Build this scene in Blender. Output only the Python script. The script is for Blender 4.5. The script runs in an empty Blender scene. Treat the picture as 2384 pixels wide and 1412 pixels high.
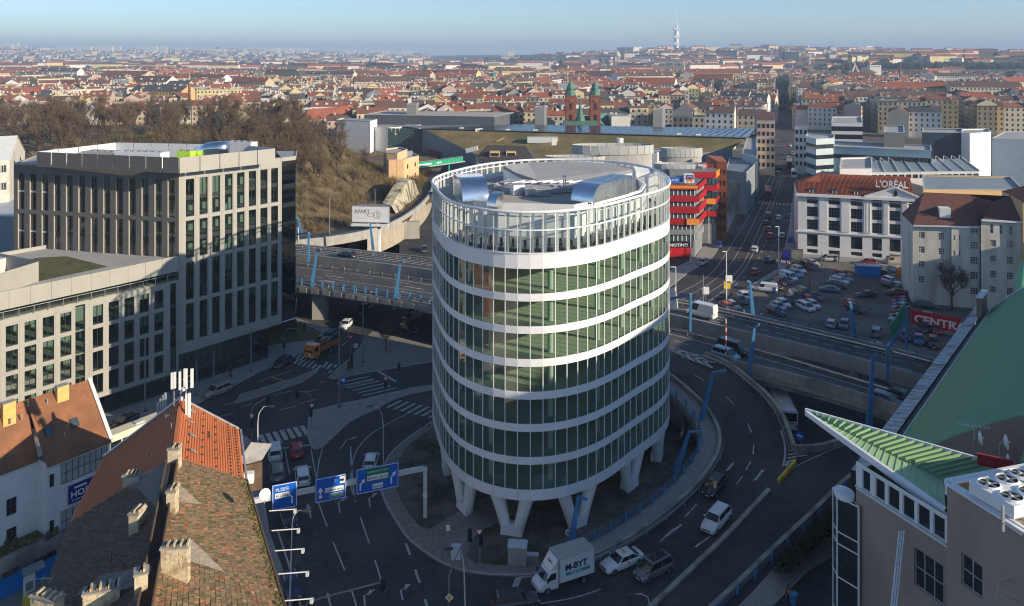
import bpy,math,random
from mathutils import Vector,Matrix,noise
R=random.Random(7)
S=bpy.context.scene
COL=S.collection
# --- camera, sky, sun, exposure
F,YH,CX,H=1850.0,130.0,1192.0,54.0
cd=bpy.data.cameras.new('camera'); cam=bpy.data.objects.new('camera',cd); COL.objects.link(cam)
cd.sensor_fit='HORIZONTAL'; cd.sensor_width=36.0; cd.lens=F/2384*36.0
cd.shift_y=-(706-YH)/2384.0
cd.clip_start=0.5; cd.clip_end=60000
cam.location=(0,0,H); cam.rotation_euler=(math.pi/2,0,0)
S.camera=cam
SUN_AZ,SUN_EL=math.radians(117.5),math.radians(17.5)
W=bpy.data.worlds.new('World'); S.world=W; W.use_nodes=True
nt=W.node_tree; bg=nt.nodes['Background']
sk=nt.nodes.new('ShaderNodeTexSky'); sk.sky_type='NISHITA'; sk.sun_disc=False
sk.sun_elevation=SUN_EL; sk.sun_rotation=SUN_AZ
sk.altitude=1600; sk.air_density=1.0; sk.dust_density=0.7; sk.ozone_density=3.4
nt.links.new(sk.outputs[0],bg.inputs[0]); bg.inputs[1].default_value=0.12
sd=bpy.data.lights.new('sun','SUN'); sun=bpy.data.objects.new('sun',sd); COL.objects.link(sun)
sd.energy=5.0; sd.angle=math.radians(0.5); sd.color=(1.0,0.86,0.66)
sdir=Vector((math.sin(SUN_AZ)*math.cos(SUN_EL),math.cos(SUN_AZ)*math.cos(SUN_EL),math.sin(SUN_EL)))
sun.rotation_euler=sdir.to_track_quat('Z','Y').to_euler()
S.view_settings.view_transform='Standard'; S.view_settings.look='None'
S.view_settings.exposure=0.5; S.view_settings.gamma=1.0; S.view_settings.use_curve_mapping=False
S.render.engine='CYCLES'
cy=S.cycles
cy.use_denoising=True; cy.use_adaptive_sampling=True; cy.adaptive_threshold=0.02
cy.filter_width=1.15
cy.max_bounces=6; cy.diffuse_bounces=2; cy.glossy_bounces=2; cy.transmission_bounces=2
cy.transparent_max_bounces=12; cy.volume_bounces=0; cy.caustics_reflective=False; cy.caustics_refractive=False
# --- helpers
def at(px,py,z=0.0):
	d=F*(H-z)/(py-YH)
	return Vector(((px-CX)*d/F,d,z))
def atY(px,py,Y):
	return Vector(((px-CX)*Y/F,Y,H-(py-YH)*Y/F))
def zf(py,Y):return H-(py-YH)*Y/F
def xf(px,Y):return(px-CX)*Y/F
class B:
	"""collects faces with material slots, then links them as one mesh"""
	def __init__(s):s.v=[]; s.f=[]; s.m=[]; s.k=0
	def mat(s,k):s.k=k; return s
	def face(s,*pts):
		n=len(s.v); s.v+=[tuple(p)for p in pts]; s.f.append(tuple(range(n,n+len(pts)))); s.m.append(s.k); return s
	def box(s,x,y,z,sx,sy,sz,rz=0.0):
		c,t=math.cos(rz),math.sin(rz); n=len(s.v)
		for dz in(0,sz):
			for dx,dy in((-sx/2,-sy/2),(sx/2,-sy/2),(sx/2,sy/2),(-sx/2,sy/2)):
				s.v.append((x+dx*c-dy*t,y+dx*t+dy*c,z+dz))
		for q in((0,3,2,1),(4,5,6,7),(0,1,5,4),(1,2,6,5),(2,3,7,6),(3,0,4,7)):
			s.f.append(tuple(n+i for i in q)); s.m.append(s.k)
		return s
	def beam(s,p,q,w,h,up=(0,0,1)):
		p,q=Vector(p),Vector(q); d=(q-p).normalized(); u=Vector(up)
		a=d.cross(u)
		if a.length<1e-4:a=d.cross(Vector((1,0,0)))
		a.normalize(); b=a.cross(d).normalized(); n=len(s.v)
		for e in(p,q):
			for i,j in((-1,-1),(1,-1),(1,1),(-1,1)):s.v.append(tuple(e+a*(w/2*i)+b*(h/2*j)))
		for fq in((0,3,2,1),(4,5,6,7),(0,1,5,4),(1,2,6,5),(2,3,7,6),(3,0,4,7)):
			s.f.append(tuple(n+i for i in fq)); s.m.append(s.k)
		return s
	def prism(s,poly,z0,z1,top=True,bottom=False):
		N=len(poly); n=len(s.v)
		Z0=z0 if isinstance(z0,(list,tuple))else[z0]*N
		Z1=z1 if isinstance(z1,(list,tuple))else[z1]*N
		for p,z in zip(poly,Z0):s.v.append((p[0],p[1],z))
		for p,z in zip(poly,Z1):s.v.append((p[0],p[1],z))
		for i in range(N):
			j=(i+1)%N; s.f.append((n+i,n+j,n+N+j,n+N+i)); s.m.append(s.k)
		if top:s.f.append(tuple(n+N+i for i in range(N))); s.m.append(s.k)
		if bottom:s.f.append(tuple(n+i for i in reversed(range(N)))); s.m.append(s.k)
		return s
	def tube(s,pts,r,n=6,cap=True):
		pts=[Vector(p)for p in pts]; rr=r if isinstance(r,(list,tuple))else[r]*len(pts)
		base=len(s.v); ref=None
		for i,p in enumerate(pts):
			d=(pts[min(i+1,len(pts)-1)]-pts[max(i-1,0)]).normalized()
			a=d.cross(Vector((0,0,1)))
			if a.length<0.05:a=d.cross(Vector((0,1,0)))
			a.normalize()
			if ref is not None and a.dot(ref)<0:a=-a
			ref=a; b=d.cross(a)
			for k in range(n):
				t=2*math.pi*k/n; s.v.append(tuple(p+a*(math.cos(t)*rr[i])+b*(math.sin(t)*rr[i])))
		for i in range(len(pts)-1):
			for k in range(n):
				k2=(k+1)%n
				s.f.append((base+i*n+k,base+i*n+k2,base+(i+1)*n+k2,base+(i+1)*n+k)); s.m.append(s.k)
		if cap:
			s.f.append(tuple(base+k for k in reversed(range(n)))); s.m.append(s.k)
			s.f.append(tuple(base+(len(pts)-1)*n+k for k in range(n))); s.m.append(s.k)
		return s
	def lathe(s,prof,n=12,x=0.,y=0.,z=0.,sx=1.,sy=1.):
		base=len(s.v)
		for r,h in prof:
			for k in range(n):
				t=2*math.pi*k/n; s.v.append((x+r*math.cos(t)*sx,y+r*math.sin(t)*sy,z+h))
		for i in range(len(prof)-1):
			for k in range(n):
				k2=(k+1)%n
				s.f.append((base+i*n+k,base+i*n+k2,base+(i+1)*n+k2,base+(i+1)*n+k)); s.m.append(s.k)
		s.f.append(tuple(base+(len(prof)-1)*n+k for k in range(n))); s.m.append(s.k)
		return s
	def strip(s,A,C):
		n=len(s.v); N=len(A)
		s.v+=[tuple(p)for p in A]+[tuple(p)for p in C]
		for i in range(N-1):s.f.append((n+i,n+i+1,n+N+i+1,n+N+i)); s.m.append(s.k)
		return s
	def loft(s,rings,closed=True,caps=True):
		n=len(s.v); N=len(rings[0])
		for r in rings:s.v+=[tuple(p)for p in r]
		for i in range(len(rings)-1):
			for k in range(N if closed else N-1):
				k2=(k+1)%N; s.f.append((n+i*N+k,n+i*N+k2,n+(i+1)*N+k2,n+(i+1)*N+k)); s.m.append(s.k)
		if caps:
			s.f.append(tuple(n+k for k in reversed(range(N)))); s.m.append(s.k)
			s.f.append(tuple(n+(len(rings)-1)*N+k for k in range(N))); s.m.append(s.k)
		return s
	def obj(s,name,mats,parent=None,w=False,smooth=False,kind=None):
		v=s.v
		if parent is not None and w:
			lx,ly,lz=parent.location; a=-parent.rotation_euler.z; c,t=math.cos(a),math.sin(a)
			v=[((p[0]-lx)*c-(p[1]-ly)*t,(p[0]-lx)*t+(p[1]-ly)*c,p[2]-lz)for p in v]
		me=bpy.data.meshes.new(name); me.from_pydata(v,[],s.f)
		for m_ in(mats if isinstance(mats,(list,tuple))else[mats]):me.materials.append(m_)
		if any(s.m):me.polygons.foreach_set('material_index',s.m)
		if smooth:me.polygons.foreach_set('use_smooth',[True]*len(s.f))
		me.update()
		o=bpy.data.objects.new(name,me); COL.objects.link(o)
		if parent is not None:o.parent=parent
		if kind:o['kind']=kind
		return o
def tag(o,label,cat,group=None):
	o['label']=label; o['category']=cat
	if group:o['group']=group
	return o
def thing(name,label,cat,loc=(0,0,0),rz=0.0,group=None):
	o=bpy.data.objects.new(name,None); COL.objects.link(o); o.empty_display_size=0.2
	o.location=loc; o.rotation_euler=(0,0,rz)
	return tag(o,label,cat,group)
def inst(name,me,parent=None,loc=(0,0,0),rz=0.0,sc=None):
	o=bpy.data.objects.new(name,me); COL.objects.link(o)
	if parent is not None:o.parent=parent
	o.location=loc; o.rotation_euler=(0,0,rz)
	if sc:o.scale=sc
	return o
def copy_tree(o,parent=None):
	c=o.copy(); COL.objects.link(c)
	if parent is not None:c.parent=parent
	for ch in list(o.children):copy_tree(ch,c)
	return c
def struct(b,name,mats,smooth=False):
	return b.obj(name,mats,smooth=smooth,kind='structure')
def lerp(a,b,t):return a+(b-a)*t
def sstep(t):t=max(0.,min(1.,t)); return t*t*(3-2*t)
def resample(pts,n):
	pts=[Vector(p)for p in pts]; L=[0.]
	for a,b in zip(pts,pts[1:]):L.append(L[-1]+(b-a).length)
	out=[]; j=0
	for i in range(n):
		s=L[-1]*i/(n-1)
		while j<len(pts)-2 and L[j+1]<s:j+=1
		t=(s-L[j])/max(1e-9,L[j+1]-L[j]); out.append(pts[j].lerp(pts[j+1],min(1,t)))
	return out
def smooth_line(pts,it=2):
	pts=[Vector(p)for p in pts]
	for _ in range(it):
		o=[pts[0]]
		for a,b in zip(pts,pts[1:]):o+=[a.lerp(b,.25),a.lerp(b,.75)]
		o.append(pts[-1]); pts=o
	return pts
def offset_line(pts,d):
	out=[]
	for i,p in enumerate(pts):
		a=pts[max(0,i-1)]; b=pts[min(len(pts)-1,i+1)]
		t=Vector((b.x-a.x,b.y-a.y,0)).normalized(); out.append(p+Vector((-t.y,t.x,0))*d)
	return out
	# --- materials
def mat(name,col,rough=.7,var=.12,scale=.6,metal=0.,spec=.35,bump=0.,detail=4.,col2=None,stretch=None):
	m=bpy.data.materials.new(name); m.use_nodes=True; t=m.node_tree; p=t.nodes['Principled BSDF']
	p.inputs['Roughness'].default_value=rough; p.inputs['Metallic'].default_value=metal
	p.inputs['Specular IOR Level'].default_value=spec
	if var>0:
		tc=t.nodes.new('ShaderNodeTexCoord'); nz=t.nodes.new('ShaderNodeTexNoise')
		nz.inputs['Scale'].default_value=scale; nz.inputs['Detail'].default_value=detail; nz.inputs['Roughness'].default_value=.62
		src=tc.outputs['Object']
		if stretch:
			mp=t.nodes.new('ShaderNodeMapping'); mp.inputs['Scale'].default_value=stretch
			t.links.new(src,mp.inputs[0]); src=mp.outputs[0]
		t.links.new(src,nz.inputs['Vector'])
		cr=t.nodes.new('ShaderNodeValToRGB'); e=cr.color_ramp.elements
		e[0].position=.32; e[1].position=.68
		a=col2 if col2 else tuple(c*(1-var)for c in col)
		b=col if col2 else tuple(min(1,c*(1+var))for c in col)
		e[0].color=(*a,1); e[1].color=(*b,1)
		t.links.new(nz.outputs['Fac'],cr.inputs[0]); t.links.new(cr.outputs[0],p.inputs['Base Color'])
		if bump:
			bp=t.nodes.new('ShaderNodeBump'); bp.inputs['Strength'].default_value=bump; bp.inputs['Distance'].default_value=.05
			n2=t.nodes.new('ShaderNodeTexNoise'); n2.inputs['Scale'].default_value=scale*9; n2.inputs['Detail'].default_value=3
			t.links.new(src,n2.inputs['Vector'])
			t.links.new(n2.outputs['Fac'],bp.inputs['Height']); t.links.new(bp.outputs[0],p.inputs['Normal'])
	else:
		p.inputs['Base Color'].default_value=(*col,1)
	return m
def add_grime(m,col,amount=.6,scale=.15,lo=.5,hi=.72,stretch=(1,1,.25)):
	"""a second, larger layer of stains over a material"""
	t=m.node_tree; p=t.nodes['Principled BSDF']; l=p.inputs['Base Color'].links[0]; src=l.from_socket
	tc=t.nodes.new('ShaderNodeTexCoord'); mp=t.nodes.new('ShaderNodeMapping'); mp.inputs['Scale'].default_value=stretch
	nz=t.nodes.new('ShaderNodeTexNoise'); nz.inputs['Scale'].default_value=scale; nz.inputs['Detail'].default_value=6
	mr=t.nodes.new('ShaderNodeMapRange'); mr.inputs[1].default_value=lo; mr.inputs[2].default_value=hi; mr.inputs[4].default_value=amount
	mx=t.nodes.new('ShaderNodeMix'); mx.data_type='RGBA'
	t.links.new(tc.outputs['Object'],mp.inputs[0]); t.links.new(mp.outputs[0],nz.inputs['Vector']); t.links.new(nz.outputs['Fac'],mr.inputs[0])
	t.links.new(mr.outputs[0],mx.inputs[0]); t.links.new(src,mx.inputs[6]); mx.inputs[7].default_value=(*col,1)
	t.links.new(mx.outputs[2],p.inputs['Base Color']); return m
def glass(name,tint,refl=.10,rough=.02,dark=.0):
	"""see-through pane: tinted transparency under a fresnel gloss"""
	m=bpy.data.materials.new(name); m.use_nodes=True; t=m.node_tree; t.nodes.remove(t.nodes['Principled BSDF'])
	out=t.nodes['Material Output']; tr=t.nodes.new('ShaderNodeBsdfTransparent'); tr.inputs[0].default_value=(*tint,1)
	gl=t.nodes.new('ShaderNodeBsdfGlossy'); gl.inputs[0].default_value=(1,1,1,1); gl.inputs['Roughness'].default_value=rough
	lw=t.nodes.new('ShaderNodeLayerWeight'); lw.inputs[0].default_value=.25
	mr=t.nodes.new('ShaderNodeMapRange'); mr.inputs[3].default_value=refl; mr.inputs[4].default_value=.75
	mx=t.nodes.new('ShaderNodeMixShader')
	t.links.new(lw.outputs['Fresnel'],mr.inputs[0]); t.links.new(mr.outputs[0],mx.inputs[0])
	t.links.new(tr.outputs[0],mx.inputs[1]); t.links.new(gl.outputs[0],mx.inputs[2]); t.links.new(mx.outputs[0],out.inputs[0])
	return m
def facecol(name,rough=.8,attr='Col',bump=0.,var=.15,scale=1.2):
	"""colour from a per-face attribute, a little noise on top"""
	m=mat(name,(.5,.5,.5),rough,var,scale,bump=bump); t=m.node_tree; p=t.nodes['Principled BSDF']
	a=t.nodes.new('ShaderNodeAttribute'); a.attribute_name=attr
	cr=[n for n in t.nodes if n.bl_idname=='ShaderNodeValToRGB'][0]
	cr.color_ramp.elements[0].color=(1-var,1-var,1-var,1); cr.color_ramp.elements[1].color=(1+var,1+var,1+var,1)
	mx=t.nodes.new('ShaderNodeMix'); mx.data_type='RGBA'; mx.blend_type='MULTIPLY'; mx.inputs[0].default_value=1
	t.links.new(a.outputs['Color'],mx.inputs[6]); t.links.new(cr.outputs[0],mx.inputs[7]); t.links.new(mx.outputs[2],p.inputs['Base Color'])
	return m
def setcol(o,cols,attr='Col'):
	me=o.data; a=me.attributes.new(attr,'FLOAT_COLOR','FACE'); flat=[]
	for c in cols:flat+=[c[0],c[1],c[2],1.]
	a.data.foreach_set('color',flat); return o
asphalt=add_grime(mat('asphalt',(.046,.046,.048),.85,.28,.9,bump=.25),(.085,.082,.078),.8,.11,.48,.7,(1,1,1))
asphalt_pale=add_grime(mat('asphalt_deck',(.085,.082,.08),.85,.2,.9,bump=.2),(.05,.05,.05),.7,.12,.5,.7,(1,1,1))
ground_m=add_grime(mat('ground_earth',(.10,.085,.065),.95,.3,.25),(.13,.12,.11),.8,.03,.45,.6,(1,1,1))
gravel_lot=add_grime(mat('lot_gravel',(.17,.15,.125),.95,.28,.8,bump=.4),(.09,.08,.066),.9,.09,.45,.66,(1,1,1))
paving=mat('paving_slabs',(.30,.285,.26),.85,.16,1.4,bump=.2)
setts=mat('paving_setts',(.235,.21,.18),.9,.25,2.2,bump=.4)
kerb_m=mat('kerb_granite',(.36,.34,.31),.8,.2,2.)
paint_w=mat('road_paint',(.58,.58,.56),.75,.3,2.5,col2=(.24,.24,.24))
paint_y=mat('road_paint_yellow',(.45,.3,.06),.7,.2,1.6)
soil=add_grime(mat('planting_soil',(.135,.11,.085),.95,.35,.7,bump=.6),(.045,.05,.025),.9,.25,.45,.65,(1,1,1))
grass_m=add_grime(mat('winter_grass',(.10,.105,.04),.95,.35,.7,bump=.5),(.14,.11,.06),.9,.2,.45,.65,(1,1,1))
hill_m=add_grime(mat('hillside',(.17,.125,.065),.95,.4,.3,bump=.6),(.12,.088,.05),.9,.06,.45,.65,(1,1,1))
concrete=add_grime(mat('concrete',(.36,.345,.31),.8,.12,.8,bump=.15),(.2,.19,.17),.8,.35,.5,.75,(1,1,.3))
concrete_d=add_grime(mat('concrete_weathered',(.36,.33,.285),.85,.18,.9,bump=.2),(.13,.12,.105),.9,.4,.45,.7,(1,1,.3))
white_panel=mat('white_panel',(.80,.80,.80),.38,.03,.5,spec=.5)
white_wall=mat('white_wall',(.78,.77,.75),.7,.06,.4)
roof_membrane=add_grime(mat('roof_membrane',(.42,.405,.39),.75,.06,.6),(.34,.33,.32),.7,.2,.5,.7,(1,1,1))
roof_gravel=mat('roof_gravel',(.44,.39,.32),.95,.25,5.,bump=.5)
zinc=mat('zinc_duct',(.78,.8,.82),.22,.06,.9,metal=1.,detail=2.)
steel=mat('galvanised_steel',(.55,.56,.57),.45,.1,1.5,metal=.7)
pale_steel=mat('painted_steel_pale',(.55,.57,.58),.5,.06,1.)
dark_metal=mat('dark_metal',(.05,.052,.055),.5,.15,1.)
grey_metal=mat('grey_metal',(.22,.23,.24),.5,.1,1.)
blue_paint=mat('blue_paint',(.06,.22,.43),.45,.12,.8)
sign_blue=mat('sign_blue',(.005,.11,.52),.4,.04,.5)
sign_green=mat('sign_green',(.0,.2,.10),.4,.04,.5)
sign_white=mat('sign_white',(.8,.8,.8),.45,.03,.5)
black_m=mat('black_plastic',(.015,.015,.016),.5,.1,1.)
red_m=mat('red_paint',(.5,.02,.025),.45,.08,1.)
orange_m=mat('orange_paint',(.72,.2,.03),.5,.08,1.)
yellow_m=mat('yellow_paint',(.7,.48,.05),.5,.1,1.)
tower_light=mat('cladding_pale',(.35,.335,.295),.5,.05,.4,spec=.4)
tower_shaded=mat('cladding_shaded',(.128,.12,.112),.55,.07,.5)  # same cladding darkened for faces turned off the sun, shade in the colour
floor_in=mat('office_floor',(.62,.64,.52),.8,.06,.5)
ceil_in=mat('office_ceiling',(.4,.4,.38),.9,.04,.5)
core_in=mat('office_core',(.62,.63,.58),.8,.05,.4)
glass_green=glass('glass_green',(.68,.82,.73),.10)
glass_clear=glass('glass_clear',(.86,.92,.90),.07)
glass_dark=glass('glass_dark',(.42,.52,.48),.11)
frame_dark=mat('window_frame_dark',(.03,.032,.034),.4,.05,1.)
pane_dark=mat('pane_dark',(.022,.028,.032),.06,.3,.35,spec=.8)
pane_blue=mat('pane_blue',(.05,.08,.10),.08,.3,.35,spec=.8)
tyre_m=mat('tyre_rubber',(.018,.018,.018),.9,.1,1.)
rim_m=mat('wheel_rim',(.42,.43,.44),.35,.05,1.,metal=.8)
car_glass=mat('car_glass',(.012,.016,.019),.05,0,1.,spec=.8)
lamp_red=mat('tail_lamp',(.35,.01,.01),.25,0)
lamp_white=mat('head_lamp',(.75,.76,.74),.15,0)
# --- ground, roads, pavements, markings
ZD=6.5
def zr(Y):return ZD*max(0.,min(1.,(Y-82.)/42.))**1.25
def atr(px,py,dz=0.):
	z=0.
	for _ in range(40):z=zr(F*(H-z-dz)/(py-YH))
	p=at(px,py,z+dz); return p
def G(*pts,z=0.):return[at(x,y,z)for x,y in pts]
b=B(); b.face((-9000,-300,-.03),(9000,-300,-.03),(14000,14000,-.03),(-14000,14000,-.03)); struct(b,'ground',ground_m)
b=B(); b.face((-80,22,0),(26,22,0),(62,60,0),(62,152,0),(10,340,0),(-42,340,0),(-48,205,0),(-66,170,0)); struct(b,'road',asphalt)
lot_kerb=[(1655,700),(1735,668),(1815,622),(1858,602),(1862,592)]
st_left=[(1500,735),(1560,672),(1600,640),(1660,604),(1692,560),(1722,500),(1757,440),(1790,370),(1806,300),(1815,220),(1819,178)]
st_right=[(1560,790),(1640,735),(1735,676),(1815,627),(1828,592),(1842,520),(1850,440),(1850,370),(1846,300),(1839,220),(1833,178)]
b=B(); b.strip([at(x,y,.006)for x,y in st_left],[at(x,y,.006)for x,y in st_right]); struct(b,'street',asphalt)
lot=[at(x,y,.02)for x,y in[(1600,770),(1700,690),(1815,636),(1858,606),(2130,625),(2384,690),(2384,850),(2200,850),(1990,800),(1830,765),(1690,735)]]
b=B(); b.face(*lot); struct(b,'parking_lot',gravel_lot)
def slab(name,m,pts,z1=.13,z0=-.02,km=True):
	"""a raised pavement with a granite kerb along its edge"""
	P=[at(x,y,z1)for x,y in pts]; b=B(); b.prism([(p.x,p.y)for p in P],z0,z1)
	ms=[m]
	if km:
		ms.append(kerb_m); b.mat(1); Q=P+[P[0]]
		cx=sum(p.x for p in P)/len(P); cyy=sum(p.y for p in P)/len(P)
		I=[Vector((p.x+(cx-p.x)/max(.1,math.hypot(p.x-cx,p.y-cyy))*.28,p.y+(cyy-p.y)/max(.1,math.hypot(p.x-cx,p.y-cyy))*.28,z1+.005))for p in Q]
		b.strip([Vector((q.x,q.y,z1+.005))for q in Q],I)
	return struct(b,name,ms)
def curve2(pts,it=2):return[(p.x,p.y)for p in smooth_line([(x,y,0)for x,y in pts],it)]
slab('pavement',paving,[(60,1075),(253,1003),(464,938),(532,905),(600,868),(632,855),(680,832),(713,820),(737,787),(733,780),(690,790),(640,800),(600,810),(500,870),(240,958),(60,1020)])
slab('pavement',setts,[(764,878),(775,883),(820,874),(880,864),(1010,842),(1040,835),(1040,812),(1005,806),(925,786),(868,772),(852,785),(835,812),(812,836),(790,856)])
slab('traffic_island',setts,[(545,940),(600,925),(660,905),(703,890),(740,866),(738,857),(690,878),(640,894),(560,918)])
slab('traffic_island',paving,[(720,958),(800,938),(898,920),(959,902),(1010,896),(1010,908),(960,917),(921,929),(874,954),(815,982),(772,1022),(752,1041),(736,1047),(723,1042),(716,1018),(716,985)])
isl=curve2([(1040,965),(1004,980),(942,1023),(908,1053),(893,1080),(882,1128),(893,1168),(917,1208),(946,1254),(984,1284),(1030,1313),(1083,1332),(1164,1341),(1240,1339),(1300,1331),(1380,1312),(1440,1287),(1500,1250),(1560,1208),(1600,1170)],1)
slab('pavement',setts,isl+[(1640,1090),(1650,1010),(1600,950),(1560,900),(1300,850),(1100,880)])
def sheet(name,m,pts,z):
	b=B(); b.face(*[at(x,y,z)for x,y in pts]); return struct(b,name,m)
sheet('planting_bed',soil,curve2([(1030,985),(985,1010),(945,1040),(925,1075),(915,1120),(930,1160),(950,1195),(985,1235),(1010,1228),(1060,1195),(1110,1170),(1200,1120),(1250,1000),(1180,930)],1),.142)
sheet('planting_bed',soil,curve2([(1120,1235),(1170,1215),(1260,1160),(1380,1100),(1500,1010),(1560,960),(1600,985),(1625,1030),(1620,1085),(1570,1140),(1490,1205),(1400,1262),(1330,1295),(1250,1310),(1170,1318),(1085,1308),(1095,1262)],1),.142)
slab('grass_verge',grass_m,[(640,802),(735,790),(754,774),(742,760),(700,748),(660,738),(620,745),(560,800),(600,812)],z1=.2,km=False)
sheet('footpath',paving,[(637,742),(650,733),(700,744),(752,764),(775,766),(772,772),(750,783),(737,787),(748,774),(700,752)],.225)
slab('pavement',paving,[(1480,735),(1560,668),(1600,637),(1655,603),(1685,560),(1712,500),(1748,440),(1782,372),(1760,370),(1700,480),(1620,600),(1563,628),(1480,690)])
slab('pavement',paving,[(1590,775),(1650,735),(1738,680),(1815,634),(1845,608),(1856,600),(1856,520),(1860,440),(1848,440),(1838,520),(1826,592),(1812,626),(1735,672),(1640,728),(1570,778)])
slab('pavement',paving,[(1856,601),(2120,625),(2120,613),(1850,588)])
slab('pavement',paving,[(560,1010),(600,1035),(604,1110),(618,1180),(628,1240),(660,1330),(690,1440),(560,1440),(500,1100)])
RI=smooth_line([atr(x,y,.012)for x,y in[(1480,830),(1563,880),(1583,896),(1640,945),(1668,985),(1683,1022),(1679,1065),(1658,1102),(1620,1150),(1560,1205),(1500,1248),(1440,1285),(1385,1310),(1300,1345),(1230,1375)]])
RO=smooth_line([atr(x,y,.012)for x,y in[(1640,834),(1700,858),(1735,889),(1790,935),(1820,980),(1834,1022),(1843,1048),(1850,1075),(1831,1100),(1765,1170),(1700,1241),(1620,1318),(1552,1382),(1480,1450)]])
RI2,RO2=resample(RI,60),resample(RO,60)
b=B(); b.strip(RI2,RO2); struct(b,'ramp_road',asphalt,smooth=True)
RR=smooth_line([atr(x,y,.012)for x,y in[(2120,1090),(2010,1092),(1960,1122),(1900,1185),(1800,1278),(1720,1355),(1640,1430),(1560,1500)]])
RM=smooth_line([atr(x,y,.004)for x,y in[(2120,1010),(1985,1022),(1925,1046),(1880,1052),(1843,1050),(1840,1085),(1765,1170),(1700,1241),(1620,1318),(1552,1382),(1430,1490)]])
b=B(); b.strip(resample(RM,40),resample(RR,40)); struct(b,'approach_road',asphalt,smooth=True)
mk=B()
def mark(pts,w=.14,zfun=None,dash=None,z=.012,k=0):
	"""a painted line through photograph points laid on the road surface; dash=(on, off) in metres"""
	P=[(atr(x,y,.03)if zfun=='r' else at(x,y,zfun if zfun else z))for x,y in pts]
	P=smooth_line(P,2)if len(P)>2 else P
	L=[0.]
	for a,c in zip(P,P[1:]):L.append(L[-1]+(c-a).length)
	def pt(s):
		for i in range(len(P)-1):
			if s<=L[i+1]or i==len(P)-2:return P[i].lerp(P[i+1],(s-L[i])/max(1e-6,L[i+1]-L[i]))
	segs=[(0,L[-1])]
	if dash:
		segs=[]; s=0
		while s<L[-1]:segs.append((s,min(L[-1],s+dash[0]))); s+=dash[0]+dash[1]
	mk.mat(k)
	for s0,s1 in segs:
		n=max(2,int((s1-s0)/1.2)+1); Q=[pt(s0+(s1-s0)*i/(n-1))for i in range(n)]
		mk.strip(offset_line(Q,w/2),offset_line(Q,-w/2))
def zebra(c0,c1,n,length,w=.5,d=None,z=.012):
	"""n bars between two photograph points, each a bar along d"""
	a,c=at(*c0,z),at(*c1,z); u=(c-a).normalized(); v=Vector((-u.y,u.x,0))if d is None else(at(*d[1],z)-at(*d[0],z)).normalized()
	for i in range(n):
		p=a.lerp(c,i/(n-1)); q=u*(w/2)
		mk.face(p-q-v*length/2,p+q-v*length/2,p+q+v*length/2,p-q+v*length/2)
def arrow(p0,p1,kind='s',zfun=None,w=.16,side=1):
	"""lane arrow from tail to tip"""
	f=(lambda q:atr(*q,.03))if zfun=='r' else(lambda q:at(*q,zfun or.012))
	a,c=f(p0),f(p1); u=c-a; L=u.length; u.normalize(); v=Vector((-u.y,u.x,0)); up=Vector((0,0,0))
	mk.mat(0)
	if kind=='s':
		m_=a+u*(L*.62); mk.face(a-v*w/2,m_-v*w/2,m_+v*w/2,a+v*w/2); mk.face(m_-v*.32,c,m_+v*.32)
	else:
		m_=a+u*(L*.66); e=m_+v*side*.45+u*(L*.16)
		mk.face(a-v*w/2,m_-v*w/2,m_+v*w/2,a+v*w/2)
		mk.face(m_-v*w/2,m_+v*w/2,e+v*w/2*side+u*.1,e-u*.15)
		mk.face(e-u*.5,e+u*.45+v*side*.12,e+u*L*.14+v*side*.75,e+v*side*.3-u*.1)
mark([(741,1170),(775,1262),(808,1340),(830,1412)],dash=(5.4,3.2),w=.16)
mark([(812,1118),(842,1215),(876,1312),(905,1412)],dash=(5.4,3.2),w=.16)
mark([(816,1040),(818,1090),(826,1165),(812,1120)][:3],w=.2)
mark([(945,1265),(975,1350),(1003,1440)],dash=(2.2,2.6),w=.26)
mark([(1002,958),(960,958),(905,985),(860,1012),(830,1045),(818,1085),(816,1120)][1:],w=.17)
mark([(663,1042),(674,1105)],w=.17); mark([(724,1047),(733,1095),(737,1115)],w=.17); mark([(750,1047),(741,1080),(738,1112)],w=.17)
mark([(606,1050),(724,1036)],w=.45)
zebra((612,1024),(709,1002),7,3.3,w=.62)
zebra((918,941),(1015,964),7,3.2,w=.5,d=((903,950),(938,932)))
zebra((690,842),(742,856),6,2.0,w=.5,d=((690,850),(703,838))); zebra((695,832),(730,842),5,2.0,w=.5,d=((690,850),(703,838)))
zebra((757,850),(788,858),4,2.4,w=.5,d=((750,862),(765,846))); zebra((772,862),(790,866),2,2.4,w=.5,d=((750,862),(765,846)))
zebra((822,885),(898,918),7,5.5,w=.34,d=((822,895),(872,884)))
mark([(875,862),(922,889)],w=.5)
for pts in([(505,972),(545,962)],[(560,948),(585,941)],[(520,944),(545,938)],[(585,925),(625,915)],[(640,920),(680,910)],[(560,930),(600,920)],[(710,915),(740,907)],[(650,955),(690,946)],[(700,940),(735,930)],[(745,892),(755,888)],[(600,890),(680,862)],[(770,880),(850,862)],[(790,905),(870,885)],[(940,850),(995,842)],[(845,730),(870,712)],[(800,790),(812,780)],[(985,830),(965,838)]):
	mark(pts,w=.15)
mark([(795,805),(812,793),(803,808)][:2],w=.2)
mark([(626,877),(668,888)],w=.3,k=1)
for a in(((724,1206),(716,1172),'s'),((791,1194),(787,1158),'t'),((862,1182),(857,1150),'t'),((770,1412),(762,1380),'s'),((850,1412),(846,1376),'t'),((938,1398),(930,1364),'t')):
	arrow(a[0],a[1],a[2],side=-1,w=.17)
arrow((792,1045),(815,1015),'t',side=-1)
mark([(645,1232),(672,1312),(700,1412)],w=.2)
mark([(1245,1407),(1330,1395),(1402,1372),(1470,1340),(1530,1292)],w=.16,z=.03)
mark([(1188,1392),(1208,1345)],w=.6)
mark([(1208,1345),(1240,1341)],w=.3)
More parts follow.
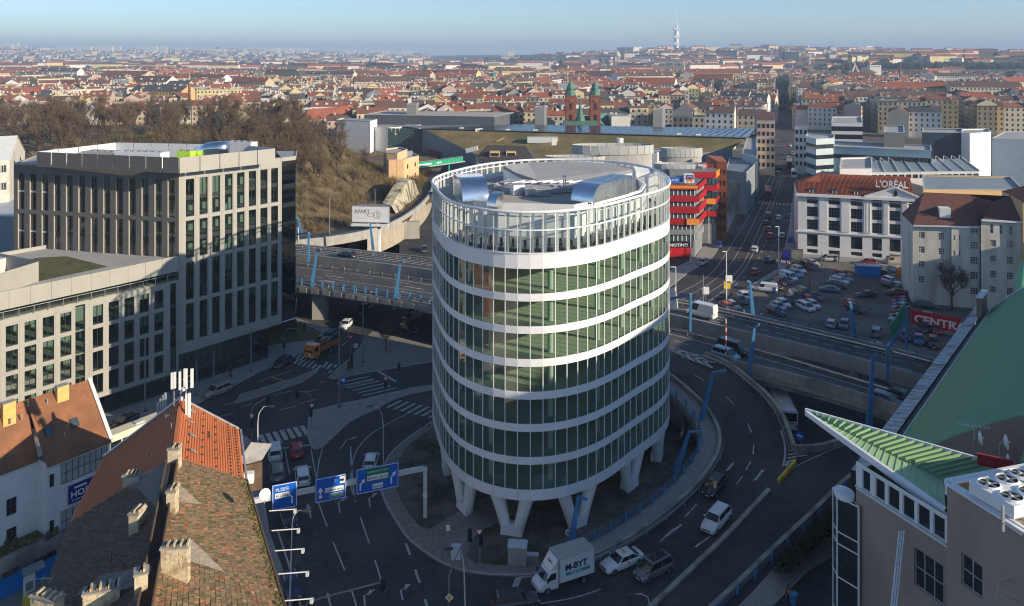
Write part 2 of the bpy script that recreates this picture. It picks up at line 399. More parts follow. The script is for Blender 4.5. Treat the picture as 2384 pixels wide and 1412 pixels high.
mark([(1470,1325),(1565,1235),(1640,1155),(1690,1100),(1737,1095)][:4],w=.15,zfun='r',dash=(2.8,2.6))
for pts in([(1614,871),(1639,886)],[(1689,923),(1709,942)],[(1740,986),(1750,1008)],[(1755,1036),(1753,1058)],[(1748,1074),(1736,1096)],[(1728,1110),(1714,1128)],[(1572,890),(1575,892)]):mark(pts,w=.15,zfun='r')
arrow((1707,1078),(1687,1104),'t','r',side=-1,w=.3); arrow((1777,1094),(1748,1130),'t','r',side=-1,w=.3)
arrow((1586,1222),(1532,1262),'t','r',side=-1,w=.3); arrow((1653,1248),(1600,1286),'t','r',side=-1,w=.3)
mark([(1823,1085),(1829,1060),(1827,1030),(1818,1003)],w=.25,zfun='r')
mark([(1985,1030),(1900,1062),(1830,1098)],w=.16,zfun='r')
for i in range(6):
	y=1040+i*9; mark([(1838+i*-2,y),(1945-i*22,y-8)],w=.42,zfun='r')
for L_ in([(1563,692),(1650,648),(1690,592),(1760,478),(1800,400)],[(1563,712),(1680,645),(1720,588),(1775,478),(1810,400)],[(1600,715),(1716,640),(1745,588),(1790,478),(1820,400)],[(1640,712),(1722,648),(1755,590),(1800,478),(1826,400)]):
	mark(L_,w=.16,z=.02)
mark([(1650,700),(1722,660),(1770,605),(1810,480),(1835,380)],w=.15,dash=(3,4),z=.02)
mark([(1760,630),(1800,590),(1830,480)],w=.15,dash=(3,4),z=.02)
zebra((1760,471),(1850,478),12,4.,w=.6,d=((1770,485),(1782,460)))
zebra((1800,409),(1845,411),9,4.,w=.6,d=((1800,420),(1806,400)))
mark([(1800,512),(1842,514)],w=.5,z=.02)
struct(mk,'road_markings',[paint_w,paint_y])
pt_=B(); pr_=random.Random(9)
pl_=[]
for k in range(70):
	x,y=pr_.choice(((pr_.uniform(650,960),pr_.uniform(880,1400)),(pr_.uniform(640,1000),pr_.uniform(850,960)),(pr_.uniform(1580,1830),pr_.uniform(560,690)))); p=at(x,y)
	if any((p-q_).length<7 for q_ in pl_):continue
	pl_.append(p); a=pr_.choice((-1.2,-1.15,.4,1.0)); l,w_=pr_.uniform(.8,6),pr_.uniform(.5,1.3); u=Vector((math.cos(a),math.sin(a),0)); v=Vector((-u.y,u.x,0)); pt_.mat(k%2); pt_.face(*[p+u*l*i+v*w_*j+Vector((0,0,.0115))for i,j in((-.5,-.5),(.5,-.5),(.5,.5),(-.5,.5))])
for k in range(34):
	x,y=pr_.uniform(640,1180),pr_.uniform(880,1400); p=at(x,y); pt_.mat(2); pt_.face(*[p+Vector((.33*math.cos(a*.524),.33*math.sin(a*.524),.0105))for a in range(12)])
struct(pt_,'road_repairs',[mat('asphalt_patch_dark',(.036,.036,.038),.85,.25,1.2),mat('asphalt_patch_pale',(.075,.073,.07),.9,.2,1.2),mat('manhole_iron',(.05,.048,.045),.6,.2,5.)])
# --- flyover
def D(pts,z=ZD):return smooth_line([at(x,y,z)for x,y in pts],2)
nd_far=D([(480,592),(685,615.6),(1006.6,655.5),(1290,710),(1563,770),(1802,830),(1900,861),(2200,952),(2600,1080)])
nd_near=D([(480,640),(685,665.5),(1006.6,709.7),(1290,772),(1480,812),(1620,830),(1700,851),(1900,897),(2120,968),(2500,1100)])
fd_near=D([(480,582),(685,599.5),(1006.6,638),(1290,688),(1563,744),(1728,785),(1900,823),(2200,905),(2600,1030)])
fd_far=D([(480,556),(685,574),(1006.6,606),(1290,650),(1563,703),(1654,720),(1900,777),(2185,846),(2600,965)])
def deck(near,far,name,th=1.25):
	b=B(); n=70; A,C=resample(near,n),resample(far,n)
	b.strip(A,C)
	b.mat(1)
	dz=Vector((0,0,th)); b.strip(A,[p-dz for p in A]); b.strip([p-dz for p in A],[p-dz for p in C]); b.strip(C,[p-dz for p in C])
	return struct(b,name,[asphalt_pale,concrete])
deck(nd_near,nd_far,'road_deck'); deck(fd_near,fd_far,'road_deck')
mk=B()
ZM=ZD+.015
for pts in([(480,598),(685,621),(1006,661),(1290,717),(1563,777),(1900,869),(2200,960)],[(685,668),(1006,704)][:0],[(1563,718),(1654,726),(1900,784),(2130,838)],[(480,590),(700,592),(1006,620)][:0]):
	if pts:mark(pts,w=.2,zfun=ZM)
mark([(766,649),(840,660),(916,670),(1006,684)],w=.16,zfun=ZM)
for L_ in([(690,628.5),(696,629.5)],[(685,640),(694,641)],[(707,642),(722,644)],[(738,646),(753,648)],[(685,653),(707,656)],[(752,636),(780,639)],[(823,646),(826,646)],[(838,645.5),(866,649)],[(768,663),(796,667)],[(857,675),(886,679)],[(925,657),(953,661)],[(948,689),(977,694)],[(1569,793),(1603,803)],[(1788,855),(1826,867)],[(1908,890),(1951,903)],[(1666,743),(1684,747)],[(1700,751),(1718,755)],[(1735,759),(1752,764)],[(1770,767),(1790,772)],[(1806,774),(1826,780)],[(1843,783),(1863,789)],[(1881,792),(1902,797)],[(1920,801),(1941,806)],[(1958,809),(1979,815)],[(1622,749),(1654,756)],[(1725,772),(1762,781)],[(1835,797),(1875,808)],[(1955,825),(1992,834)],[(2082,837),(2106,843)],[(2126,847),(2149,854)],[(1990,820),(2026,829)],[(2040,829),(2062,834)],[(2080,852),(2124,864)]):
	mark(L_,w=.17,zfun=ZM)
for a,c in(((757,653.5),(783,658)),((774,632),(818,637.5)),((740,653),(783,659)),((757,642),(802,647.5)),((962,657),(1005,664)),((943,667),(988,674.5)),((925,677),(970,686)),((1692,742),(1654,733)),((1676,752.5),(1648,746)),((2010,812),(1985,806))):
	arrow(a,c,'s',zfun=ZM,w=.28)
mark([(600,585),(685,587),(740,593),(860,602),(1006,620)],w=.16,zfun=ZM)
mark([(748,601),(776,604)],w=.15,zfun=ZM); mark([(830,609.5),(858,613)],w=.15,zfun=ZM); mark([(912,618.5),(940,622)],w=.15,zfun=ZM)
for i in range(17):
	t=i/16; x0=670+t*330; y1=577+t*31; y0=lerp(586,618,t)
	mark([(x0-4,y0),(x0+44,y1+1.5)],w=.4,zfun=ZM)
for i in range(4):
	x=1580+i*21; y=818+i*8
	mark([(x-6,y-2),(x+24,y+3)],w=.55,zfun=ZM); mark([(x-6,y-2),(x+14,y+15)],w=.55,zfun=ZM)
mark([(1563,810),(1620,824),(1674,842)],w=.2,zfun=ZM); mark([(1563,815),(1600,836),(1645,852)],w=.2,zfun=ZM)
struct(mk,'road_markings',[paint_w,paint_y])
def barrier(line,label,h=1.0,w=.45,z0=0.,m=concrete,cap=None,name='parapet',face=None):
	"""solid concrete parapet along a line (its own surface height), optional fascia hanging below"""
	L=line; A=offset_line(L,w/2); C=offset_line(L,-w/2); up=Vector((0,0,h)); lo=Vector((0,0,z0 if face is None else-face))
	b=B(); b.strip([p+lo for p in A],[p+up for p in A]); b.strip([p+up for p in A],[p+up for p in C]); b.strip([p+up for p in C],[p+lo for p in C])
	for e in(0,-1):b.face(A[e]+lo,A[e]+up,C[e]+up,C[e]+lo)
	o=b.obj(name,m); tag(o,label,'parapet'); return o
def railing(line,label,h=1.05,step=2.4,m=blue_paint,bars=3,z0=0.,name='railing',post=.12,cat='railing',th=.05):
	root=thing(name,label,cat,tuple(line[0]))
	L=[p+Vector((0,0,z0))for p in line]; n=max(2,int(sum((c-a).length for a,c in zip(L,L[1:]))/step)+1)
	for p in resample(L,n):
		q=B(); q.box(p.x,p.y,p.z,post,post,h); q.obj('post',m,root,w=True)
	for k in range(bars):
		q=B(); q.tube([p+Vector((0,0,h*(k+1)/bars))for p in resample(L,min(40,n*2))],th/2,4); q.obj('rail',m,root,w=True)
	return root
def guard(line,label,side=1):
	root=thing('guard_rail',label,'guard rail',tuple(line[0]))
	L=resample(line,max(4,int(sum((c-a).length for a,c in zip(line,line[1:]))/3.2)))
	q=B(); q.strip([p+Vector((0,0,.45))for p in L],[p+Vector((0,0,.6))for p in offset_line(L,.06*side)]); q.strip([p+Vector((0,0,.6))for p in offset_line(L,.06*side)],[p+Vector((0,0,.8))for p in L]); q.obj('beam',steel,root,w=True)
	for p in L:
		q=B(); q.box(p.x,p.y,p.z,.1,.1,.75); q.obj('post',steel,root,w=True)
	return root
def cut(line,xa,xb):return[p for p in line if xa<=p.x<=xb]
R70=lambda l,n=60:resample(l,n)
fdn,fdf,ndn,ndf=R70(fd_near,90),R70(fd_far,90),R70(nd_near,90),R70(nd_far,90)
barrier(offset_line(fdn,.25),'pale concrete parapet along the near side of the far flyover carriageway',face=1.2,m=concrete)
railing(offset_line(fdn,.25),'thin blue rail on top of the median parapet of the flyover',h=.28,step=6,bars=1,z0=1.0,post=.06)
barrier(offset_line(fdf,-.1),'concrete parapet at the far outer edge of the flyover',h=.75,m=concrete_d,face=1.2)
guard(offset_line(fdf,-1.2),'steel guard rail on the far outer edge of the flyover')
railing(offset_line(cut(fdf,34,120),.9),'blue post and rail fence between flyover and car park',h=1.5,step=3.2,bars=3,post=.3,z0=-.5)
guard(offset_line(ndf,-.35),'steel guard rail beside the gap between the two flyover carriageways')
barrier(offset_line(ndf,.2),'low dark kerb wall along the gap side of the near carriageway',h=.35,w=.4,m=concrete_d,face=1.2)
left_near=cut(ndn,-60,16); right_near=cut(ndn,33.0,110)
barrier(left_near,'low concrete edge beam of the flyover left of the round building',h=.3,w=.5,m=concrete,face=1.2)
guard(offset_line(left_near,1.0),'steel guard rail on the near edge of the flyover left of the round building')
lf=railing(offset_line(left_near,-.1),'blue panel fence on the near edge of the flyover by the grey office tower',h=1.55,step=2.55,bars=3,post=.26,z0=.2)
for a,c in zip(resample(offset_line(left_near,-.33),31),resample(offset_line(left_near,-.33),31)[1:]):
	q=B(); d=(c-a); q.beam(a+d*.2+Vector((0,0,-.55)),a+d*.86+Vector((0,0,-.55)),.1,.95); q.obj('panel',concrete,lf,w=True)
barrier(right_near,'weathered concrete parapet of the near carriageway right of the ramp',h=.95,w=.45,m=concrete_d,face=.5)
railing(right_near,'blue rail on the near carriageway parapet right of the ramp',h=.28,step=6,bars=1,z0=.95,post=.06)
b=B(); rn=offset_line(right_near,.5); b.strip([p+Vector((0,0,-.4))for p in rn],[p+Vector((0,0,-2.0))for p in rn]); tag(b.obj('edge_girder',concrete_d),'stained concrete edge girder under the near carriageway right of the ramp','girder')
def pier(px,py,w,d,label,ztop=ZD-1.2,rz=0):
	p=at(px,py); b=B(); b.prism([(p.x+w*x,p.y+d*y)for x,y in((-1,-.2),(-.85,-.9),(.75,-1),(1,-.5),(1,.6),(.7,1),(-.8,1),(-1,.6))],0,ztop); tag(b.obj('bridge_pier',concrete,smooth=False),label,'bridge pier')
pier(746,741,1.7,1.2,'flat concrete bridge pier under the flyover beside the grass bank')
pier(1000,690,1.6,1.6,'round concrete pier deep under the flyover near the parked cars')
for x,y,l in((1740,905,'pier under the near carriageway behind the coach'),(1990,940,'concrete pier under the near carriageway close to the green wing roof'),(2040,870,'concrete pier in the dark gap between the carriageways')):
	p=at(x,y,0); q=B(); q.lathe([(.9,0),(.9,ZD-1.2)],12,p.x,p.y); tag(q.obj('bridge_pier',concrete),l,'bridge pier')
RIb=resample([p for p in RI if p.y>82.5],70)
def skirt(line,m,name,label,drop=None,inset=0.):
	L=offset_line(line,inset); b=B(); b.strip([p-Vector((0,0,.05))for p in L],[Vector((p.x,p.y,-.05))if drop is None else p-Vector((0,0,drop))for p in L]); return tag(b.obj(name,m),label,'wall')
walk_o=offset_line(RIb,-2.9)
b=B(); b.strip([p+Vector((0,0,.15))for p in RIb],[p+Vector((0,0,.15))for p in walk_o]); b.strip([p+Vector((0,0,.15))for p in walk_o],[p-Vector((0,0,.5))for p in walk_o]); struct(b,'footway',[paving])
skirt(RIb,concrete_d,'retaining_wall','shaded concrete wall under the ramp beside the round building',inset=-1.6)
barrier(offset_line(RIb,-.3),'curved concrete barrier between ramp and footway round the building',h=.8,w=.45,m=concrete_d)
guard(offset_line(RIb,.25),'curved steel guard rail on the inner side of the ramp')
rl=railing(offset_line(RIb,-2.75),'curved blue railing of the ramp footway round the white building',h=1.1,step=2.3,bars=4,post=.2,z0=.15)
for a,c in zip(resample(offset_line(RIb[:34],-2.95),14),resample(offset_line(RIb[:34],-2.95),14)[1:]):
	q=B(); d=(c-a); q.beam(a+d*.1+Vector((0,0,-.35)),a+d*.9+Vector((0,0,-.35)),.1,.8); q.obj('panel',concrete,rl,w=True)
nose=[p for p in RO if p.y>atr(1843,1048).y-.5]
nose_l=resample(nose,30)
barrier(offset_line(nose_l,.25),'curved weathered parapet on the outer side of the ramp above the coach',h=.9,w=.5,m=concrete_d)
guard(offset_line(nose_l,-.4),'curved steel guard rail on the outer side of the ramp',side=-1)
skirt(nose_l,concrete_d,'retaining_wall','concrete wall carrying the outer side of the ramp above the coach',inset=.5)
nose_r=resample([p for p in RM if p.x>atr(1845,1049).x-.2 and p.y>96],24)
barrier(offset_line(nose_r,.2),'weathered parapet at the ramp nose in front of the coach',h=.9,w=.5,m=concrete_d)
skirt(nose_r,concrete_d,'retaining_wall','low wall of the approach road beside the coach pit',inset=.3)
RRb=resample(RR,50)
barrier(offset_line(RRb,.3),'long low concrete parapet on the right side of the approach road',h=.55,w=.5,m=concrete_d,face=3.2)
railing(offset_line(RRb,.9),'blue fence along the approach road above the hedge',h=1.3,step=3.4,bars=2,post=.22,z0=-.3)
md=resample([p for p in RO if p.y<atr(1800,1135).y],30)
barrier(md,'low concrete divider between ramp lanes and approach road',h=.3,w=.5,m=concrete_d)
a_,c_=atr(1858,1075,0),atr(1812,1128,0)
bd=thing('road_barrier','yellow and black crash barrier on the hatched divider of the ramp','barrier',tuple(a_))
for i in range(8):
	q=B(); q.beam(a_.lerp(c_,i/8)+Vector((0,0,.4)),a_.lerp(c_,(i+1)/8)+Vector((0,0,.3)),.3,.55); q.obj('block',yellow_m if i>1 or i%2 else black_m,bd,w=True)
	# --- the round building
SC=54/52.
FC=[18.076,-.023,.966,-2.692,1.624,.263,.318,.411,-.591,-.237,-.095]
def rad(th,ins=0.):
	r=FC[0]
	for k in range(1,6):r+=FC[2*k-1]*math.cos(k*th)+FC[2*k]*math.sin(k*th)
	return r*SC-ins
RC=(5.2*SC,106.*SC)
def rp(th,ins=0.):r=rad(th,ins); return Vector((RC[0]+r*math.cos(th),RC[1]+r*math.sin(th),0))
NP=86
_fine=[rp(2*math.pi*i/2000)for i in range(2001)]; _L=[0.]
for a,c in zip(_fine,_fine[1:]):_L.append(_L[-1]+(c-a).length)
TH=[]; j=0
for i in range(NP):
	s=_L[-1]*i/NP
	while _L[j+1]<s:j+=1
	TH.append(2*math.pi*(j+(s-_L[j])/(_L[j+1]-_L[j]))/2000)
TH.append(TH[0]+2*math.pi)
bands=[(z0*SC,z1*SC)for z1,z0 in((30.86,29.23),(26.57,25.76),(23.09,22.30),(19.6,18.78),(16.11,15.29),(12.66,11.84),(9.14,8.34),(5.65,4.51))]
rb=thing('round_office_building','white round office building with banded glass floors standing on V shaped legs','office building',(RC[0],RC[1],.13))
def facing(i):
	"""how much panel i faces the camera"""
	m_=(TH[i]+TH[i+1])/2; p=rp(m_); n=rp(m_)-rp(m_,1.); return-(n.x*p.x+n.y*p.y)/p.length
order=sorted(range(NP),key=lambda i:-facing(i)); vis=set(order[:37])
def panel_part(name,m,i,z0,z1,ins,gap=.03,th=.12,smooth=False):
	a,c=rp(TH[i],ins),rp(TH[i+1],ins); d=(c-a).normalized(); a2,c2=a+d*gap,c-d*gap
	n=Vector((d.y,-d.x,0)); ai,ci=a2-n*th,c2-n*th
	return[(a2.x,a2.y,z0),(c2.x,c2.y,z0),(c2.x,c2.y,z1),(a2.x,a2.y,z1),(ai.x,ai.y,z0),(ci.x,ci.y,z0),(ci.x,ci.y,z1),(ai.x,ai.y,z1)]
QF=((0,1,2,3),(4,7,6,5),(0,4,5,1),(3,2,6,7),(0,3,7,4),(1,5,6,2))
def addq(b,pts):
	n=len(b.v); b.v+=pts
	for q in QF:b.f.append(tuple(n+k for k in q)); b.m.append(b.k)
rest=B()
for(z0,z1)in bands:
	for i in range(NP):
		pts=panel_part('',None,i,z0,z1,0.,.012)
		if i in vis:q=B(); addq(q,pts); q.obj('panel',white_panel,rb,w=True)
		else:addq(rest,pts)
rest.obj('rear_panels',white_panel,rb,w=True,kind='stuff')
glz=[(bands[k+1][1],bands[k][0])for k in range(7)]
rest=B()
def panel_quad(i,z0,z1,ins):
	a,c=rp(TH[i],ins),rp(TH[i+1],ins); d=(c-a).normalized(); a,c=a+d*.03,c-d*.03
	j=[n_*R.uniform(-.012,.012)for n_ in(1,1,1,1)]; n=Vector((d.y,-d.x,0))
	return[(a.x+n.x*j[0],a.y+n.y*j[0],z0),(c.x+n.x*j[1],c.y+n.y*j[1],z0),(c.x+n.x*j[2],c.y+n.y*j[2],z1),(a.x+n.x*j[3],a.y+n.y*j[3],z1)]
for(z0,z1)in glz:
	for i in range(NP):
		p4=panel_quad(i,z0,z1,.07)
		if i in vis:q=B(); q.face(*p4); q.obj('pane',glass_green,rb,w=True)
		else:rest.face(*p4)
rest.obj('rear_panes',glass_green,rb,w=True,kind='stuff')
zt0,ztm,zt1=bands[0][1],33.35*SC,35.3*SC
rest=B()
for(z0,z1)in((zt0,ztm),(ztm,zt1)):
	for i in range(NP):
		p4=panel_quad(i,z0,z1,.05)
		if i in vis:q=B(); q.face(*p4); q.obj('screen_pane',glass_clear,rb,w=True)
		else:rest.face(*p4)
rest.obj('rear_screen_panes',glass_clear,rb,w=True,kind='stuff')
for i in range(NP):
	p=rp(TH[i],.062); t=rp(TH[i]+.01)-rp(TH[i]-.01); q=B(); q.box(p.x,p.y,bands[-1][1],.085,.11,zt1-bands[-1][1],math.atan2(t.y,t.x))
	q.obj('mullion',pale_steel if i%1 else white_panel,rb,w=True)
def ring(z,r,ins,n=160,m=white_panel,name='ring',w=None):
	b=B(); L=[rp(2*math.pi*k/n,ins)+Vector((0,0,z))for k in range(n+1)]
	if w:b.strip(L,[rp(2*math.pi*k/n,ins+w)+Vector((0,0,z))for k in range(n+1)]); L2=[p+Vector((0,0,r))for p in L]; b.strip(L,L2); I=[rp(2*math.pi*k/n,ins+w)+Vector((0,0,z+r))for k in range(n+1)]; b.strip(L2,I); b.strip(I,[p-Vector((0,0,r))for p in I])
	else:b.tube(L,r,8,cap=False)
	return b.obj(name,m,rb,w=True,smooth=not w)
ring(zt1,.17,-.02,name='top_ring'); ring(zt1-.55,.09,.35,name='inner_ring'); ring(ztm-.06,.14,-.04,w=.2,name='middle_rail',m=white_panel)
ring(zt0-.02,.1,-.1,w=.5,name='coping')
for i in range(0,NP,1):
	p0,p1=rp(TH[i]+.012,.3),rp(TH[i]+.012,1.5)
	q=B(); q.beam((p0.x,p0.y,zt0-.4),(p0.x,p0.y,zt1-.2),.2,.26); q.obj('screen_post',white_panel,rb,w=True)
	if i%2==0:
		q=B(); q.beam((p1.x,p1.y,zt0-.3),(p0.x,p0.y,ztm+.7),.09,.09); q.obj('prop',steel,rb,w=True)
def disc(b,z,ins,n=96):b.face(*[tuple(rp(2*math.pi*k/n,ins)+Vector((0,0,z)))for k in range(n)])
for k,(z0,z1)in enumerate(bands):
	b=B(); disc(b,z1-.12,.14); b.mat(1); disc(b,z0+.14 if k<7 else z0+.02,.14); b.obj('floor_slab',[floor_in if k else roof_membrane,ceil_in if k<7 else white_panel],rb,w=True)
b=B(); b.prism([(RC[0]+x,RC[1]+y)for x,y in((-3.5,-5),(4.5,-4),(5.5,9),(-4.5,9))],bands[-1][0]+.1,30.4*SC,top=False); b.obj('core',core_in,rb,w=True)
b=B(); b.prism([(RC[0]+x,RC[1]+y)for x,y in((-9.2,-10.5),(-2.6,-8.2),(-2.9,-7.9),(-9.5,-10.2))],bands[-1][1],29.1*SC,top=False); b.obj('partition',core_in,rb,w=True)
for k in range(18):
	p=rp(2*math.pi*(k+.35)/18,2.3); q=B(); q.lathe([(.33,bands[-1][1]-.1),(.33,29.2*SC)],10,p.x,p.y); q.obj('column',core_in,rb,w=True)
def leg(th,ins=1.5,spread=.125,ins_t=1.15):
	foot=rp(th,ins)+Vector((0,0,.05)); zt=bands[-1][0]+.3
	lg=B()
	for sgn in(-1,1):
		top=rp(th+sgn*spread*16/rad(th),ins_t)+Vector((0,0,zt)); ft=foot+(rp(th+sgn*.03)-rp(th)).normalized()*.55
		lg.tube([ft+Vector((0,0,-.1)),ft.lerp(top,.12),ft.lerp(top,.5),ft.lerp(top,.9),top],[.6,.62,.68,.82,.95],14)
	u=(rp(th+.02)-rp(th-.02)).normalized(); r=(rp(th)-rp(th,1.)).normalized()
	lg.loft([[foot+u*(s*1.25*k)+r*(t*.7)for s,t in((-1,-1),(1,-1),(1,1),(-1,1))]+[]for k in(1.,)]+[[foot+Vector((0,0,1.15))+u*(s*1.15)+r*(t*.66)for s,t in((-1,-1),(1,-1),(1,1),(-1,1))]])
	return lg.obj('leg',white_panel,rb,w=True,smooth=False)
front=math.atan2(at(1212,1226).y-RC[1],at(1212,1226).x-RC[0])
LEGS=[]
for px,py in((1202,1222),(1104,1172),(1333,1190),(1450,1128),(1516,1066),(1052,1096)):
	p=at(px,py); LEGS.append(math.atan2(p.y-RC[1],p.x-RC[0]))
LEGS+=[math.radians(a)for a in(30,62,95,128,158)]
for a in LEGS:leg(a)
for k in range(4):
	q=B(); q.lathe([(.7,0),(.7,bands[-1][0]+.1)],14,RC[0]+(-5,5,-5,5)[k],RC[1]+(-9,-8,8,9)[k]); q.obj('inner_column',white_panel,rb,w=True)
	# ---- roof terrace: plant house with sloped membrane roof
zr0=30.75*SC
def wallpoly(name,m,pts,ztop,z0=zr0,th=0,top=None,mt=None):
	b=B(); b.prism([(p[0],p[1])for p in pts],z0,ztop,top=top is not None)
	if top is not None:b.m[-1]=1
	return b.obj(name,[m,mt or roof_membrane]if top is not None else m,rb,w=True)
def rt(px,py,z):p=at(px,py,z); return(p.x,p.y,z)
zp=34.6*SC
ph=[rt(x,y,zp)[:2]for x,y in((1103,467),(1160,473),(1337,478),(1493,444))]
ph+=[tuple(rp(a,3.2))[:2]for a in(math.radians(8),math.radians(40),math.radians(75),math.radians(105),math.radians(140),math.radians(170),math.radians(195))]
pe=[Vector((x,y,0))for x,y in ph]
b=B(); b.prism(ph,zr0,zp,top=False); b.obj('plant_wall',white_wall,rb,w=True)
cx_,cy_=sum(p[0]for p in ph)/len(ph),sum(p[1]for p in ph)/len(ph)
inn=[(x+(cx_-x)*.03,y+(cy_-y)*.03)for x,y in ph]
b=B(); b.strip([Vector((x,y,zp))for x,y in ph+ph[:1]],[Vector((x,y,zp))for x,y in inn+inn[:1]]); b.strip([Vector((x,y,zp))for x,y in inn+inn[:1]],[Vector((x,y,zp-.9))for x,y in inn+inn[:1]]); b.obj('plant_parapet',white_wall,rb,w=True)
b=B(); b.face(*[(x,y,zp-.7)for x,y in inn]); b.obj('plant_floor',roof_gravel,rb,w=True)
def slab3(name,pts,m,th=.3):
	b=B(); b.face(*pts)
	for i in range(len(pts)):
		p,q=pts[i],pts[(i+1)%len(pts)]; b.face(p,q,(q[0],q[1],q[2]-th),(p[0],p[1],p[2]-th))
	return b.obj(name,m,rb,w=True)
zb_=36.2*SC
T=[rt(1172,386,zb_),rt(1230,378.5,zb_),rt(1300,376,zb_+.05),rt(1362,377,zb_),rt(1420,382,zb_),rt(1472,395,zb_-.1),rt(1358,421,35.0*SC),rt(1252,420,35.0*SC),rt(1200,402,35.6*SC)]
slab3('sloped_roof',T,roof_membrane,.5)
b=B(); p,q=T[5],T[6]; b.face(p,q,(q[0],q[1],zp-.8),(p[0],p[1],zp-.8)); p,q=T[8],T[7]; b.face(T[0],T[8],(T[8][0],T[8][1],zp-.8),(T[0][0],T[0][1],zp-.8)); b.face(p,q,(q[0],q[1],zp-.8),(p[0],p[1],zp-.8)); b.face(T[7],T[6],(T[6][0],T[6][1],zp-.8),(T[7][0],T[7][1],zp-.8)); b.obj('roof_upstand',white_panel,rb,w=True)
slab3('lower_roof',[rt(1150,428,34.8*SC),rt(1190,416,34.9*SC),rt(1260,419,35.0*SC),rt(1355,421,35.0*SC),rt(1340,436,34.7*SC),rt(1210,448,34.4*SC),rt(1165,434,34.5*SC)],roof_membrane,.6)
for k in range(7):
	a=rt(1192+k*22,426,35.0*SC); c=rt(1222+k*22,421,35.05*SC); q=B(); q.beam(a,c,.16,.16); q.obj('roof_rib',white_panel,rb,w=True)
b=B(); a,c=rt(1190,428,35.0*SC),rt(1285,420,35.1*SC); q=B(); q.beam(a,c,.35,.12); q.obj('roof_rib',white_panel,rb,w=True)
def duct(p0,p1,wdt,hgt,label,drop=1.6,seams=5):
	"""from the front end p0 (top of the bend) to the back p1, box section, quarter-round at the front"""
	p0,p1=Vector(p0),Vector(p1); d=(p1-p0); L=d.length; d.normalize(); v=Vector((-d.y,d.x,0)).normalized(); up=Vector((0,0,1))
	root=thing('roof_duct',label,'air duct',tuple(p0)); b=B(); prof=[]
	Rr=hgt
	for k in range(9):
		a=math.pi/2*k/8; prof.append(p0+d*(Rr-Rr*math.cos(a))-up*(Rr-Rr*math.sin(a))-up*0)
	outer=prof+[p1]
	inner=[p0+d*.5*Rr*0-up*hgt]*0
	base=[Vector((q.x,q.y,p0.z-hgt-drop*0))for q in outer]
	lo=[Vector((q.x,q.y,p0.z-hgt))for q in outer]
	b.strip([q-v*wdt/2 for q in outer],[q+v*wdt/2 for q in outer])
	o=b.obj('duct_top',zinc,root,w=True,smooth=True)
	b=B()
	for s in(-1,1):b.strip([q+v*s*wdt/2 for q in outer],[q+v*s*wdt/2 for q in lo])
	b.face(*(p1+v*i*wdt/2-up*(hgt*j)for i,j in((-1,0),(1,0),(1,1),(-1,1)))); b.obj('duct_side',zinc,root,w=True)
	for k in range(1,seams+1):
		q0=p0+d*(Rr+(L-Rr)*k/(seams+1))
		q=B(); q.beam(q0-v*(wdt/2+.03)+up*.02,q0+v*(wdt/2+.03)+up*.02,.07,.07); q.obj('seam',steel,root,w=True)
		for s in(-1,1):q=B(); q.beam(q0+v*s*(wdt/2+.015)-up*hgt,q0+v*s*(wdt/2+.015),.05,.04,up=v); q.obj('seam',steel,root,w=True)
	for k in range(3):
		q0=p0+d*(.6+(L-1.)*k/2)-up*hgt
		for s in(-1,1):q=B(); q.box((q0+v*s*wdt*.4).x,(q0+v*s*wdt*.4).y,zp-.75,.12,.12,max(.1,q0.z-zp+.8)); q.obj('support',steel,root,w=True)
	return root
duct(rt(1355,430,36.6*SC),rt(1455,407,36.6*SC),3.3,2.15,'long galvanised air duct with rounded blue shining end on right of the round roof',seams=8)
duct(rt(1108,422,36.9*SC),rt(1085,404,37.1*SC),3.4,2.5,'wide short galvanised duct with rounded end on left of the round roof',seams=3)
duct(rt(1143,452,35.9*SC),rt(1162,447,35.9*SC),1.3,1.5,'small galvanised duct dropping over the front wall of the plant deck',seams=1)
for x,y,sx,sy,sz,l,m in((1205,452,1.6,1.5,1.3,'white ventilation unit in the middle of the round roof',white_panel),(1180,441,.9,.9,1.0,'small pale cowl box near the lower roof of the round building',pale_steel),(1233,455,1.6,1.0,1.0,'galvanised duct box right of the white ventilation unit',zinc),(1262,456,2.0,1.0,.9,'angled galvanised duct box before the large duct',zinc),(1300,446,1.6,1.,.8,'dark teal cabinet behind the large duct on the round roof',grey_metal),(1062,425,1.4,1.3,.8,'low zinc hood at the left edge of the round roof',zinc)):
	p=rt(x,y,zp-.65); t=thing('roof_unit',l,'roof unit',p,.3); q=B(); q.box(0,0,0,sx,sy,sz); q.obj('casing',m,t); q=B(); q.box(0,0,sz,sx*1.06,sy*1.06,.06); q.obj('lid',steel,t)
for x,l in((1312,'left steel flue of the pair beside the large roof duct'),(1317,'right steel flue of the pair beside the large roof duct')):
	p=rt(x,446,zp-.5); q=B(); q.lathe([(.12,0),(.12,1.9),(.2,1.92),(.2,2.05),(.02,2.2)],10,*p); tag(q.obj('flue',zinc),l,'flue')
st=thing('stair_hut','white stair hut with door beside the glass screen on right of the round roof','roof hut',rt(1500,442,32.4*SC)); q=B(); q.prism([(-1.5,-1.2),(1.5,-1.2),(1.5,1.2),(-1.5,1.2)],[-1,-1,-1,-1],[3.0,2.6,2.9,3.4]); q.obj('wall',white_panel,st)
q=B(); q.box(-.3,-1.23,-.6,1.0,.05,2.2); q.obj('door',pale_steel,st)
cy_m=mat('cypress_needles',(.06,.095,.03),.9,.4,9.,bump=.6)
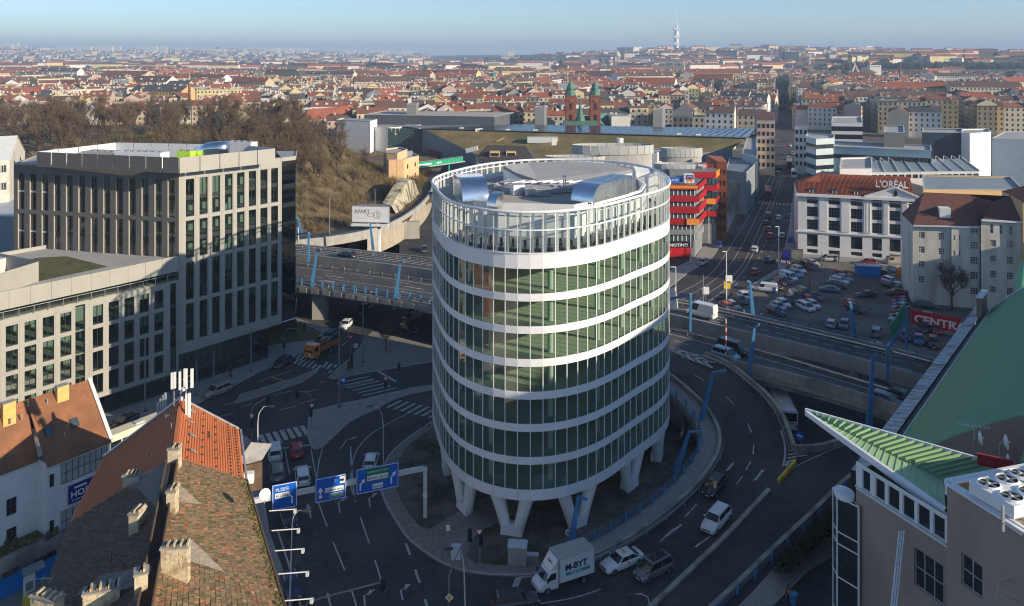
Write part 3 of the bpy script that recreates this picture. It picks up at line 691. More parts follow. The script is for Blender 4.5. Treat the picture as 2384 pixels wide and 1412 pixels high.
def cypress_mesh():
	b=B(); rr=random.Random(3)
	for k in range(150):
		h=rr.random()**.8; r=(.05+.2*(1-h)**.8*(1 if h>.12 else.7))*rr.uniform(.5,1.05); a=rr.uniform(0,6.28)
		c=Vector((r*math.cos(a),r*math.sin(a),.42+h*1.15)); s=.09; d=Vector((math.cos(a),math.sin(a),1.2)).normalized(); v=Vector((-math.sin(a),math.cos(a),0))
		b.face(c-v*s*.6,c+v*s*.6,c+d*s*1.9)
	return b
me=None
k=0
for i in order[:34]:
	m_=(TH[i]+TH[i+1])/2; p=rp(m_,.85)
	if facing(i)<.25:continue
	k+=1; nm=round(p.x*F/p.y+CX)
	t=thing('potted_cypress','small cypress in a dark box behind the glass screen of the white round building','potted tree',(p.x,p.y,zt0-.12),m_+math.pi/2,'cypress pots along the roof terrace')
	if me is None:
		q=B(); q.box(0,0,0,.85,.5,.45); bx_=q.obj('planter',dark_metal,t); tr_=cypress_mesh().obj('crown',cy_m,t); me=(bx_.data,tr_.data)
	else:inst('planter',me[0],t); inst('crown',me[1],t,rz=R.uniform(0,6),sc=(1,1,R.uniform(.75,1.15)))
	# --- wall builder with real openings
def wall_open(b,p0,p1,z0,z1,ops,depth=.25,rev=None):
	"""outer skin from p0 to p1 with rectangular openings (u0, u1, za, zb) and their reveals; outside is right of p0->p1"""
	p0,p1=Vector((p0[0],p0[1],0)),Vector((p1[0],p1[1],0)); d=p1-p0; L=d.length; d.normalize(); n=Vector((d.y,-d.x,0))
	us=sorted({0.,L,*[o[0]for o in ops],*[o[1]for o in ops]}); zs=sorted({z0,z1,*[o[2]for o in ops],*[o[3]for o in ops]})
	k0=b.k; P=lambda u,z,i=0.:tuple(p0+d*u-n*i+Vector((0,0,z)))
	for u0,u1 in zip(us,us[1:]):
		run=None
		for za,zb in zip(zs,zs[1:]):
			um,zm=(u0+u1)/2,(za+zb)/2
			solid=not any(o[0]<um<o[1]and o[2]<zm<o[3]for o in ops)
			if solid:run=(run[0],zb)if run else(za,zb)
			if(not solid or zb==zs[-1])and run:
				b.face(P(u0,run[0]),P(u1,run[0]),P(u1,run[1]),P(u0,run[1])); run=None
	if rev is not None:b.mat(rev)
	for(u0,u1,za,zb)in ops:
		b.face(P(u0,za),P(u0,zb),P(u0,zb,depth),P(u0,za,depth)); b.face(P(u1,za),P(u1,za,depth),P(u1,zb,depth),P(u1,zb))
		b.face(P(u0,za),P(u0,za,depth),P(u1,za,depth),P(u1,za)); b.face(P(u0,zb),P(u1,zb),P(u1,zb,depth),P(u0,zb,depth))
	b.mat(k0)
_wc={}; blind_m=mat('roller_blind',(.6,.62,.56),.8,.05,1.)
def window_at(parent,p0,p1,o,depth,style,glz,frm,name='window',pane_child=True):
	"""a window unit (frame, with its pane as a child) set back in an opening; shared mesh per size"""
	P0,P1=Vector((p0[0],p0[1],0)),Vector((p1[0],p1[1],0)); d=(P1-P0).normalized(); n=Vector((d.y,-d.x,0))
	w,h=round(o[1]-o[0],2),round(o[3]-o[2],2); key=(w,h,style,glz.name,frm.name)
	if key not in _wc:
		f=.07; b=B()
		def bar(x0,x1,za,zb,t=.05):b.box((x0+x1)/2,0,za,x1-x0,t,zb-za)
		bar(0,f,0,h); bar(w-f,w,0,h); bar(f,w-f,0,f); bar(f,w-f,h-f,h)
		cols,rows=style[0],style[1]
		for k in range(1,cols):bar(w*k/cols-.035,w*k/cols+.035,f,h-f,.06)
		for k in range(1,rows):bar(f,w-f,h*k/rows-.035,h*k/rows+.035,.055)
		if len(style)>2:bar(f,w-f,style[2],style[2]+style[3],.07)
		fm=b.obj(name,frm); g=B(); g.face((f/2,.01,f/2),(w-f/2,.01,f/2),(w-f/2,.01,h-f/2),(f/2,.01,h-f/2)); gm=g.obj('pane',glz)
		_wc[key]=(fm.data,gm.data); bpy.data.objects.remove(fm); bpy.data.objects.remove(gm)
	fm,gm=_wc[key]; q=P0+d*o[0]-n*depth
	pl=parent.location; a=-parent.rotation_euler.z; c,t=math.cos(a),math.sin(a); X,Y=q.x-pl.x,q.y-pl.y
	wo=inst(name,fm,parent,(X*c-Y*t,X*t+Y*c,o[2]-pl.z),math.atan2(d.y,d.x)+a)
	if pane_child:inst('pane',gm,wo)
	if 'glass' in glz.name and R.random()<.34:
		f=R.choice((.2,.3,.45,.6))if R.random()<.6 else-.16
		kb_=(w,h,f)
		if kb_ not in _wc:q_=B(); q_.box(w/2,.12,h*(1-f)if f>0 else.1,w*.86,.03,h*abs(f)); o_=q_.obj('blind',blind_m); _wc[kb_]=o_.data; bpy.data.objects.remove(o_)
		inst('blind' if f>0 else 'radiator',_wc[kb_],wo)
	return wo
	# --- grey office tower and its lower wing
g0,g1=at(244,965),at(506,875.6); ud=(g1-g0).normalized(); nb=Vector((ud.y,-ud.x,0))
g0=g0+nb*.7
def onB(px):
	k=(px-CX)/F; t=(k*g0.y-g0.x)/(ud.x-k*ud.y); return g0+ud*t
Ck,Rk=onB(416.5),onB(656); Gk=onB(688)
ZT=zf(396,Ck.y)
dA=(atY(32,380.6,F*(H-ZT)/(380.6-YH))-Ck); dA.z=0; LA=dA.length; dA.normalize(); Lk=Ck+dA*LA
tw=thing('grey_office_tower','tall grey office tower with ten rows of paired windows and plant screen on top','office building',(Ck.x,Ck.y,0))
zg=6.9; pitch2=6.75; ROWS=[(33.9-6.75*k-6.1,33.9-6.75*k)for k in range(3,-1,-1)]
LB=(Rk-Ck).length
b=B(); opB=[]; cw=LB/8.35
COLB=[(433,452),(465,483),(494.7,512),(524.6,540.6),(552.5,568.5),(580,595.7),(607,622),(631.7,647)]
for r in range(4):
	for c in range(8):
		ua,ub=(onB(COLB[c][0])-Ck).length,(onB(COLB[c][1])-Ck).length; um=(ua+ub)/2; opB.append((um-.72,um+.72,*ROWS[r]))
wall_open(b,Ck,Rk,zg-1.1,ZT,opB,.35,1); b.obj('facade',[tower_light,tower_light],tw,w=True)
for o in opB:window_at(tw,Ck,Rk,o,.3,(2,1,(o[3]-o[2])/2-.35,.7),glass_dark,frame_dark)
b=B(); opA=[]; ca=LA/13.2
for r in range(4):
	for c in range(13):
		u=.75+c*ca; opA.append((u,u+ca*.55,*ROWS[r]))
opAr=[(LA-o[1],LA-o[0],o[2],o[3])for o in opA]
wall_open(b,Lk,Ck,zg-1.1,ZT,opAr,.35,1); b.obj('facade',[tower_shaded,tower_light],tw,w=True)
for o in opAr:window_at(tw,Lk,Ck,o,.3,(2,1,(o[3]-o[2])/2-.3,.6),glass_dark,frame_dark)
bkR,bkL=Rk+Vector((-.78,.62,0))*30,Lk+Vector((-.25,.97,0))*22
b=B()
for r in range(4):
	for zz in(ROWS[r][0]-.06,ROWS[r][1]+.06):b.beam(Ck+nb*.004+Vector((0,0,zz)),Rk+nb*.004+Vector((0,0,zz)),.012,.03)
for c in range(9):
	for du in(-.12,.12+cw*.42-.24 if False else.0):
		u=.98+c*cw-cw*.21; p=Ck+ud*max(.05,min(LB-.05,u)); b.beam(p+nb*.004+Vector((0,0,zg-.8)),p+nb*.004+Vector((0,0,ZT-.05)),.03,.012,up=ud)
b.obj('cladding_joints',grey_metal,tw,w=True,kind='stuff')
b=B(); fl=[ROWS[0][0]-1.2+k*3.375 for k in range(9)]
GR=Gk+Vector((-.25,1,0)).normalized()*9
cg=thing('x','x','x'); bpy.data.objects.remove(cg)
for k in range(8):
	for a,c in((Rk,Rk.lerp(Gk,.5)),(Rk.lerp(Gk,.5),Gk),(Gk,Gk.lerp(GR,.5)),(Gk.lerp(GR,.5),GR)):
		q=B(); q.face((a.x,a.y,fl[k]+.75),(c.x,c.y,fl[k]+.75),(c.x,c.y,fl[k+1]),(a.x,a.y,fl[k+1])); q.obj('corner_pane',glass_dark,tw,w=True)
	q=B(); q.beam(Rk+Vector((0,0,fl[k]+.37)),Gk+Vector((0,0,fl[k]+.37)),.1,.75); q.beam(Gk+Vector((0,0,fl[k]+.37)),GR+Vector((0,0,fl[k]+.37)),.1,.75); q.obj('corner_spandrel',pane_dark,tw,w=True)
q=B(); q.face(*[(p.x,p.y,ZT-.1)for p in(Rk,Gk,GR,GR+Vector((-4,0,0)))]); q.beam(Rk+Vector((0,0,ZT-.3)),Gk+Vector((0,0,ZT-.3)),.15,.7); q.beam(Gk+Vector((0,0,ZT-.3)),GR+Vector((0,0,ZT-.3)),.15,.7); q.obj('corner_roof',tower_light,tw,w=True)
ins=lambda p,k:p+((Ck+Rk+Lk+bkR)/4-p).normalized()*k
outl=[Lk,Ck,Rk,bkR,bkL]
for k in range(9):
	P=[ins(p,.5)for p in(Lk,Ck,Rk)]+[bkR,bkL]; z=ROWS[0][0]-.45+k*3.375-(.0)
	q=B(); q.prism([(p.x,p.y)for p in P],z,z+.3,bottom=True); q.obj('floor_slab',[floor_in],tw,w=True)
q=B(); mid=Ck*.42+bkR*.3+bkL*.28
q.prism([((ins(p,6.5)).x,(ins(p,6.5)).y)for p in outl],zg,ZT-1.2,top=False); q.obj('core',core_in,tw,w=True)
q=B(); q.strip([Vector((p.x,p.y,0))for p in(GR,bkR,bkL,Lk)],[Vector((p.x,p.y,ZT))for p in(GR,bkR,bkL,Lk)]); q.obj('rear_wall',tower_shaded,tw,w=True)
q=B(); q.face(*[(p.x,p.y,ZT-.25)for p in outl]); q.obj('roof',roof_membrane,tw,w=True)
q=B()
for a,c in zip(outl,outl[1:]+outl[:1]):q.beam(ins(a,.2)+Vector((0,0,ZT-.1)),ins(c,.2)+Vector((0,0,ZT-.1)),.4,.22)
q.obj('coping',tower_light,tw,w=True)
zs=ZT+2.35
s1=Ck+(-nb)*.9-dA*-.1; sB0=Ck-nb*.55+ud*.15; sB1=onB(640)-nb*.55; sA1=Ck+dA*(LA*.862)-nb*.55
def scr(px,py):return at(px,py,zs)
sc_=[scr(85,354),scr(417,368),scr(640,346),scr(560,337.5),scr(270,332.5)]
sc_=[Vector((p.x,p.y,0))for p in sc_]
q=B(); q.prism([(p.x,p.y)for p in sc_],ZT-.1,zs,top=False)
for a,c,m_,nm in((0,1,tower_shaded,'shaded_side'),(1,2,tower_light,'pale'),(2,3,pale_steel,''),(3,4,pale_steel,''),(4,0,pale_steel,'')):
	A,Cc=sc_[a],sc_[c]; n=max(3,int((Cc-A).length/3.1))
	for k in range(n):
		u,v=A.lerp(Cc,k/n+.004),A.lerp(Cc,(k+1)/n-.004); q=B(); q.beam(u+Vector((0,0,(ZT+zs)/2-.05)),v+Vector((0,0,(ZT+zs)/2-.05)),.12,zs-ZT+.1); q.obj('screen_panel',m_,tw,w=True)
		for j in range(7):
			pass
for k in range(14):
	p=Ck+dA*(1.6+k*2.25)-nb*.25+dA*0; q=B(); q.box(p.x,p.y-.1,ZT,.18,.18,.35); q.obj('facade_spotlight',steel,tw,w=True)
ar_=[(330,361,'white chiller with row of fans on the tower roof',white_panel,9.,2.2,1.6),(434,358,'lime green wrapped air unit on the tower roof',None,2.6,1.6,1.5),(560,345,'grey air handling box with lime end on the tower roof',pale_steel,5.5,2.2,2.2),(260,352,'flat dark roof hatch structure on the tower roof',roof_membrane,10,3.2,1.0),(470,349,'low white duct run on the tower roof',white_panel,5,1.2,1.2)]
lime=mat('lime_wrap',(.45,.75,.05),.5,.1,2.)
rzA=math.atan2(dA.y,dA.x)
for x,y,l,m_,sx,sy,sz in ar_:
	p=at(x,y,zs-.6); t=thing('roof_unit',l,'roof unit',(p.x,p.y,ZT-.2),rzA); q=B(); q.box(0,0,0,sx,sy,sz+.9); q.obj('casing',m_ or lime,t)
	for k in range(int(sx/1.3)):q=B(); q.lathe([(.45,0),(.45,.2),(.3,.22)],10,-sx/2+.7+k*1.3,0,sz+.9); q.obj('fan',grey_metal,t)
p=at(500,353,zs-.4); t=thing('roof_duct','shiny bent duct beside the grey air handling box on the tower roof','air duct',(p.x,p.y,ZT+1.2)); q=B(); q.tube([(-3,0,.2),(-1,0,1.2),(.6,0,1.35),(2.2,0,1.3)],[1.1,1.15,1.15,1.1],14); q.obj('tube',zinc,t,smooth=True)
fr=g0-nb*.75
def shop(p,q_,z0,z1,n,par):
	for k in range(n):
		a,c=p.lerp(q_,k/n),p.lerp(q_,(k+1)/n); w=B(); w.face((a.x,a.y,z0),(c.x,c.y,z0),(c.x,c.y,z1),(a.x,a.y,z1)); w.obj('shop_pane',glass_dark,par,w=True)
		w=B(); w.box(a.x,a.y,z0,.1,.12,z1-z0); w.obj('mullion',frame_dark,par,w=True)
sf0,sf1=Ck-nb*.8,onB(630)-nb*.8
shop(sf0,sf1,.15,zg-1.0,12,tw)
q=B(); q.face(*[(p.x,p.y,zg-.92)for p in(Ck,Rk,bkR,bkL,Lk)]); q.obj('soffit',tower_shaded,tw,w=True)
q=B(); c1=sf1-nb*10; q.strip([Vector((p.x,p.y,0))for p in(sf1,c1)],[Vector((p.x,p.y,zg-.9))for p in(sf1,c1)]); q.obj('side_glazing',pane_dark,tw,w=True)
q=B(); q.prism([((sf0-nb*5).x,(sf0-nb*5).y),((sf1-nb*5).x,(sf1-nb*5).y),(bkR.x,bkR.y),(bkL.x,bkL.y)],0,zg-1,top=False); q.obj('rear_core',core_in,tw,w=True)
q=B(); a=Rk+Vector((0,0,zg-.8)); q.beam(a+nb*.2,Gk+nb*.3+Vector((0,0,zg-.8)),.25,.12); q.obj('edge_light',white_panel,tw,w=True)
W1,W0=onB(414)+nb*.25,onB(-330)+nb*.25; UE=(onB(414)-onB(393)).length
zw=zf(598,W1.y); LW=(W1-W0).length; z5=zw-2.0
wg=thing('grey_office_wing','lower pale grey office wing with set back glass top floor beside the tower','office building',(W1.x,W1.y,0))
zc=[3.4,6.95,10.4,13.8,17.3]; ZTE=17.95
b=B(); op=[]; pw=2.32; n=int(LW/pw)
k=0; u=LW-UE-.99
while u>1.8:
	if k==5:slot=(u-1.62,u-.25,3.3,17.6); u-=2.15
	else:
		for r in range(4):op.append((u-1.5,u,3.87+3.42*r,6.72+3.42*r))
		u-=2.32
	k+=1
slot2=(LW-UE+.1,LW-.35,3.3,17.6)
wall_open(b,W0,W1,3.15,ZTE,op+[slot,slot2],.3,0); b.obj('facade',[tower_light],wg,w=True)
for o in op:window_at(wg,W0,W1,o,.26,(2,1),glass_dark,frame_dark)
for sl in(slot,slot2):
	for r in range(4):window_at(wg,W0,W1,(sl[0],sl[1],zc[r],zc[r+1]-.06),.28,(1,1),glass_dark,frame_dark)
b=B()
for z in(3.8,7.0,10.4,13.8,17.2):b.beam(W0+nb*.004+Vector((0,0,z)),W1+nb*.004+Vector((0,0,z)),.012,.03)
for c in range(n*2):
	u=LW-UE-.6-c*pw/2
	if u<0:break
	p=W0+ud*u
	if c%2==0:b.beam(p+nb*.004+Vector((0,0,3.2)),p+nb*.004+Vector((0,0,ZTE-.1)),.03,.012,up=ud)
b.obj('cladding_joints',grey_metal,wg,w=True,kind='stuff')
T0,T1=W0-nb*1.5,W1-nb*1.5
nt_=int(LW/1.55)
for k in range(nt_):
	a,c=T0.lerp(T1,k/nt_),T0.lerp(T1,(k+1)/nt_); w=B(); w.face((a.x,a.y,ZTE+.1),(c.x,c.y,ZTE+.1),(c.x,c.y,z5-.2),(a.x,a.y,z5-.2)); w.obj('terrace_pane',glass_dark,wg,w=True)
	w=B(); w.box(a.x,a.y,ZTE,.1,.14,z5-ZTE); w.obj('mullion',frame_dark,wg,w=True)
np_=int(LW/2.6)
for k in range(np_):
	a,c=W0.lerp(W1,k/np_+.0004),W0.lerp(W1,(k+1)/np_-.0004); w=B(); w.beam(a-nb*.1+Vector((0,0,(z5+zw)/2-.1)),c-nb*.1+Vector((0,0,(z5+zw)/2-.1)),.25,zw-z5+.5); w.obj('fascia_panel',tower_light,wg,w=True)
ng=int(LW/1.9)
for k in range(ng):
	a,c=W0.lerp(W1,(k+.05)/ng),W0.lerp(W1,(k+.95)/ng); w=B(); w.face(*[tuple(p-nb*.15+Vector((0,0,z)))for p,z in((a,ZTE+.1),(c,ZTE+.1),(c,ZTE+1.),(a,ZTE+1.))]); w.obj('balustrade_pane',glass_clear,wg,w=True)
	w=B(); w.box((a-nb*.1).x,(a-nb*.1).y,ZTE-.3,.07,.07,1.35); w.obj('balustrade_post',steel,wg,w=True)
q=B(); q.beam(W0-nb*.15+Vector((0,0,ZTE+1.06)),W1-nb*.15+Vector((0,0,ZTE+1.06)),.07,.06); q.obj('handrail',steel,wg,w=True)
bW0,bW1=W0-nb*24,W1-nb*24
for k,z in enumerate(zc[:4]+[ZTE-.12,ZTE]):
	q=B(); q.prism([((p).x,(p).y)for p in(W0-nb*.4,W1-nb*.4,bW1,bW0)],z-.15,z+.1,bottom=True); q.obj('floor_slab',floor_in if k<5 else paving,wg,w=True)
q=B(); q.prism([(p.x,p.y)for p in(W0-nb*7,W1-nb*7,bW1,bW0)],0,z5,top=False); q.obj('core',core_in,wg,w=True)
q=B(); q.face(*[(p.x,p.y,zw-.35)for p in(W0-nb*.3,W1-nb*.3,bW1,bW0)]); q.obj('roof',roof_membrane,wg,w=True)
q=B(); q.face(*[(p.x,p.y,z5-.25)for p in(W0-nb*.3,W1-nb*.3,bW1,bW0)]); q.obj('soffit',white_wall,wg,w=True)
q=B(); gp=[at(x,y,zw-.3)for x,y in((92,632),(175,597),(165,588),(110,600),(60,600),(60,668),(92,662),(250,622))]
gp=[at(x,y,zw-.33)for x,y in((92,655),(252,621),(155,597),(92,600),(20,612),(20,662))]
q.face(*[tuple(p)for p in gp]); q.obj('green_roof',grass_m,wg,w=True)
pu=[at(x,y,zw+2.6)for x,y in((-60,655),(90,609),(60,602),(-60,578))]
q=B(); q.prism([(p.x,p.y)for p in pu],zw-.3,zw+2.6,top=False); q.obj('plant_screen',tower_light,wg,w=True)
p=at(20,606,zw+2); t=thing('roof_unit','grey air unit inside the plant screen of the lower wing','roof unit',(p.x-3,p.y+1,zw-.3),rzA); q=B(); q.box(0,0,0,4,2,2.4); q.obj('casing',pale_steel,t)
q=B(); q.beam(W1-nb*2+Vector((0,0,zw-.1)),W1-nb*22+Vector((0,0,zw-.1)),.3,.7); q.beam(bW0+Vector((0,0,zw-.1)),bW1+Vector((0,0,zw-.1)),.3,.7); q.obj('coping',tower_light,wg,w=True)
shop(W0-nb*.9,W1-nb*.9,.15,3.15,int(LW/2.4),wg)
q=B(); q.face(*[(p.x,p.y,3.12)for p in(W0,W1,W1-nb*3,W0-nb*3)]); q.obj('shop_soffit',tower_shaded,wg,w=True)
q=B(); q.strip([Vector((p.x,p.y,0))for p in(W0,bW0,bW1)],[Vector((p.x,p.y,zw))for p in(W0,bW0,bW1)]); q.obj('rear_wall',tower_shaded,wg,w=True)
# --- old tiled houses at lower left
tile_new=mat('roof_tile_new',(.55,.17,.06),.75,.06,.8)
tile_brown=add_grime(mat('roof_tile_brown',(.27,.115,.055),.85,.2,1.2),(.13,.07,.04),.7,.3,.5,.7,(1,1,1))
tile_fc=facecol('roof_tile_old',.9,bump=.5,var=.3,scale=6.)
brick_m=add_grime(mat('chimney_masonry',(.58,.48,.32),.95,.25,4.,bump=.6),(.3,.19,.12),.8,1.2,.5,.65,(1,1,1))
plaster_old=add_grime(mat('old_plaster',(.55,.52,.46),.9,.1,.8,bump=.2),(.3,.27,.23),.7,.4,.5,.7,(1,1,.4))
plaster_w=add_grime(mat('white_plaster',(.74,.73,.70),.9,.06,.6),(.5,.48,.45),.7,.3,.55,.75,(1,1,.3))
wood_m=mat('weathered_wood',(.12,.08,.05),.9,.3,2.,bump=.4)
net_m=bpy.data.materials.new('roof_net'); net_m.use_nodes=True; _t=net_m.node_tree; _p=_t.nodes['Principled BSDF']
_p.inputs['Base Color'].default_value=(.6,.58,.55,1); _p.inputs['Alpha'].default_value=.2; _p.inputs['Roughness'].default_value=.9
ZE,ZRG=16.0,20.3
E0,E1=at(556,1000,ZE),at(664,1440,ZE); EM=at(569,1118,ZE)
G0=at(421,929,ZRG); G1=at(335,1440,ZRG); GM=at(404,1066,ZRG)
L0,L1,LM=at(240,1066,ZE),at(85,1440,ZE),at(158,1222,ZE)
NR=thing('red_tiled_house','house end with new bright orange tiled gable roof carrying antennas','house',(G0.x,G0.y,0))
OH=thing('old_tiled_house','old terraced house with mossy weathered tile roof and masonry chimneys','house',(GM.x,GM.y,0))
def slope(par,name,m,e0,e1,r0,r1,th=.18):
	b=B(); d=Vector((0,0,-th)); b.face(e0,e1,r1,r0)
	for p,q in((e0,e1),(e1,r1),(r1,r0),(r0,e0)):b.face(p,q,q+d,p+d)
	return b.obj(name,m,par,w=True)
slope(NR,'roof',tile_new,E0,EM,G0,GM); slope(NR,'roof',tile_new,L0,LM,G0,GM)
q=B()
for k in range(1,26):
	t=k/26
	for a0,a1,b0,b1 in((E0,EM,G0,GM),(L0,LM,G0,GM)):
		p,r=a0.lerp(b0,t)+Vector((0,0,.03)),a1.lerp(b1,t)+Vector((0,0,.03)); q.beam(p,r,.05,.03)
q.obj('tile_courses',tile_new,NR,w=True,kind='stuff')
for row,n in((.08,17),(.2,16),(.42,7),(.62,8),(.83,8)):
	for i in range(n):
		t=(i+.6)/n; p=E0.lerp(G0,row).lerp(EM.lerp(GM,row),t); w=B(); w.beam(p,p+Vector((.1,.0,.16)),.05,.12); w.obj('snow_guard',dark_metal,NR,w=True)
w=B(); w.beam(E0+Vector((0,0,.1)),G0+Vector((0,0,.1)),.28,.12); w.beam(L0+Vector((0,0,.1)),G0+Vector((0,0,.1)),.28,.12); w.obj('verge_flashing',steel,NR,w=True)
w=B(); w.tube([E0+Vector((.2,0,-.05)),EM+Vector((.2,0,-.05))],.1,6); w.obj('gutter',steel,NR,w=True)
w=B(); w.beam(G0+Vector((0,0,.1)),GM+Vector((0,0,.1)),.3,.16); w.obj('ridge_cap',tile_new,NR,w=True)
for t,s,wd in((.12,.84,.5),(.33,.86,.4),(.55,.82,.75),(.8,.8,.7)):
	p=E0.lerp(G0,s).lerp(EM.lerp(GM,s),t); pe_=E0.lerp(G0,s-.09).lerp(EM.lerp(GM,s-.09),t); w=B(); w.beam(p+Vector((0,0,.06)),pe_+Vector((0,0,.06)),wd,.04); w.obj('roof_step',steel,NR,w=True)
p=E0.lerp(G0,.5).lerp(EM.lerp(GM,.5),.42); w=B(); w.beam(p+Vector((-.35,.45,.12)),p+Vector((.2,-.75,.12)),.2,.15); w.obj('roof_hatch',wood_m,NR,w=True)
wl=[E0,EM,E1]
b=B(); b.strip([Vector((p.x-.3,p.y,0))for p in(E0,EM)],[Vector((p.x-.3,p.y,ZE))for p in(E0,EM)]); b.face((E0.x-.3,E0.y-.1,0),(L0.x+.3,L0.y-.1,0),(L0.x+.3,L0.y-.1,ZE),(G0.x,G0.y-.1,ZRG-.2),(E0.x-.3,E0.y-.1,ZE)); b.strip([Vector((p.x+.3,p.y,0))for p in(L0,LM)],[Vector((p.x+.3,p.y,ZE))for p in(L0,LM)]); b.obj('wall',plaster_old,NR,w=True)
b=B(); b.strip([Vector((p.x-.3,p.y,0))for p in(EM,E1)],[Vector((p.x-.3,p.y,ZE))for p in(EM,E1)]); b.strip([Vector((p.x+.3,p.y,0))for p in(LM,L1)],[Vector((p.x+.3,p.y,ZE))for p in(LM,L1)]); b.face((E1.x-.3,E1.y,0),(E1.x-.3,E1.y,ZE),(G1.x,G1.y,ZRG),(L1.x+.3,L1.y,ZE),(L1.x+.3,L1.y,0)); b.obj('wall',plaster_old,OH,w=True)
up=Vector((0,0,.12))
slope(OH,'roof_deck',wood_m,EM,E1,GM,G1,.25); slope(OH,'roof_deck',wood_m,LM,L1,GM,G1,.25)
rr=random.Random(11)
def tile_col(dark):
	r=rr.random()
	if r<.30:c=(.25,.175,.095)
	elif r<.52:c=(.29,.185,.1)
	elif r<.68:c=(.18,.135,.075)
	elif r<.84:c=(.19,.16,.07)
	elif r<.96:c=(.32,.155,.08)
	else:c=(.42,.18,.085)
	if dark:c=tuple(lerp(x,y,.65)for x,y in zip(c,(.075,.05,.045)))  # slope turned from the sun: its shade is mixed into the tile colours
	k=rr.uniform(.75,1.25); return tuple(x*k for x in c)
def tile_pts(o,u,v,n,w,l):
	"""front-raised slab: o lower-left corner, u along the eave, v up the slope"""
	t=.035+rr.uniform(0,.035); j=rr.uniform(-.03,.03)
	a,b_,c,d=o+u*.008+v*j+n*t,o+u*(w-.008)+v*j+n*(t+rr.uniform(-.015,.015)),o+u*(w-.008)+v*l+n*.01,o+u*.008+v*l+n*.01
	return a,b_,c,d,a-n*(t-.002),b_-n*(t-.002)
def lay(e0,e1,r0,r1,tw_,tl,par,dark,singles):
	rest=B(); cols=[]; tiles=[]
	n=(e1-e0).cross(r0-e0).normalized()
	if n.z<0:n=-n
	nr=int((r0-e0).length/tl)
	for i in range(nr):
		t0=i/nr; a,c=e0.lerp(r0,t0),e1.lerp(r1,t0); L=(c-a).length; u=(c-a)/L; v=((r0-e0).lerp(r1-e1,.5)).normalized(); nc=int(L/tw_); off=(.5*tw_ if i%2 else 0)
		for k in range(nc):tiles.append((a+u*(k*tw_+off)+up,u,v,n))
	tiles.sort(key=lambda t_:(t_[0]-Vector((0,0,H))).length)
	cnt=0
	for o,u,v,n_ in tiles:
		pts=tile_pts(o,u,v,n_,tw_,tl*1.15); c=tile_col(dark(o))
		px,py=CX+F*o.x/o.y,YH+F*(H-o.z)/o.y
		if cnt<singles and py<1408 and px>5:
			q=B(); q.face(*pts[:4]); q.face(pts[4],pts[5],pts[1],pts[0]); t=q.obj('tile',tile_fc,par,w=True); setcol(t,[c,c]); cnt+=1
		else:rest.face(*pts[:4]); rest.face(pts[4],pts[5],pts[1],pts[0]); cols+=[c,c]
	o=rest.obj('tiles',tile_fc,par,w=True,kind='stuff'); setcol(o,cols)
lay(EM,E1,GM,G1,.27,.30,OH,lambda o:False,300)
OB=thing('old_tiled_roof_slope','x','x'); bpy.data.objects.remove(OB)
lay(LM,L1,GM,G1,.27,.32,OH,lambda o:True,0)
b=B(); q=(GM-G1).normalized(); s=Vector((-q.y,q.x,0)).normalized()
for sgn in(-1,1):b.beam(GM+s*.42*sgn+Vector((0,0,.35)),G1+s*.42*sgn+Vector((0,0,.35)),.09,.5)
b.obj('ridge_board',wood_m,OH,w=True)
b=B(); b.beam(GM+Vector((0,0,.22)),G1+Vector((0,0,.22)),.8,.06); b.obj('ridge_walk',mat('ridge_plank',(.05,.03,.02),.9,.3,2.),OH,w=True)
w=B(); w.tube([EM+Vector((.22,0,0)),E1+Vector((.22,0,0))],.11,6); w.obj('gutter',wood_m,OH,w=True)
moss=mat('moss',(.10,.095,.02),.95,.4,6.,bump=.6); w=B()
for k in range(260):
	t=rr.random(); p=EM.lerp(E1,t)+(GM-EM).normalized()*rr.random()**2*.55+Vector((0,0,.17)); r_=rr.uniform(.04,.13); w.lathe([(r_,0),(r_*.7,r_*.5),(.01,r_*.6)],5,p.x,p.y,p.z)
w.obj('moss',moss,OH,w=True,kind='stuff')
def chimney(px,py,sx,sy,h,label,Y=None,flues=3,rz=None,par=None,z=None):
	"""stack whose foot stands at the photograph point on the roof"""
	if z is None:z=ZRG-.6
	p=at(px,py,z); rz=math.atan2((G1-GM).y,(G1-GM).x)if rz is None else rz
	t=thing('chimney_stack',label,'chimney',tuple(p),rz); q=B(); q.box(0,0,-1.0,sx,sy,h+1.0); q.obj('stack',brick_m,t)
	nb_=int(h/.24)
	for k in range(nb_):
		for j in range(max(1,int(sx/.55))):
			if rr.random()<.75:
				q=B(); q.box(-sx/2+.3+j*.55+(.25 if k%2 else 0),-sy/2-.01,k*.24+.02,.46,.05,.19);
				if h*sx>1.5:q.obj('brick',brick_m,t)
	q=B(); q.box(0,0,h,sx+.14,sy+.14,.12); q.obj('cap',concrete_d,t)
	for k in range(flues):
		x=-sx/2+sx*(k+.5)/flues; q=B()
		for sg in(-1,1):q.beam((x-.2*0+sg*.0,-sy*.36,h+.12),(x,sy*.36,h+.12),.07,.3)
		q.box(x+.17,0,h+.12,.12,sy*.8,.22); q.obj('flue_rib',brick_m,t)
		q=B(); q.box(x,0,h+.121,.16,sy*.5,.02); q.obj('flue',black_m,t)
	return t
chimney(409,1322,1.7,.65,1.4,'big pale masonry chimney on the ridge of the old tiled roof',flues=4,rz=.1,z=20.2)
chimney(402,1190,.62,1.0,1.6,'narrow tall grey chimney beside the ridge gap of the old roof',flues=2,rz=.1,z=20.0)
chimney(320,1245,.7,1.1,1.7,'brick chimney standing on the dark left slope of the old roof',flues=2,rz=-.1,z=19.0)
chimney(329,1376,.75,.75,1.2,'short square pale chimney near the bottom of the old roof',flues=1,rz=.4,z=20.4)
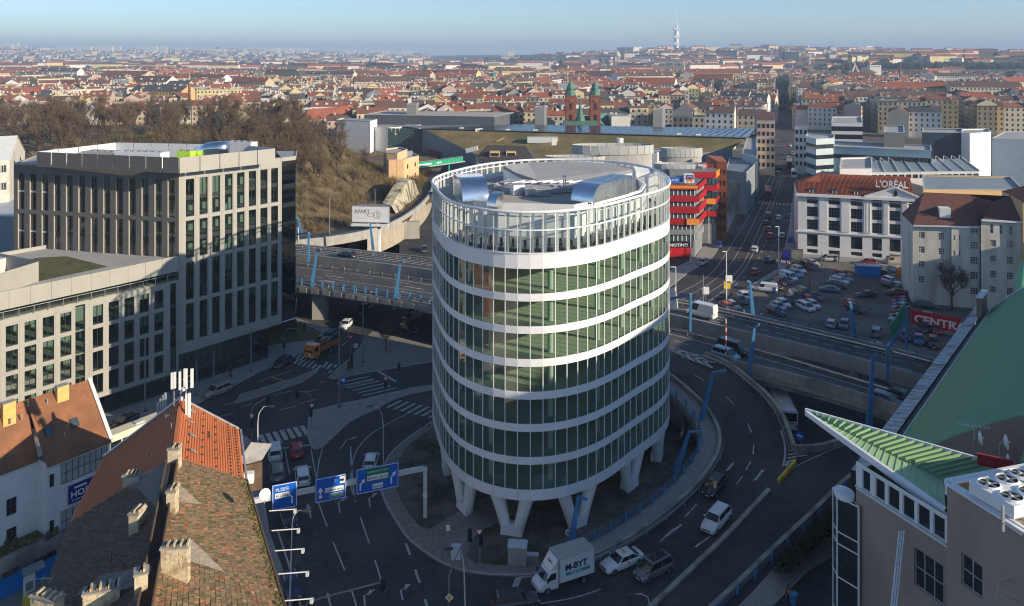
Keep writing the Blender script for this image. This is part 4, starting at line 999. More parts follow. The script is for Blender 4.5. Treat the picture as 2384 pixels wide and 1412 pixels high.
chimney(308,1128,1.3,.65,.8,'low brick chimney with twin flue pipes at the edge of the dark slope',flues=4,rz=.1,z=18.6)
chimney(407,1086,.9,.8,1.5,'rough grey chimney below the antennas between old and new roof',flues=2,rz=.1,z=20.1)
chimney(238,1408,2.1,.8,1.0,'wide cream chimney cap at the bottom edge of the picture',flues=4,rz=.35,z=19.0)
chimney(110,1425,2.0,.8,1.0,'cream chimney with row of slots at the lower left corner',flues=4,rz=-.3,z=17.6)
def pole(px,py0,py1,Y,label,m=wood_m,r=.035,name='roof_pole',cat='pole'):
	a,c=atY(px,py0,Y),atY(px,py1,Y); q=B(); q.tube([a,c],r,6); return tag(q.obj(name,m),label,cat)
pole(344,1092,1055,70,'pale flue pipe on the low brick chimney',m=brick_m,r=.14,name='flue_pipe',cat='flue'); pole(365,1092,1052,71,'slim grey flue pipe right of the pale one',m=steel,r=.1,name='flue_pipe',cat='flue')
pole(260,1375,1288,55,'rusty thin rod on the dark slope, left one'); pole(354,1325,1215,58,'thin rusty rod beside the ridge gap, tallest one'); pole(328,1328,1258,57,'thin dark rod with crossbar on the dark slope'); pole(399,1090,985,72,'tall bare mast behind the rough grey chimney',m=steel)
def yagi(px,py,Y,label,L=1.6,n=7,dirv=(1,.1,0),m=steel,mast=1.4):
	p=atY(px,py,Y); t=thing('antenna',label,'antenna',tuple(p)); d=Vector(dirv).normalized(); v=Vector((-d.y,d.x,0))
	q=B(); q.tube([(0,0,-mast),(0,0,.1)],.03,5); q.obj('mast',m,t); q=B(); q.tube([tuple(-d*L/2),tuple(d*L/2)],.02,5); q.obj('boom',m,t)
	for k in range(n):c=d*(-L/2+L*k/(n-1)); q=B(); q.tube([tuple(c-v*.35),tuple(c+v*.35)],.014,4); q.obj('element',m,t)
	return t
yagi(360,1205,60,'spiky television antenna across the ridge gap of the old roof',L=2.6,n=8,mast=1.0); yagi(100,1348,55,'small television antenna at the left eave of the old roof',L=1.2,n=3)
for pts,l in(([at(441,1265,21.5),at(441,1318,20.3),at(525,1345,17.9),at(470,1290,20.2)],'thin white net stretched from the big pale chimney down the sunny slope'),([at(413,1135,21.6),at(413,1180,20.0),at(470,1185,18.9)],'thin white net stretched from the narrow chimney'),([at(355,1330,20.7),at(340,1372,20.6),at(262,1392,19.2),at(170,1400,17.8),at(240,1350,18.2)],'grey net lying over the lower dark slope'),([at(398,1085,20.5),at(345,1105,19.9),at(300,1130,18.7),at(300,1180,17.8),at(380,1200,20.2)],'grey net hanging over the dark slope below the low brick chimney')):
	q=B(); q.face(*[p+Vector((0,0,.35))for p in pts]); tag(q.obj('roof_net',net_m),l,'net')
am=thing('antenna_mast','steel mast frame with cluster of white panel antennas on the orange roof','antenna mast',tuple(G0+Vector((.4,-1.5,0))))
YA=76.
for x,y0,y1 in((421,860,1050),(433,858,925),(405,868,945),(440,915,1062)):
	q=B(); q.tube([atY(x,y1,YA),atY(x,y0,YA)],.05,6); q.obj('tube',steel,am,w=True)
for(x0,y0),(x1,y1)in(((402,897),(447,872)),((402,880),(447,890)),((405,932),(424,922)),((424,985),(440,970)),((421,905),(437,905))):
	q=B(); q.tube([atY(x0,y0,YA),atY(x1,y1,YA)],.04,5); q.obj('arm',steel,am,w=True)
for x,y0,y1,w_ in((401,868,906,5.5),(407,867,904,5.5),(419,866,908,5),(430,859,900,4.5),(434,859,902,4.5),(447,859,903,6),(390,967,1027,9),(415,973,1036,8),(436,972,1018,12),(435,917,972,6),(441,916,972,6)):
	a=atY(x,y1,YA-.35); q=B(); q.box(a.x,a.y,a.z,w_*YA/F,.18,(y1-y0)*YA/F,.2); q.obj('panel_antenna',white_wall,am,w=True)
for x,y in((424,932),(427,910),(434,905)):
	a=atY(x,y,YA-.2); q=B(); q.lathe([(.16,0),(.16,.35)],8,a.x,a.y,a.z); q.obj('radio_unit',white_wall,am,w=True)
for k,(x,y0,y1)in enumerate(((368,976,938),(374,972,928),(380,965,920),(385,960,915))):
	pole(x,y0,y1,79,'steel flue of the row of four on the far slope, %s'%('nearest the eave','second from the eave','third from the eave','nearest the ridge')[k],m=steel,r=.12,name='flue_pipe',cat='flue')
p=atY(616,1150,64); t=thing('satellite_dish','white satellite dish at the eave of the old roof beside the blue sign','satellite dish',tuple(p)); q=B(); q.lathe([(.02,0),(.28,.05),(.45,.16)],16); dd=q.obj('dish',white_wall,t); dd.rotation_euler=(math.radians(78),0,.5); q=B(); q.tube([(0,0,-.8),(0,.1,0)],.035,6); q.obj('arm',steel,t)
for k,(y,x)in enumerate(((1190,635),(1236,641),(1283,649),(1337,657),(1400,664))):
	a=at(x,y,15.6); t=thing('wall_bracket','white arm with floodlight sticking out over the street, %s from the top of the eave'%('first','second','third','fourth','fifth')[k],'floodlight',tuple(a)); q=B(); q.tube([(-.3,0,0),(1.75,.25,.0)],.045,5); q.obj('arm',plaster_w,t); q=B(); q.box(1.8,.25,-.3,.2,.25,.3); q.obj('lamp',pale_steel,t)
bx=thing('balcony_shack','cluttered wooden rooftop shack with tarpaulin between orange roof and street','shack',tuple(at(585,1090,13.5))); q=B(); q.box(.1,0,-1.5,1.6,3.0,2.6,.4); q.obj('wall',wood_m,bx); q=B(); q.face((-.9,-1.5,1.2),(1.2,-1.2,1.0),(1.5,1.8,1.5),(-.5,1.5,1.8)); q.obj('tarpaulin',plaster_old,bx)
q=B(); q.box(.5,-2.2,-.2,.9,.7,.9,.2); q.obj('box',white_wall,bx)
# --- hostel
hu=Vector((.5886,.8084,0)); hn=Vector((.8084,-.5886,0))
h1=at(256,1021,11.0); h0=at(107,1079,11.0); h1.z=h0.z=0
hs=thing('hostel_building','white hostel building with steep brown tiled roof and blue sign on its glazed front','hostel',tuple(h0))
hb0,hb1=h0-hn*2.0-hu*.0,h0-hn*2.0-hu*26
rw=4.7
def hq(p,n_,z):return Vector((p.x-hn.x*n_,p.y-hn.y*n_,z))
slope(hs,'roof',tile_brown,hq(h0,-.35,10.8),hq(h1,-.35,10.8),hq(h0,rw,16.5),hq(h1,rw,16.5)); slope(hs,'roof',tile_brown,hq(h0,rw*2+1,10.8),hq(h1,rw*2+1,10.8),hq(h0,rw,16.5),hq(h1,rw,16.5))
slope(hs,'roof',tile_brown,hq(hb1,-.3,10.9),hq(h0,1.7,10.9),hq(hb1,rw-2,16.5),hq(h0,rw,16.5)); slope(hs,'roof',tile_brown,hq(hb1,rw*2,10.8),hq(h0,rw*2,10.8),hq(hb1,rw-2,16.5),hq(h0,rw,16.5))
w=B(); w.beam(hq(h1,-.3,10.95),hq(h1,rw,16.6),.4,.2); w.obj('verge',pale_steel,hs,w=True)
q=B(); q.face(hq(h1,0,0),hq(h1,rw*2,0),hq(h1,rw*2,10.9),hq(h1,rw,16.4),hq(h1,0,10.9)); q.obj('gable_wall',plaster_w,hs,w=True)
LH=(h1-h0).length
def hup(px):k=(px-CX)/F; return(k*h0.y-h0.x)/(hu.x-k*hu.y)
ug=hup(141)
gz=[(ug,LH-.25,8.0,10.3),(ug,LH-.25,2.7,5.2)]
b=B(); sw=[(.35,.85,8.2,9.6),(.35,.85,3.3,4.7)]
wall_open(b,h0,h1,0,11.0,gz+sw,.2); b.obj('wall',plaster_w,hs,w=True)
for o in sw:window_at(hs,h0,h1,o,.15,(1,2),pane_dark,wood_m)
glaze_pale=mat('frosted_glazing',(.42,.43,.42),.2,.1,.8,spec=.6)
for o in gz:window_at(hs,h0,h1,o,.12,(8,2),glaze_pale,wood_m)
sg=thing('hostel_sign','dark blue HOSTEL banner between the two glazed storeys','sign',tuple(h0+hu*hup(158)+hn*.12+Vector((0,0,5.6))),math.atan2(hu.y,hu.x)); navy=mat('sign_navy',(.02,.015,.2),.5,.05,1.)
q=B(); q.box(1.9,0,0,3.8,.08,2.0); q.obj('board',navy,sg)
def text(s_,size,par,loc,m,rz=0.,rx=math.pi/2,align='LEFT',ext=.012,xs=1.,name='lettering',bold=0.):
	c=bpy.data.curves.new(name,'FONT'); c.body=s_; c.size=size; c.extrude=ext; c.align_x=align; c.resolution_u=2; c.offset=bold; c.materials.append(m)
	f_=bpy.data.objects.new(name,c); me=bpy.data.meshes.new_from_object(f_); bpy.data.objects.remove(f_); bpy.data.curves.remove(c)
	o=bpy.data.objects.new(name,me); COL.objects.link(o); o.parent=par; o.location=loc; o.rotation_euler=(rx,0,rz); o.scale=(xs,1,1); return o
text('HOSTEL',.92,sg,(.2,-.06,.62),sign_white,xs=1.05,bold=.02); text('AN der bridge',.3,sg,(.3,-.06,.22),sign_white);
q=B(); q.face((.6,-.06,1.5),(1.9,-.06,1.5),(1.9,-.06,1.72),(.6,-.06,1.72)); q.obj('logo_strip',sign_white,sg)
b=B(); opw=[]
L2=26.
for k in range(7):
	u=L2-2.0-k*3.3
	for z in(6.0,2.9):opw.append((u-1.0,u,z,z+1.8))
wall_open(b,hb1,hb0,0,10.9,opw,.2); b.face(hq(hb0,0,0),hq(h0,0,0),hq(h0,0,10.9),hq(hb0,0,10.9)); b.obj('wall',plaster_w,hs,w=True)
for o in opw:window_at(hs,hb1,hb0,o,.15,(2,2),pane_dark,wood_m)
def on_slope(px,py,A,C,D_):
	"""photograph point on the plane through A, C, D_"""
	o=Vector((0,0,H)); d=Vector(((px-CX)/F,1,-(py-YH)/F)); n=(C-A).cross(D_-A); return o+d*((A-o).dot(n)/d.dot(n))
SA,SC2,SD=hq(h0,-.35,10.8),hq(h1,-.35,10.8),hq(h0,rw,16.5)
for x,y,l in((113,1006,'lower roof window on the brown hostel roof'),(173,985,'upper right roof window on the brown hostel roof')):
	p=on_slope(x,y,SA,SC2,SD); t=thing('roof_window',l,'roof window',tuple(p)); n=(SC2-SA).cross(SD-SA).normalized(); v=(SD-SA).normalized(); n=n if n.z>0 else-n
	q=B(); a=p+n*.06; u=hu; q.beam(a-u*.42,a+u*.42,.95,.16,up=n); q.obj('frame',dark_metal,t,w=True); q=B(); a=a+n*.09; q.face(*[a+u*i*.32+v*j*.5 for i,j in((-1,-1),(1,-1),(1,1),(-1,1))]); q.obj('pane',pane_blue,t,w=True)
ch_y=mat('chimney_ochre',(.62,.42,.14),.85,.15,2.)
for x,y,l in((144,925,'ochre chimney on the hostel ridge nearer the office wing windows'),(19,965,'ochre chimney on the hostel ridge at the left picture edge')):
	p=on_slope(x,y,SA,SC2,SD); t=thing('chimney_stack',l,'chimney',tuple(p),math.atan2(hu.y,hu.x)); q=B(); q.box(0,0,-1.2,1.25,.7,2.5); q.obj('stack',ch_y,t); q=B(); q.box(0,0,1.3,1.35,.8,.08); q.obj('cap',concrete_d,t)
for x,y in((25,985),(51,975),(66,945),(150,1018),(85,1040),(110,940)):
	p=on_slope(x,y,SA,SC2,SD); q=B(); q.tube([p-Vector((0,0,.1)),p+Vector((0,0,.4))],.07,6); q.lathe([(.12,0),(.02,.1)],6,p.x,p.y,p.z+.4); q.obj('vent',steel,hs,w=True)
ax=thing('blue_annex','low annex with flat planted roof and bright blue front wall','annex',tuple(at(60,1330,0)))
P=[at(-60,1335,3.3),at(30,1296,3.3),at(146,1236,3.3),at(160,1215,3.3),at(60,1215,3.3),at(-60,1255,3.3)]
b=B(); b.prism([(p.x,p.y)for p in P],-.02,3.2); b.obj('wall',concrete_d,ax,w=True)
a,c=at(-40,1352,2.5),at(132,1272,2.4); a2,c2=Vector((a.x,a.y,0)),Vector((c.x,c.y,0)); off=Vector((.06,-.08,0)); blue_wall=mat('blue_wall',(.0,.18,.55),.7,.12,.6)
b=B(); b.face(a2+off*5,c2+off*5,c2+off*5+Vector((0,0,2.1)),a2+off*5+Vector((0,0,2.1))); b.obj('blue_front',blue_wall,ax,w=True)
b=B();
for x,y,w_,h_ in((92,1298,1.1,.5),(105,1290,.9,.5),(118,1283,.9,.5),(15,1330,.9,.5),(30,1322,.9,.5)):
	p=at(x,y,2.6)+off*6; q=B(); q.beam(p-hu*w_/2,p+hu*w_/2,.08,h_); q.obj('window',pane_dark,ax,w=True)
b=B(); b.face(*[tuple(p+Vector((0,0,.02)))for p in(at(0,1262,3.25),at(130,1222,3.25),at(135,1232,3.25),at(0,1300,3.25))]); b.obj('planted_roof',grass_m,ax,w=True)
for k in range(26):
	x=R.uniform(5,135); p=at(x,1280-x*.32+R.uniform(-14,12),3.25); q=B(); r_=R.uniform(.15,.4); q.lathe([(r_*.6,0),(r_,r_*.7),(r_*.5,r_*1.5),(.02,r_*1.8)],6,p.x,p.y,p.z); tag(q.obj('pot_plant',grass_m if R.random()<.7 else wood_m),'small shrub among the clutter of the annex roof garden below the hostel','plant','shrubs of the annex roof garden')
ps=thing('wall_poster','white poster on the bright blue annex wall','poster',tuple(at(66,1350,1.2)+off*8),math.atan2(hu.y,hu.x)); q=B(); q.box(0,0,-.9,1.1,.04,1.8); q.obj('sheet',sign_white,ps); q=B(); q.box(0,-.03,-.6,.7,.02,.8); q.obj('picture',grey_metal,ps)
aw=thing('awning','grey canopy above the poster on the blue annex wall','canopy',tuple(at(72,1312,2.6)+off*8),math.atan2(hu.y,hu.x)); q=B(); q.face((-1.,0,.3),(1.,0,.3),(1.,-.8,-.1),(-1.,-.8,-.1)); q.box(0,-.4,-.14,2.,.8,.06); q.obj('canopy',grey_metal,aw)
yb=at(72,1404,.3); tag(B().box(yb.x,yb.y,0,1.4,.8,1.0,.5).obj('grit_bin',yellow_m),'yellow bin at the foot of the blue annex wall','bin')
yd=B(); yd.face(*[tuple(at(x,y,.012))for x,y in((-80,1440),(130,1440),(160,1240),(100,1220),(-80,1300))]); struct(yd,'yard',setts)
# --- green barrel hall at right
green_roof=mat('green_roof_sheet',(.13,.31,.16),.5,.05,.5,spec=.5)
green_pale=add_grime(mat('green_seam_roof',(.27,.42,.22),.5,.05,.4),(.22,.34,.2),.6,.3,.5,.7,(1,1,1))
render_b=add_grime(mat('brown_render',(.35,.27,.215),.92,.07,2.5,bump=.35),(.2,.155,.12),.6,.2,.5,.7,(1,1,.5))
a0,a1=at(2107,1018,13.),at(2310,722,13.)
hd=(a1-a0); hd.z=0; HLn=hd.length; hd.normalize(); hx=Vector((hd.y,-hd.x,0))
hall=thing('green_barrel_hall','large hall with corrugated dark green barrel roof at the right picture edge','hall',(a0.x,a0.y,0))
a0=a0-hd*11; HLn+=11
rib_shade_m=mat('roof_groove_shade',(.045,.12,.065),.7,.2,1.); nw=int(HLn/.46); cs=14; Wd=46.  # rib shading put into the colour as darker strips, so the corrugation shows
def hz(t):return 13.2+12.5*math.sin(math.pi*min(1,max(0,t)))**.9
for k in range(0,nw,40):
	b=B(); rows=[]
	for i in range(k,min(nw,k+40)*1+0):
		for ph in(0,.35,.65):
			p=a0+hd*((i+ph)*.46); dz=.14 if ph==.35 or ph==.65 else-.1
			rows.append([p+hx*(Wd*j/cs)+Vector((0,0,hz(j/cs)-p.z+dz))for j in range(cs+1)])
	p=a0+hd*(min(nw,k+40)*.46); rows.append([p+hx*(Wd*j/cs)+Vector((0,0,hz(j/cs)-p.z-.13))for j in range(cs+1)])
	b.loft(rows,closed=False,caps=False); b.m=[1 if(j_//cs)%3==2 else 0 for j_ in range(len(b.f))]; b.obj('roof_sheet',[green_roof,rib_shade_m],hall,w=True)
b=B(); rows=[]
for i in range(-24,1):
	for ph in(0,.35,.65):
		if i==0 and ph:continue
		p=a0+hd*((i+ph)*.46); dz=.14 if ph else-.1
		rows.append([p+hx*(Wd*j/cs)+Vector((0,0,hz(j/cs)-p.z+dz))for j in range(4,cs+1)])
b.loft(rows,closed=False,caps=False); b.m=[1 if(j_//(cs-4))%3==2 else 0 for j_ in range(len(b.f))]; b.obj('roof_sheet',[green_roof,rib_shade_m],hall,w=True)
b=B(); p=a0-hd*11.04; b.face(*([p+hx*(Wd*4/cs)-Vector((0,0,p.z))]+[p+hx*(Wd*j/cs)+Vector((0,0,hz(j/cs)-p.z))for j in range(4,cs+1)]+[p+hx*Wd-Vector((0,0,p.z))])); b.face(p+hx*(Wd*4/cs)-Vector((0,0,p.z)),a0+hx*(Wd*4/cs)-Vector((0,0,a0.z)),a0+hx*(Wd*4/cs)+Vector((0,0,hz(4/cs)-a0.z)),p+hx*(Wd*4/cs)+Vector((0,0,hz(4/cs)-p.z))); b.obj('gable_wall',render_b,hall,w=True)
e0,e1=Vector((a0.x,a0.y,13.1)),Vector((a0.x,a0.y,13.1))+hd*HLn
b=B(); b.face(*[e1+Vector((0,0,-13.1))]+[e1+hx*(Wd*j/cs)+Vector((0,0,hz(j/cs)-13.1))for j in range(cs+1)]+[e1+hx*Wd+Vector((0,0,-13.1))]); b.obj('gable_wall',white_wall,hall,w=True)
b=B(); b.face(*[e0+Vector((0,0,-13.1))]+[e0+hx*(Wd*j/cs)+Vector((0,0,hz(j/cs)-13.1))for j in range(cs+1)]+[e0+hx*Wd+Vector((0,0,-13.1))]); b.obj('gable_wall',render_b,hall,w=True)
b=B(); b.tube([e1+hx*(Wd*j/cs)+Vector((0,0,hz(j/cs)-13.0))for j in range(cs+1)],.22,6); b.obj('verge',pale_steel,hall,w=True)
b=B(); b.strip([e0-hx*.1-Vector((0,0,13.1)),e1-hx*.1-Vector((0,0,13.1))],[e0-hx*.1,e1-hx*.1]); b.obj('side_wall',render_b,hall,w=True)
strip_m=add_grime(mat('parapet_sheet',(.42,.44,.46),.5,.08,1.,metal=.3),(.24,.17,.11),.9,.5,.52,.66,(1,1,1))
n=int(HLn/1.25)
for k in range(n):
	p,q_=e0.lerp(e1,k/n+.0008),e0.lerp(e1,(k+1)/n-.0008); b=B(); b.face(p-hx*2.35,q_-hx*2.35,q_-hx*.75+Vector((0,0,.25)),p-hx*.75+Vector((0,0,.25))); b.face(p-hx*2.35,q_-hx*2.35,q_-hx*2.35-Vector((0,0,1.5)),p-hx*2.35-Vector((0,0,1.5))); b.obj('parapet_sheet',strip_m,hall,w=True)
b=B(); b.beam(e0-hx*.45+Vector((0,0,-.1)),e1-hx*.45+Vector((0,0,-.1)),.6,.1); b.obj('gutter',dark_metal,hall,w=True); b=B(); b.tube([e0-hx*.1+Vector((0,0,.12)),e1-hx*.1+Vector((0,0,.12))],.12,6); b.obj('gutter_edge',pale_steel,hall,w=True)
b=B(); b.strip([e0-hx*2.3-Vector((0,0,13.1)),e1-hx*2.3-Vector((0,0,13.1))],[e0-hx*2.3-Vector((0,0,1.4)),e1-hx*2.3-Vector((0,0,1.4))]); b.obj('lower_wall',concrete_d,hall,w=True)
p=e1-hx*.9-hd*1.0; b=B(); b.beam(p-hd*5+Vector((0,0,.9)),p+Vector((0,0,.9)),.7,4.2); b.obj('end_parapet',render_b,hall,w=True); b=B(); b.beam(p-hd*5.1+Vector((0,0,3.05)),p+hd*.2+Vector((0,0,3.05)),.95,.12); b.obj('end_coping',pale_steel,hall,w=True)
gp=at(2384,672,14); bub=thing('green_roof_bulge','light green ribbed rounded roof end beyond the barrel hall','roof',(gp.x+5,gp.y+6,0))
for k in range(7):
	q=B(); x0=gp.x+5+k*1.6; q.tube([(x0-3.6,gp.y+3,9),(x0-3.4,gp.y+3.3,13),(x0-2,gp.y+4.6,16),(x0+2,gp.y+8,17.5),(x0+8,gp.y+14,18)],1.0,8); q.obj('rib_sheet',mat('green_bulge',(.16,.42,.24),.4,.05,.5)if k==0 else bpy.data.materials['green_bulge'],bub,w=True,smooth=True)
	# --- brown building with the butterfly roof
Pt=at(1876,957,24.40); PLo=at(2202,1186,24.00); PV=at(2196,1119,23.10); PU=at(2331,1088,23.60)
bw=thing('brown_office_building','brown rendered building with pointed pale green butterfly roof','building',(Pt.x,Pt.y,0))
V0=at(1890,966,24.25)
nseg=22
def roofplane(A0,A1,B0,B1,up_):
	n=(A1-A0).cross(B1-A0).normalized(); n=n if n.z>0 else-n
	for k in range(nseg):
		t0,t1=k/nseg,(k+1)/nseg; q=B(); q.face(A0.lerp(A1,t0),A0.lerp(A1,t1),B0.lerp(B1,t1),B0.lerp(B1,t0)); q.obj('roof_sheet',green_pale,bw,w=True)
		if k:q=B(); q.beam(A0.lerp(A1,t0)+n*up_/2,B0.lerp(B1,t0)+n*up_/2,.07,up_,up=n); q.obj('standing_seam',green_pale,bw,w=True)
roofplane(Pt,PLo,V0,PV,.06); roofplane(V0,PV,Pt+Vector((.05,.05,0)),PU,.24)
q=B(); q.beam(Pt+Vector((-.05,.05,.05)),PU+Vector((0,0,.1)),.16,.3); q.obj('upper_fascia',white_panel,bw,w=True)
q=B(); d=Vector((0,0,-.62)); o_=Vector((-.12,-.1,.06)); q.face(Pt+o_,PLo+o_,PLo+o_+d,Pt+o_+d*.6); q.face(Pt+o_,PLo+o_,PLo+Vector((.1,.05,.06)),Pt+Vector((.1,.05,.06))); q.face(Pt+o_+d*.6,PLo+o_+d,PLo+d+Vector((.5,.35,0)),Pt+d*.6); q.obj('lower_fascia',white_panel,bw,w=True)
w0,w1=at(1993,1103,23.00),at(2205,1236,23.00); dv=Vector((w1.x-w0.x,w1.y-w0.y,0)).normalized(); nv=Vector((dv.y,-dv.x,0))
if nv.y>0:nv=-nv
lw_=(w1-w0).length; w1e=w1+dv*.05
winz=[28.45,29.75]
b=B(); ops=[(at(x,y,0),0)for x,y in()]; big=[(.0,0,0,0)]
def wu(px):
	k=(px-CX)/F; return(k*w0.y-w0.x)/(dv.x-k*dv.y)
opb=[(wu(2128),wu(2196),17.88,20.50),(wu(2050)*.98,wu(2080),24.2,26.2)][:1]
wall_open(b,w0,w1e,0,21.88,opb,.2); b.obj('wall',render_b,bw,w=True)
for o in opb:window_at(bw,w0,w1e,o,.15,(3,2),pane_dark,steel)
us=[(wu(a),wu(c))for a,c in((2007,2026),(2037,2060),(2067,2094),(2101,2129),(2136,2165),(2172,2200))]
b=B(); wall_open(b,w0,w1e,21.88,23.94,[(a,c,22.19,23.65)for a,c in us],.12); b.obj('clerestory_wall',white_wall,bw,w=True)
for a,c in us:window_at(bw,w0,w1e,(a,c,22.19,23.65),.08,(1,1),pane_dark,pale_steel,name='clerestory_window')
q=B(); q.beam(w0+nv*.06+Vector((0,0,-.88)),w1+nv*.06+Vector((0,0,-.88)),.16,.1); q.obj('sill',pale_steel,bw,w=True)
far0=w0+Vector((6,4.5,0)); far1=w1+Vector((14,4,0))
q=B(); q.strip([Vector((p.x,p.y,0))for p in(w0,far0,far1)],[Vector((p.x,p.y,23.00))for p in(w0,far0,far1)]); q.obj('rear_wall',render_b,bw,w=True)
c0,c1=at(1949,1150,21.00),at(1993,1165,21.00)
by=[(c0.x,c0.y),(w0.x-.05,w0.y-.55),(w0.x-.02,w0.y+.8),(c0.x+.15,c0.y+1.1)]
for i,(a,c)in enumerate(zip(by,by[1:]+by[:1])):
	zz=[.5,3,6,9,12,14.8,17.3,18.2,20.8]
	for z0,z1 in zip(zz,zz[1:]):q=B(); q.face((*a,z0+.04),(*c,z0+.04),(*c,z1-.04),(*a,z1-.04)); q.obj('bay_pane',pane_dark,bw,w=True); q=B(); q.beam((*a,z1),(*c,z1),.08,.08); q.obj('bay_rail',white_panel,bw,w=True)
	q=B(); q.box(a[0],a[1],0,.1,.1,20.9); q.obj('bay_mullion',white_panel,bw,w=True)
q=B(); q.lathe([(.95,0),(.98,.1),(.95,.35),(.5,.42),(.05,.46)],18,(by[0][0]+by[2][0])/2,(by[0][1]+by[2][1])/2,20.85,.72,.95); q.obj('bay_cap',white_panel,bw,w=True)
k0,k1=at(2205,1117,26.75),at(2400,1238,26.75); kd=Vector((k1.x-k0.x,k1.y-k0.y,0)).normalized(); k1=k0+kd*18
kx=Vector((kd.y,-kd.x,0)); kx=kx if kx.x>0 else-kx
kb=thing('brown_tower_block','tall brown rendered block carrying white air coolers on its roof','building',(k0.x,k0.y,0))
def ku(px):k=(px-CX)/F; return(k*k0.y-k0.x)/(kd.x-k*kd.y)
b=B(); okk=[(ku(2238),ku(2287),20.75,22.75)]
P0,P1=k0,k0+kd*18
wall_open(b,P0,P1,0,26.50,okk,.2); b.obj('wall',render_b,kb,w=True)
for o in okk:window_at(kb,P0,P1,o,.15,(2,2),pane_dark,steel)
bk0,bk1=P0+kx*18,P1+kx*18
q=B(); q.strip([Vector((p.x,p.y,0))for p in(P0,bk0,bk1,P1)],[Vector((p.x,p.y,26.50))for p in(P0,bk0,bk1,P1)]); q.obj('rear_wall',render_b,kb,w=True)
q=B(); q.face(*[(p.x,p.y,25.50)for p in(P0,bk0,bk1,P1)]); q.obj('roof',roof_gravel,kb,w=True)
q=B()
for a,c in((P0,P1),(P0,bk0),(bk0,bk1)):q.beam(Vector((a.x,a.y,26.55)),Vector((c.x,c.y,26.55)),.5,.12)
q.obj('coping',white_panel,kb,w=True); q=B(); q.beam(P0+kx*.2+Vector((0,0,-.6)),P1+kx*.2+Vector((0,0,-.6)),.25,1.0); q.beam(P0+kx*0+Vector((.05,.2,-.6)),bk0+Vector((0,.0,-.6)),.25,1.0); q.obj('parapet',white_wall,kb,w=True)
def cooler(px,py,label,sx,sy,nf,rz):
	p=at(px,py,27.75); t=thing('air_cooler',label,'air cooler',(p.x,p.y,26.80),rz); q=B(); q.box(0,0,0,sx,sy,.75); q.obj('casing',white_panel,t)
	for i in range(nf[0]):
		for j in range(nf[1]):
			x,y=-sx/2+sx*(i+.5)/nf[0],-sy/2+sy*(j+.5)/nf[1]; r=min(sx/nf[0],sy/nf[1])*.42
			q=B(); q.lathe([(r*1.12,0),(r,.12),(r*.96,.13),(r*.95,.02)],20,x,y,.751); q.obj('shroud',white_panel,t)
			q=B(); q.lathe([(r*.95,0),(r*.94,.01)],20,x,y,.77); q.obj('fan_well',black_m,t)
			q=B()
			for k in range(5):a=k*1.2566; q.beam((x,y,.82),(x+math.cos(a)*r*.85,y+math.sin(a)*r*.85,.84),.16,.02)
			q.obj('blade',grey_metal,t); q=B(); q.lathe([(.09,0),(.07,.06)],8,x,y,.83); q.obj('hub',white_panel,t)
	for s in(-1,1):
		for e in(-1,1):q=B(); q.box(s*sx*.42,e*sy*.42,-1.25,.09,.09,1.25); q.obj('leg',steel,t)
	return t
ka=math.atan2(kd.y,kd.x)
cooler(2350,1130,'front white air cooler with four large fans on the brown block roof',3.0,3.1,(2,2),ka+.05)
cooler(2420,1105,'rear white air cooler partly cut by the right picture edge',2.8,3.0,(2,2),ka+.05)
q=B(); p=at(2335,1225,26.75); t=thing('guard_post','steel bracket with rail before the white air coolers','rail',tuple(p)); q.box(0,0,-.3,.14,.14,1.5); q.tube([(0,0,.2),(.3,-1.2,.2)],.03,5); q.obj('post',steel,t)
for px,py,s in((2277,1020,1.0),(2337,1030,1.15),(2342,1072,.9)):
	p=atY(px,py,62); t=thing('satellite_dish',{2277:'small white satellite dish beside the roof antenna, leftmost of three',2337:'upper white satellite dish on the right mast',2342:'lower white satellite dish on the right mast'}[px],'satellite dish',tuple(p)); q=B(); q.lathe([(.02,0),(.3*s,.06),(.52*s,.2)],18); dd=q.obj('dish',white_wall,t); dd.rotation_euler=(math.radians(85),0,1.25); q=B(); q.tube([(-.15,0,0),(-.35,0,-.1),(-.35,0,-2.2)],.04,5); q.obj('mast',steel,t)
	q=B(); q.tube([(0,0,0),(.55,.2,-.1)],.025,4); q.lathe([(.06,0),(.06,.12)],6,.55,.2,-.16); q.obj('feed',white_wall,t)
yagi(2268,992,62,'fish bone television antenna on the right roof beside the dishes',L=2.0,n=8,dirv=(1,-.35,.0),mast=3.0)
q=B(); a,c=at(2275,1068,24.75),at(2358,1085,24.75); q.beam(a,c,.25,.8); tag(q.obj('red_parapet',mat('red_cladding',(.35,.02,.03),.5,.08,1.)),'dark red low wall behind the butterfly roof under the dishes','wall')
tr=thing('roof_terrace','small low roof with white parapet sheets before the brown wall','roof',tuple(at(2120,1380,11.50)))
q=B(); q.face(*[at(x,y,11.5)for x,y in((2040,1480),(2062,1290),(2190,1395),(2230,1480))]); q.obj('deck',wood_m,tr,w=True)
q=B(); a,c=at(2118,1287,14.00),at(2098,1440,13.00); q.beam(a,c,.85,.12); q.obj('parapet_cap',pale_steel,tr,w=True); q=B(); q.strip([a,c],[Vector((a.x,a.y,11.0)),Vector((c.x,c.y,11.0))]); q.obj('parapet',render_b,tr,w=True)
ms=thing('lattice_ladder','upright weathered white lattice frame before the brown wall','frame',tuple(at(2080,1440,11.50)))
top=atY(2094,1238,54); bot=atY(2072,1440,49)
for k in range(3):o_=Vector((.18*k,.05*k,0)); q=B(); q.tube([top+o_,bot+o_],.05,5); q.obj('stile',white_wall,ms,w=True)
for k in range(14):p=top.lerp(bot,k/14); q=B(); q.tube([p,p+Vector((.36,.1,-.15))],.03,4); q.obj('rung',white_wall,ms,w=True)
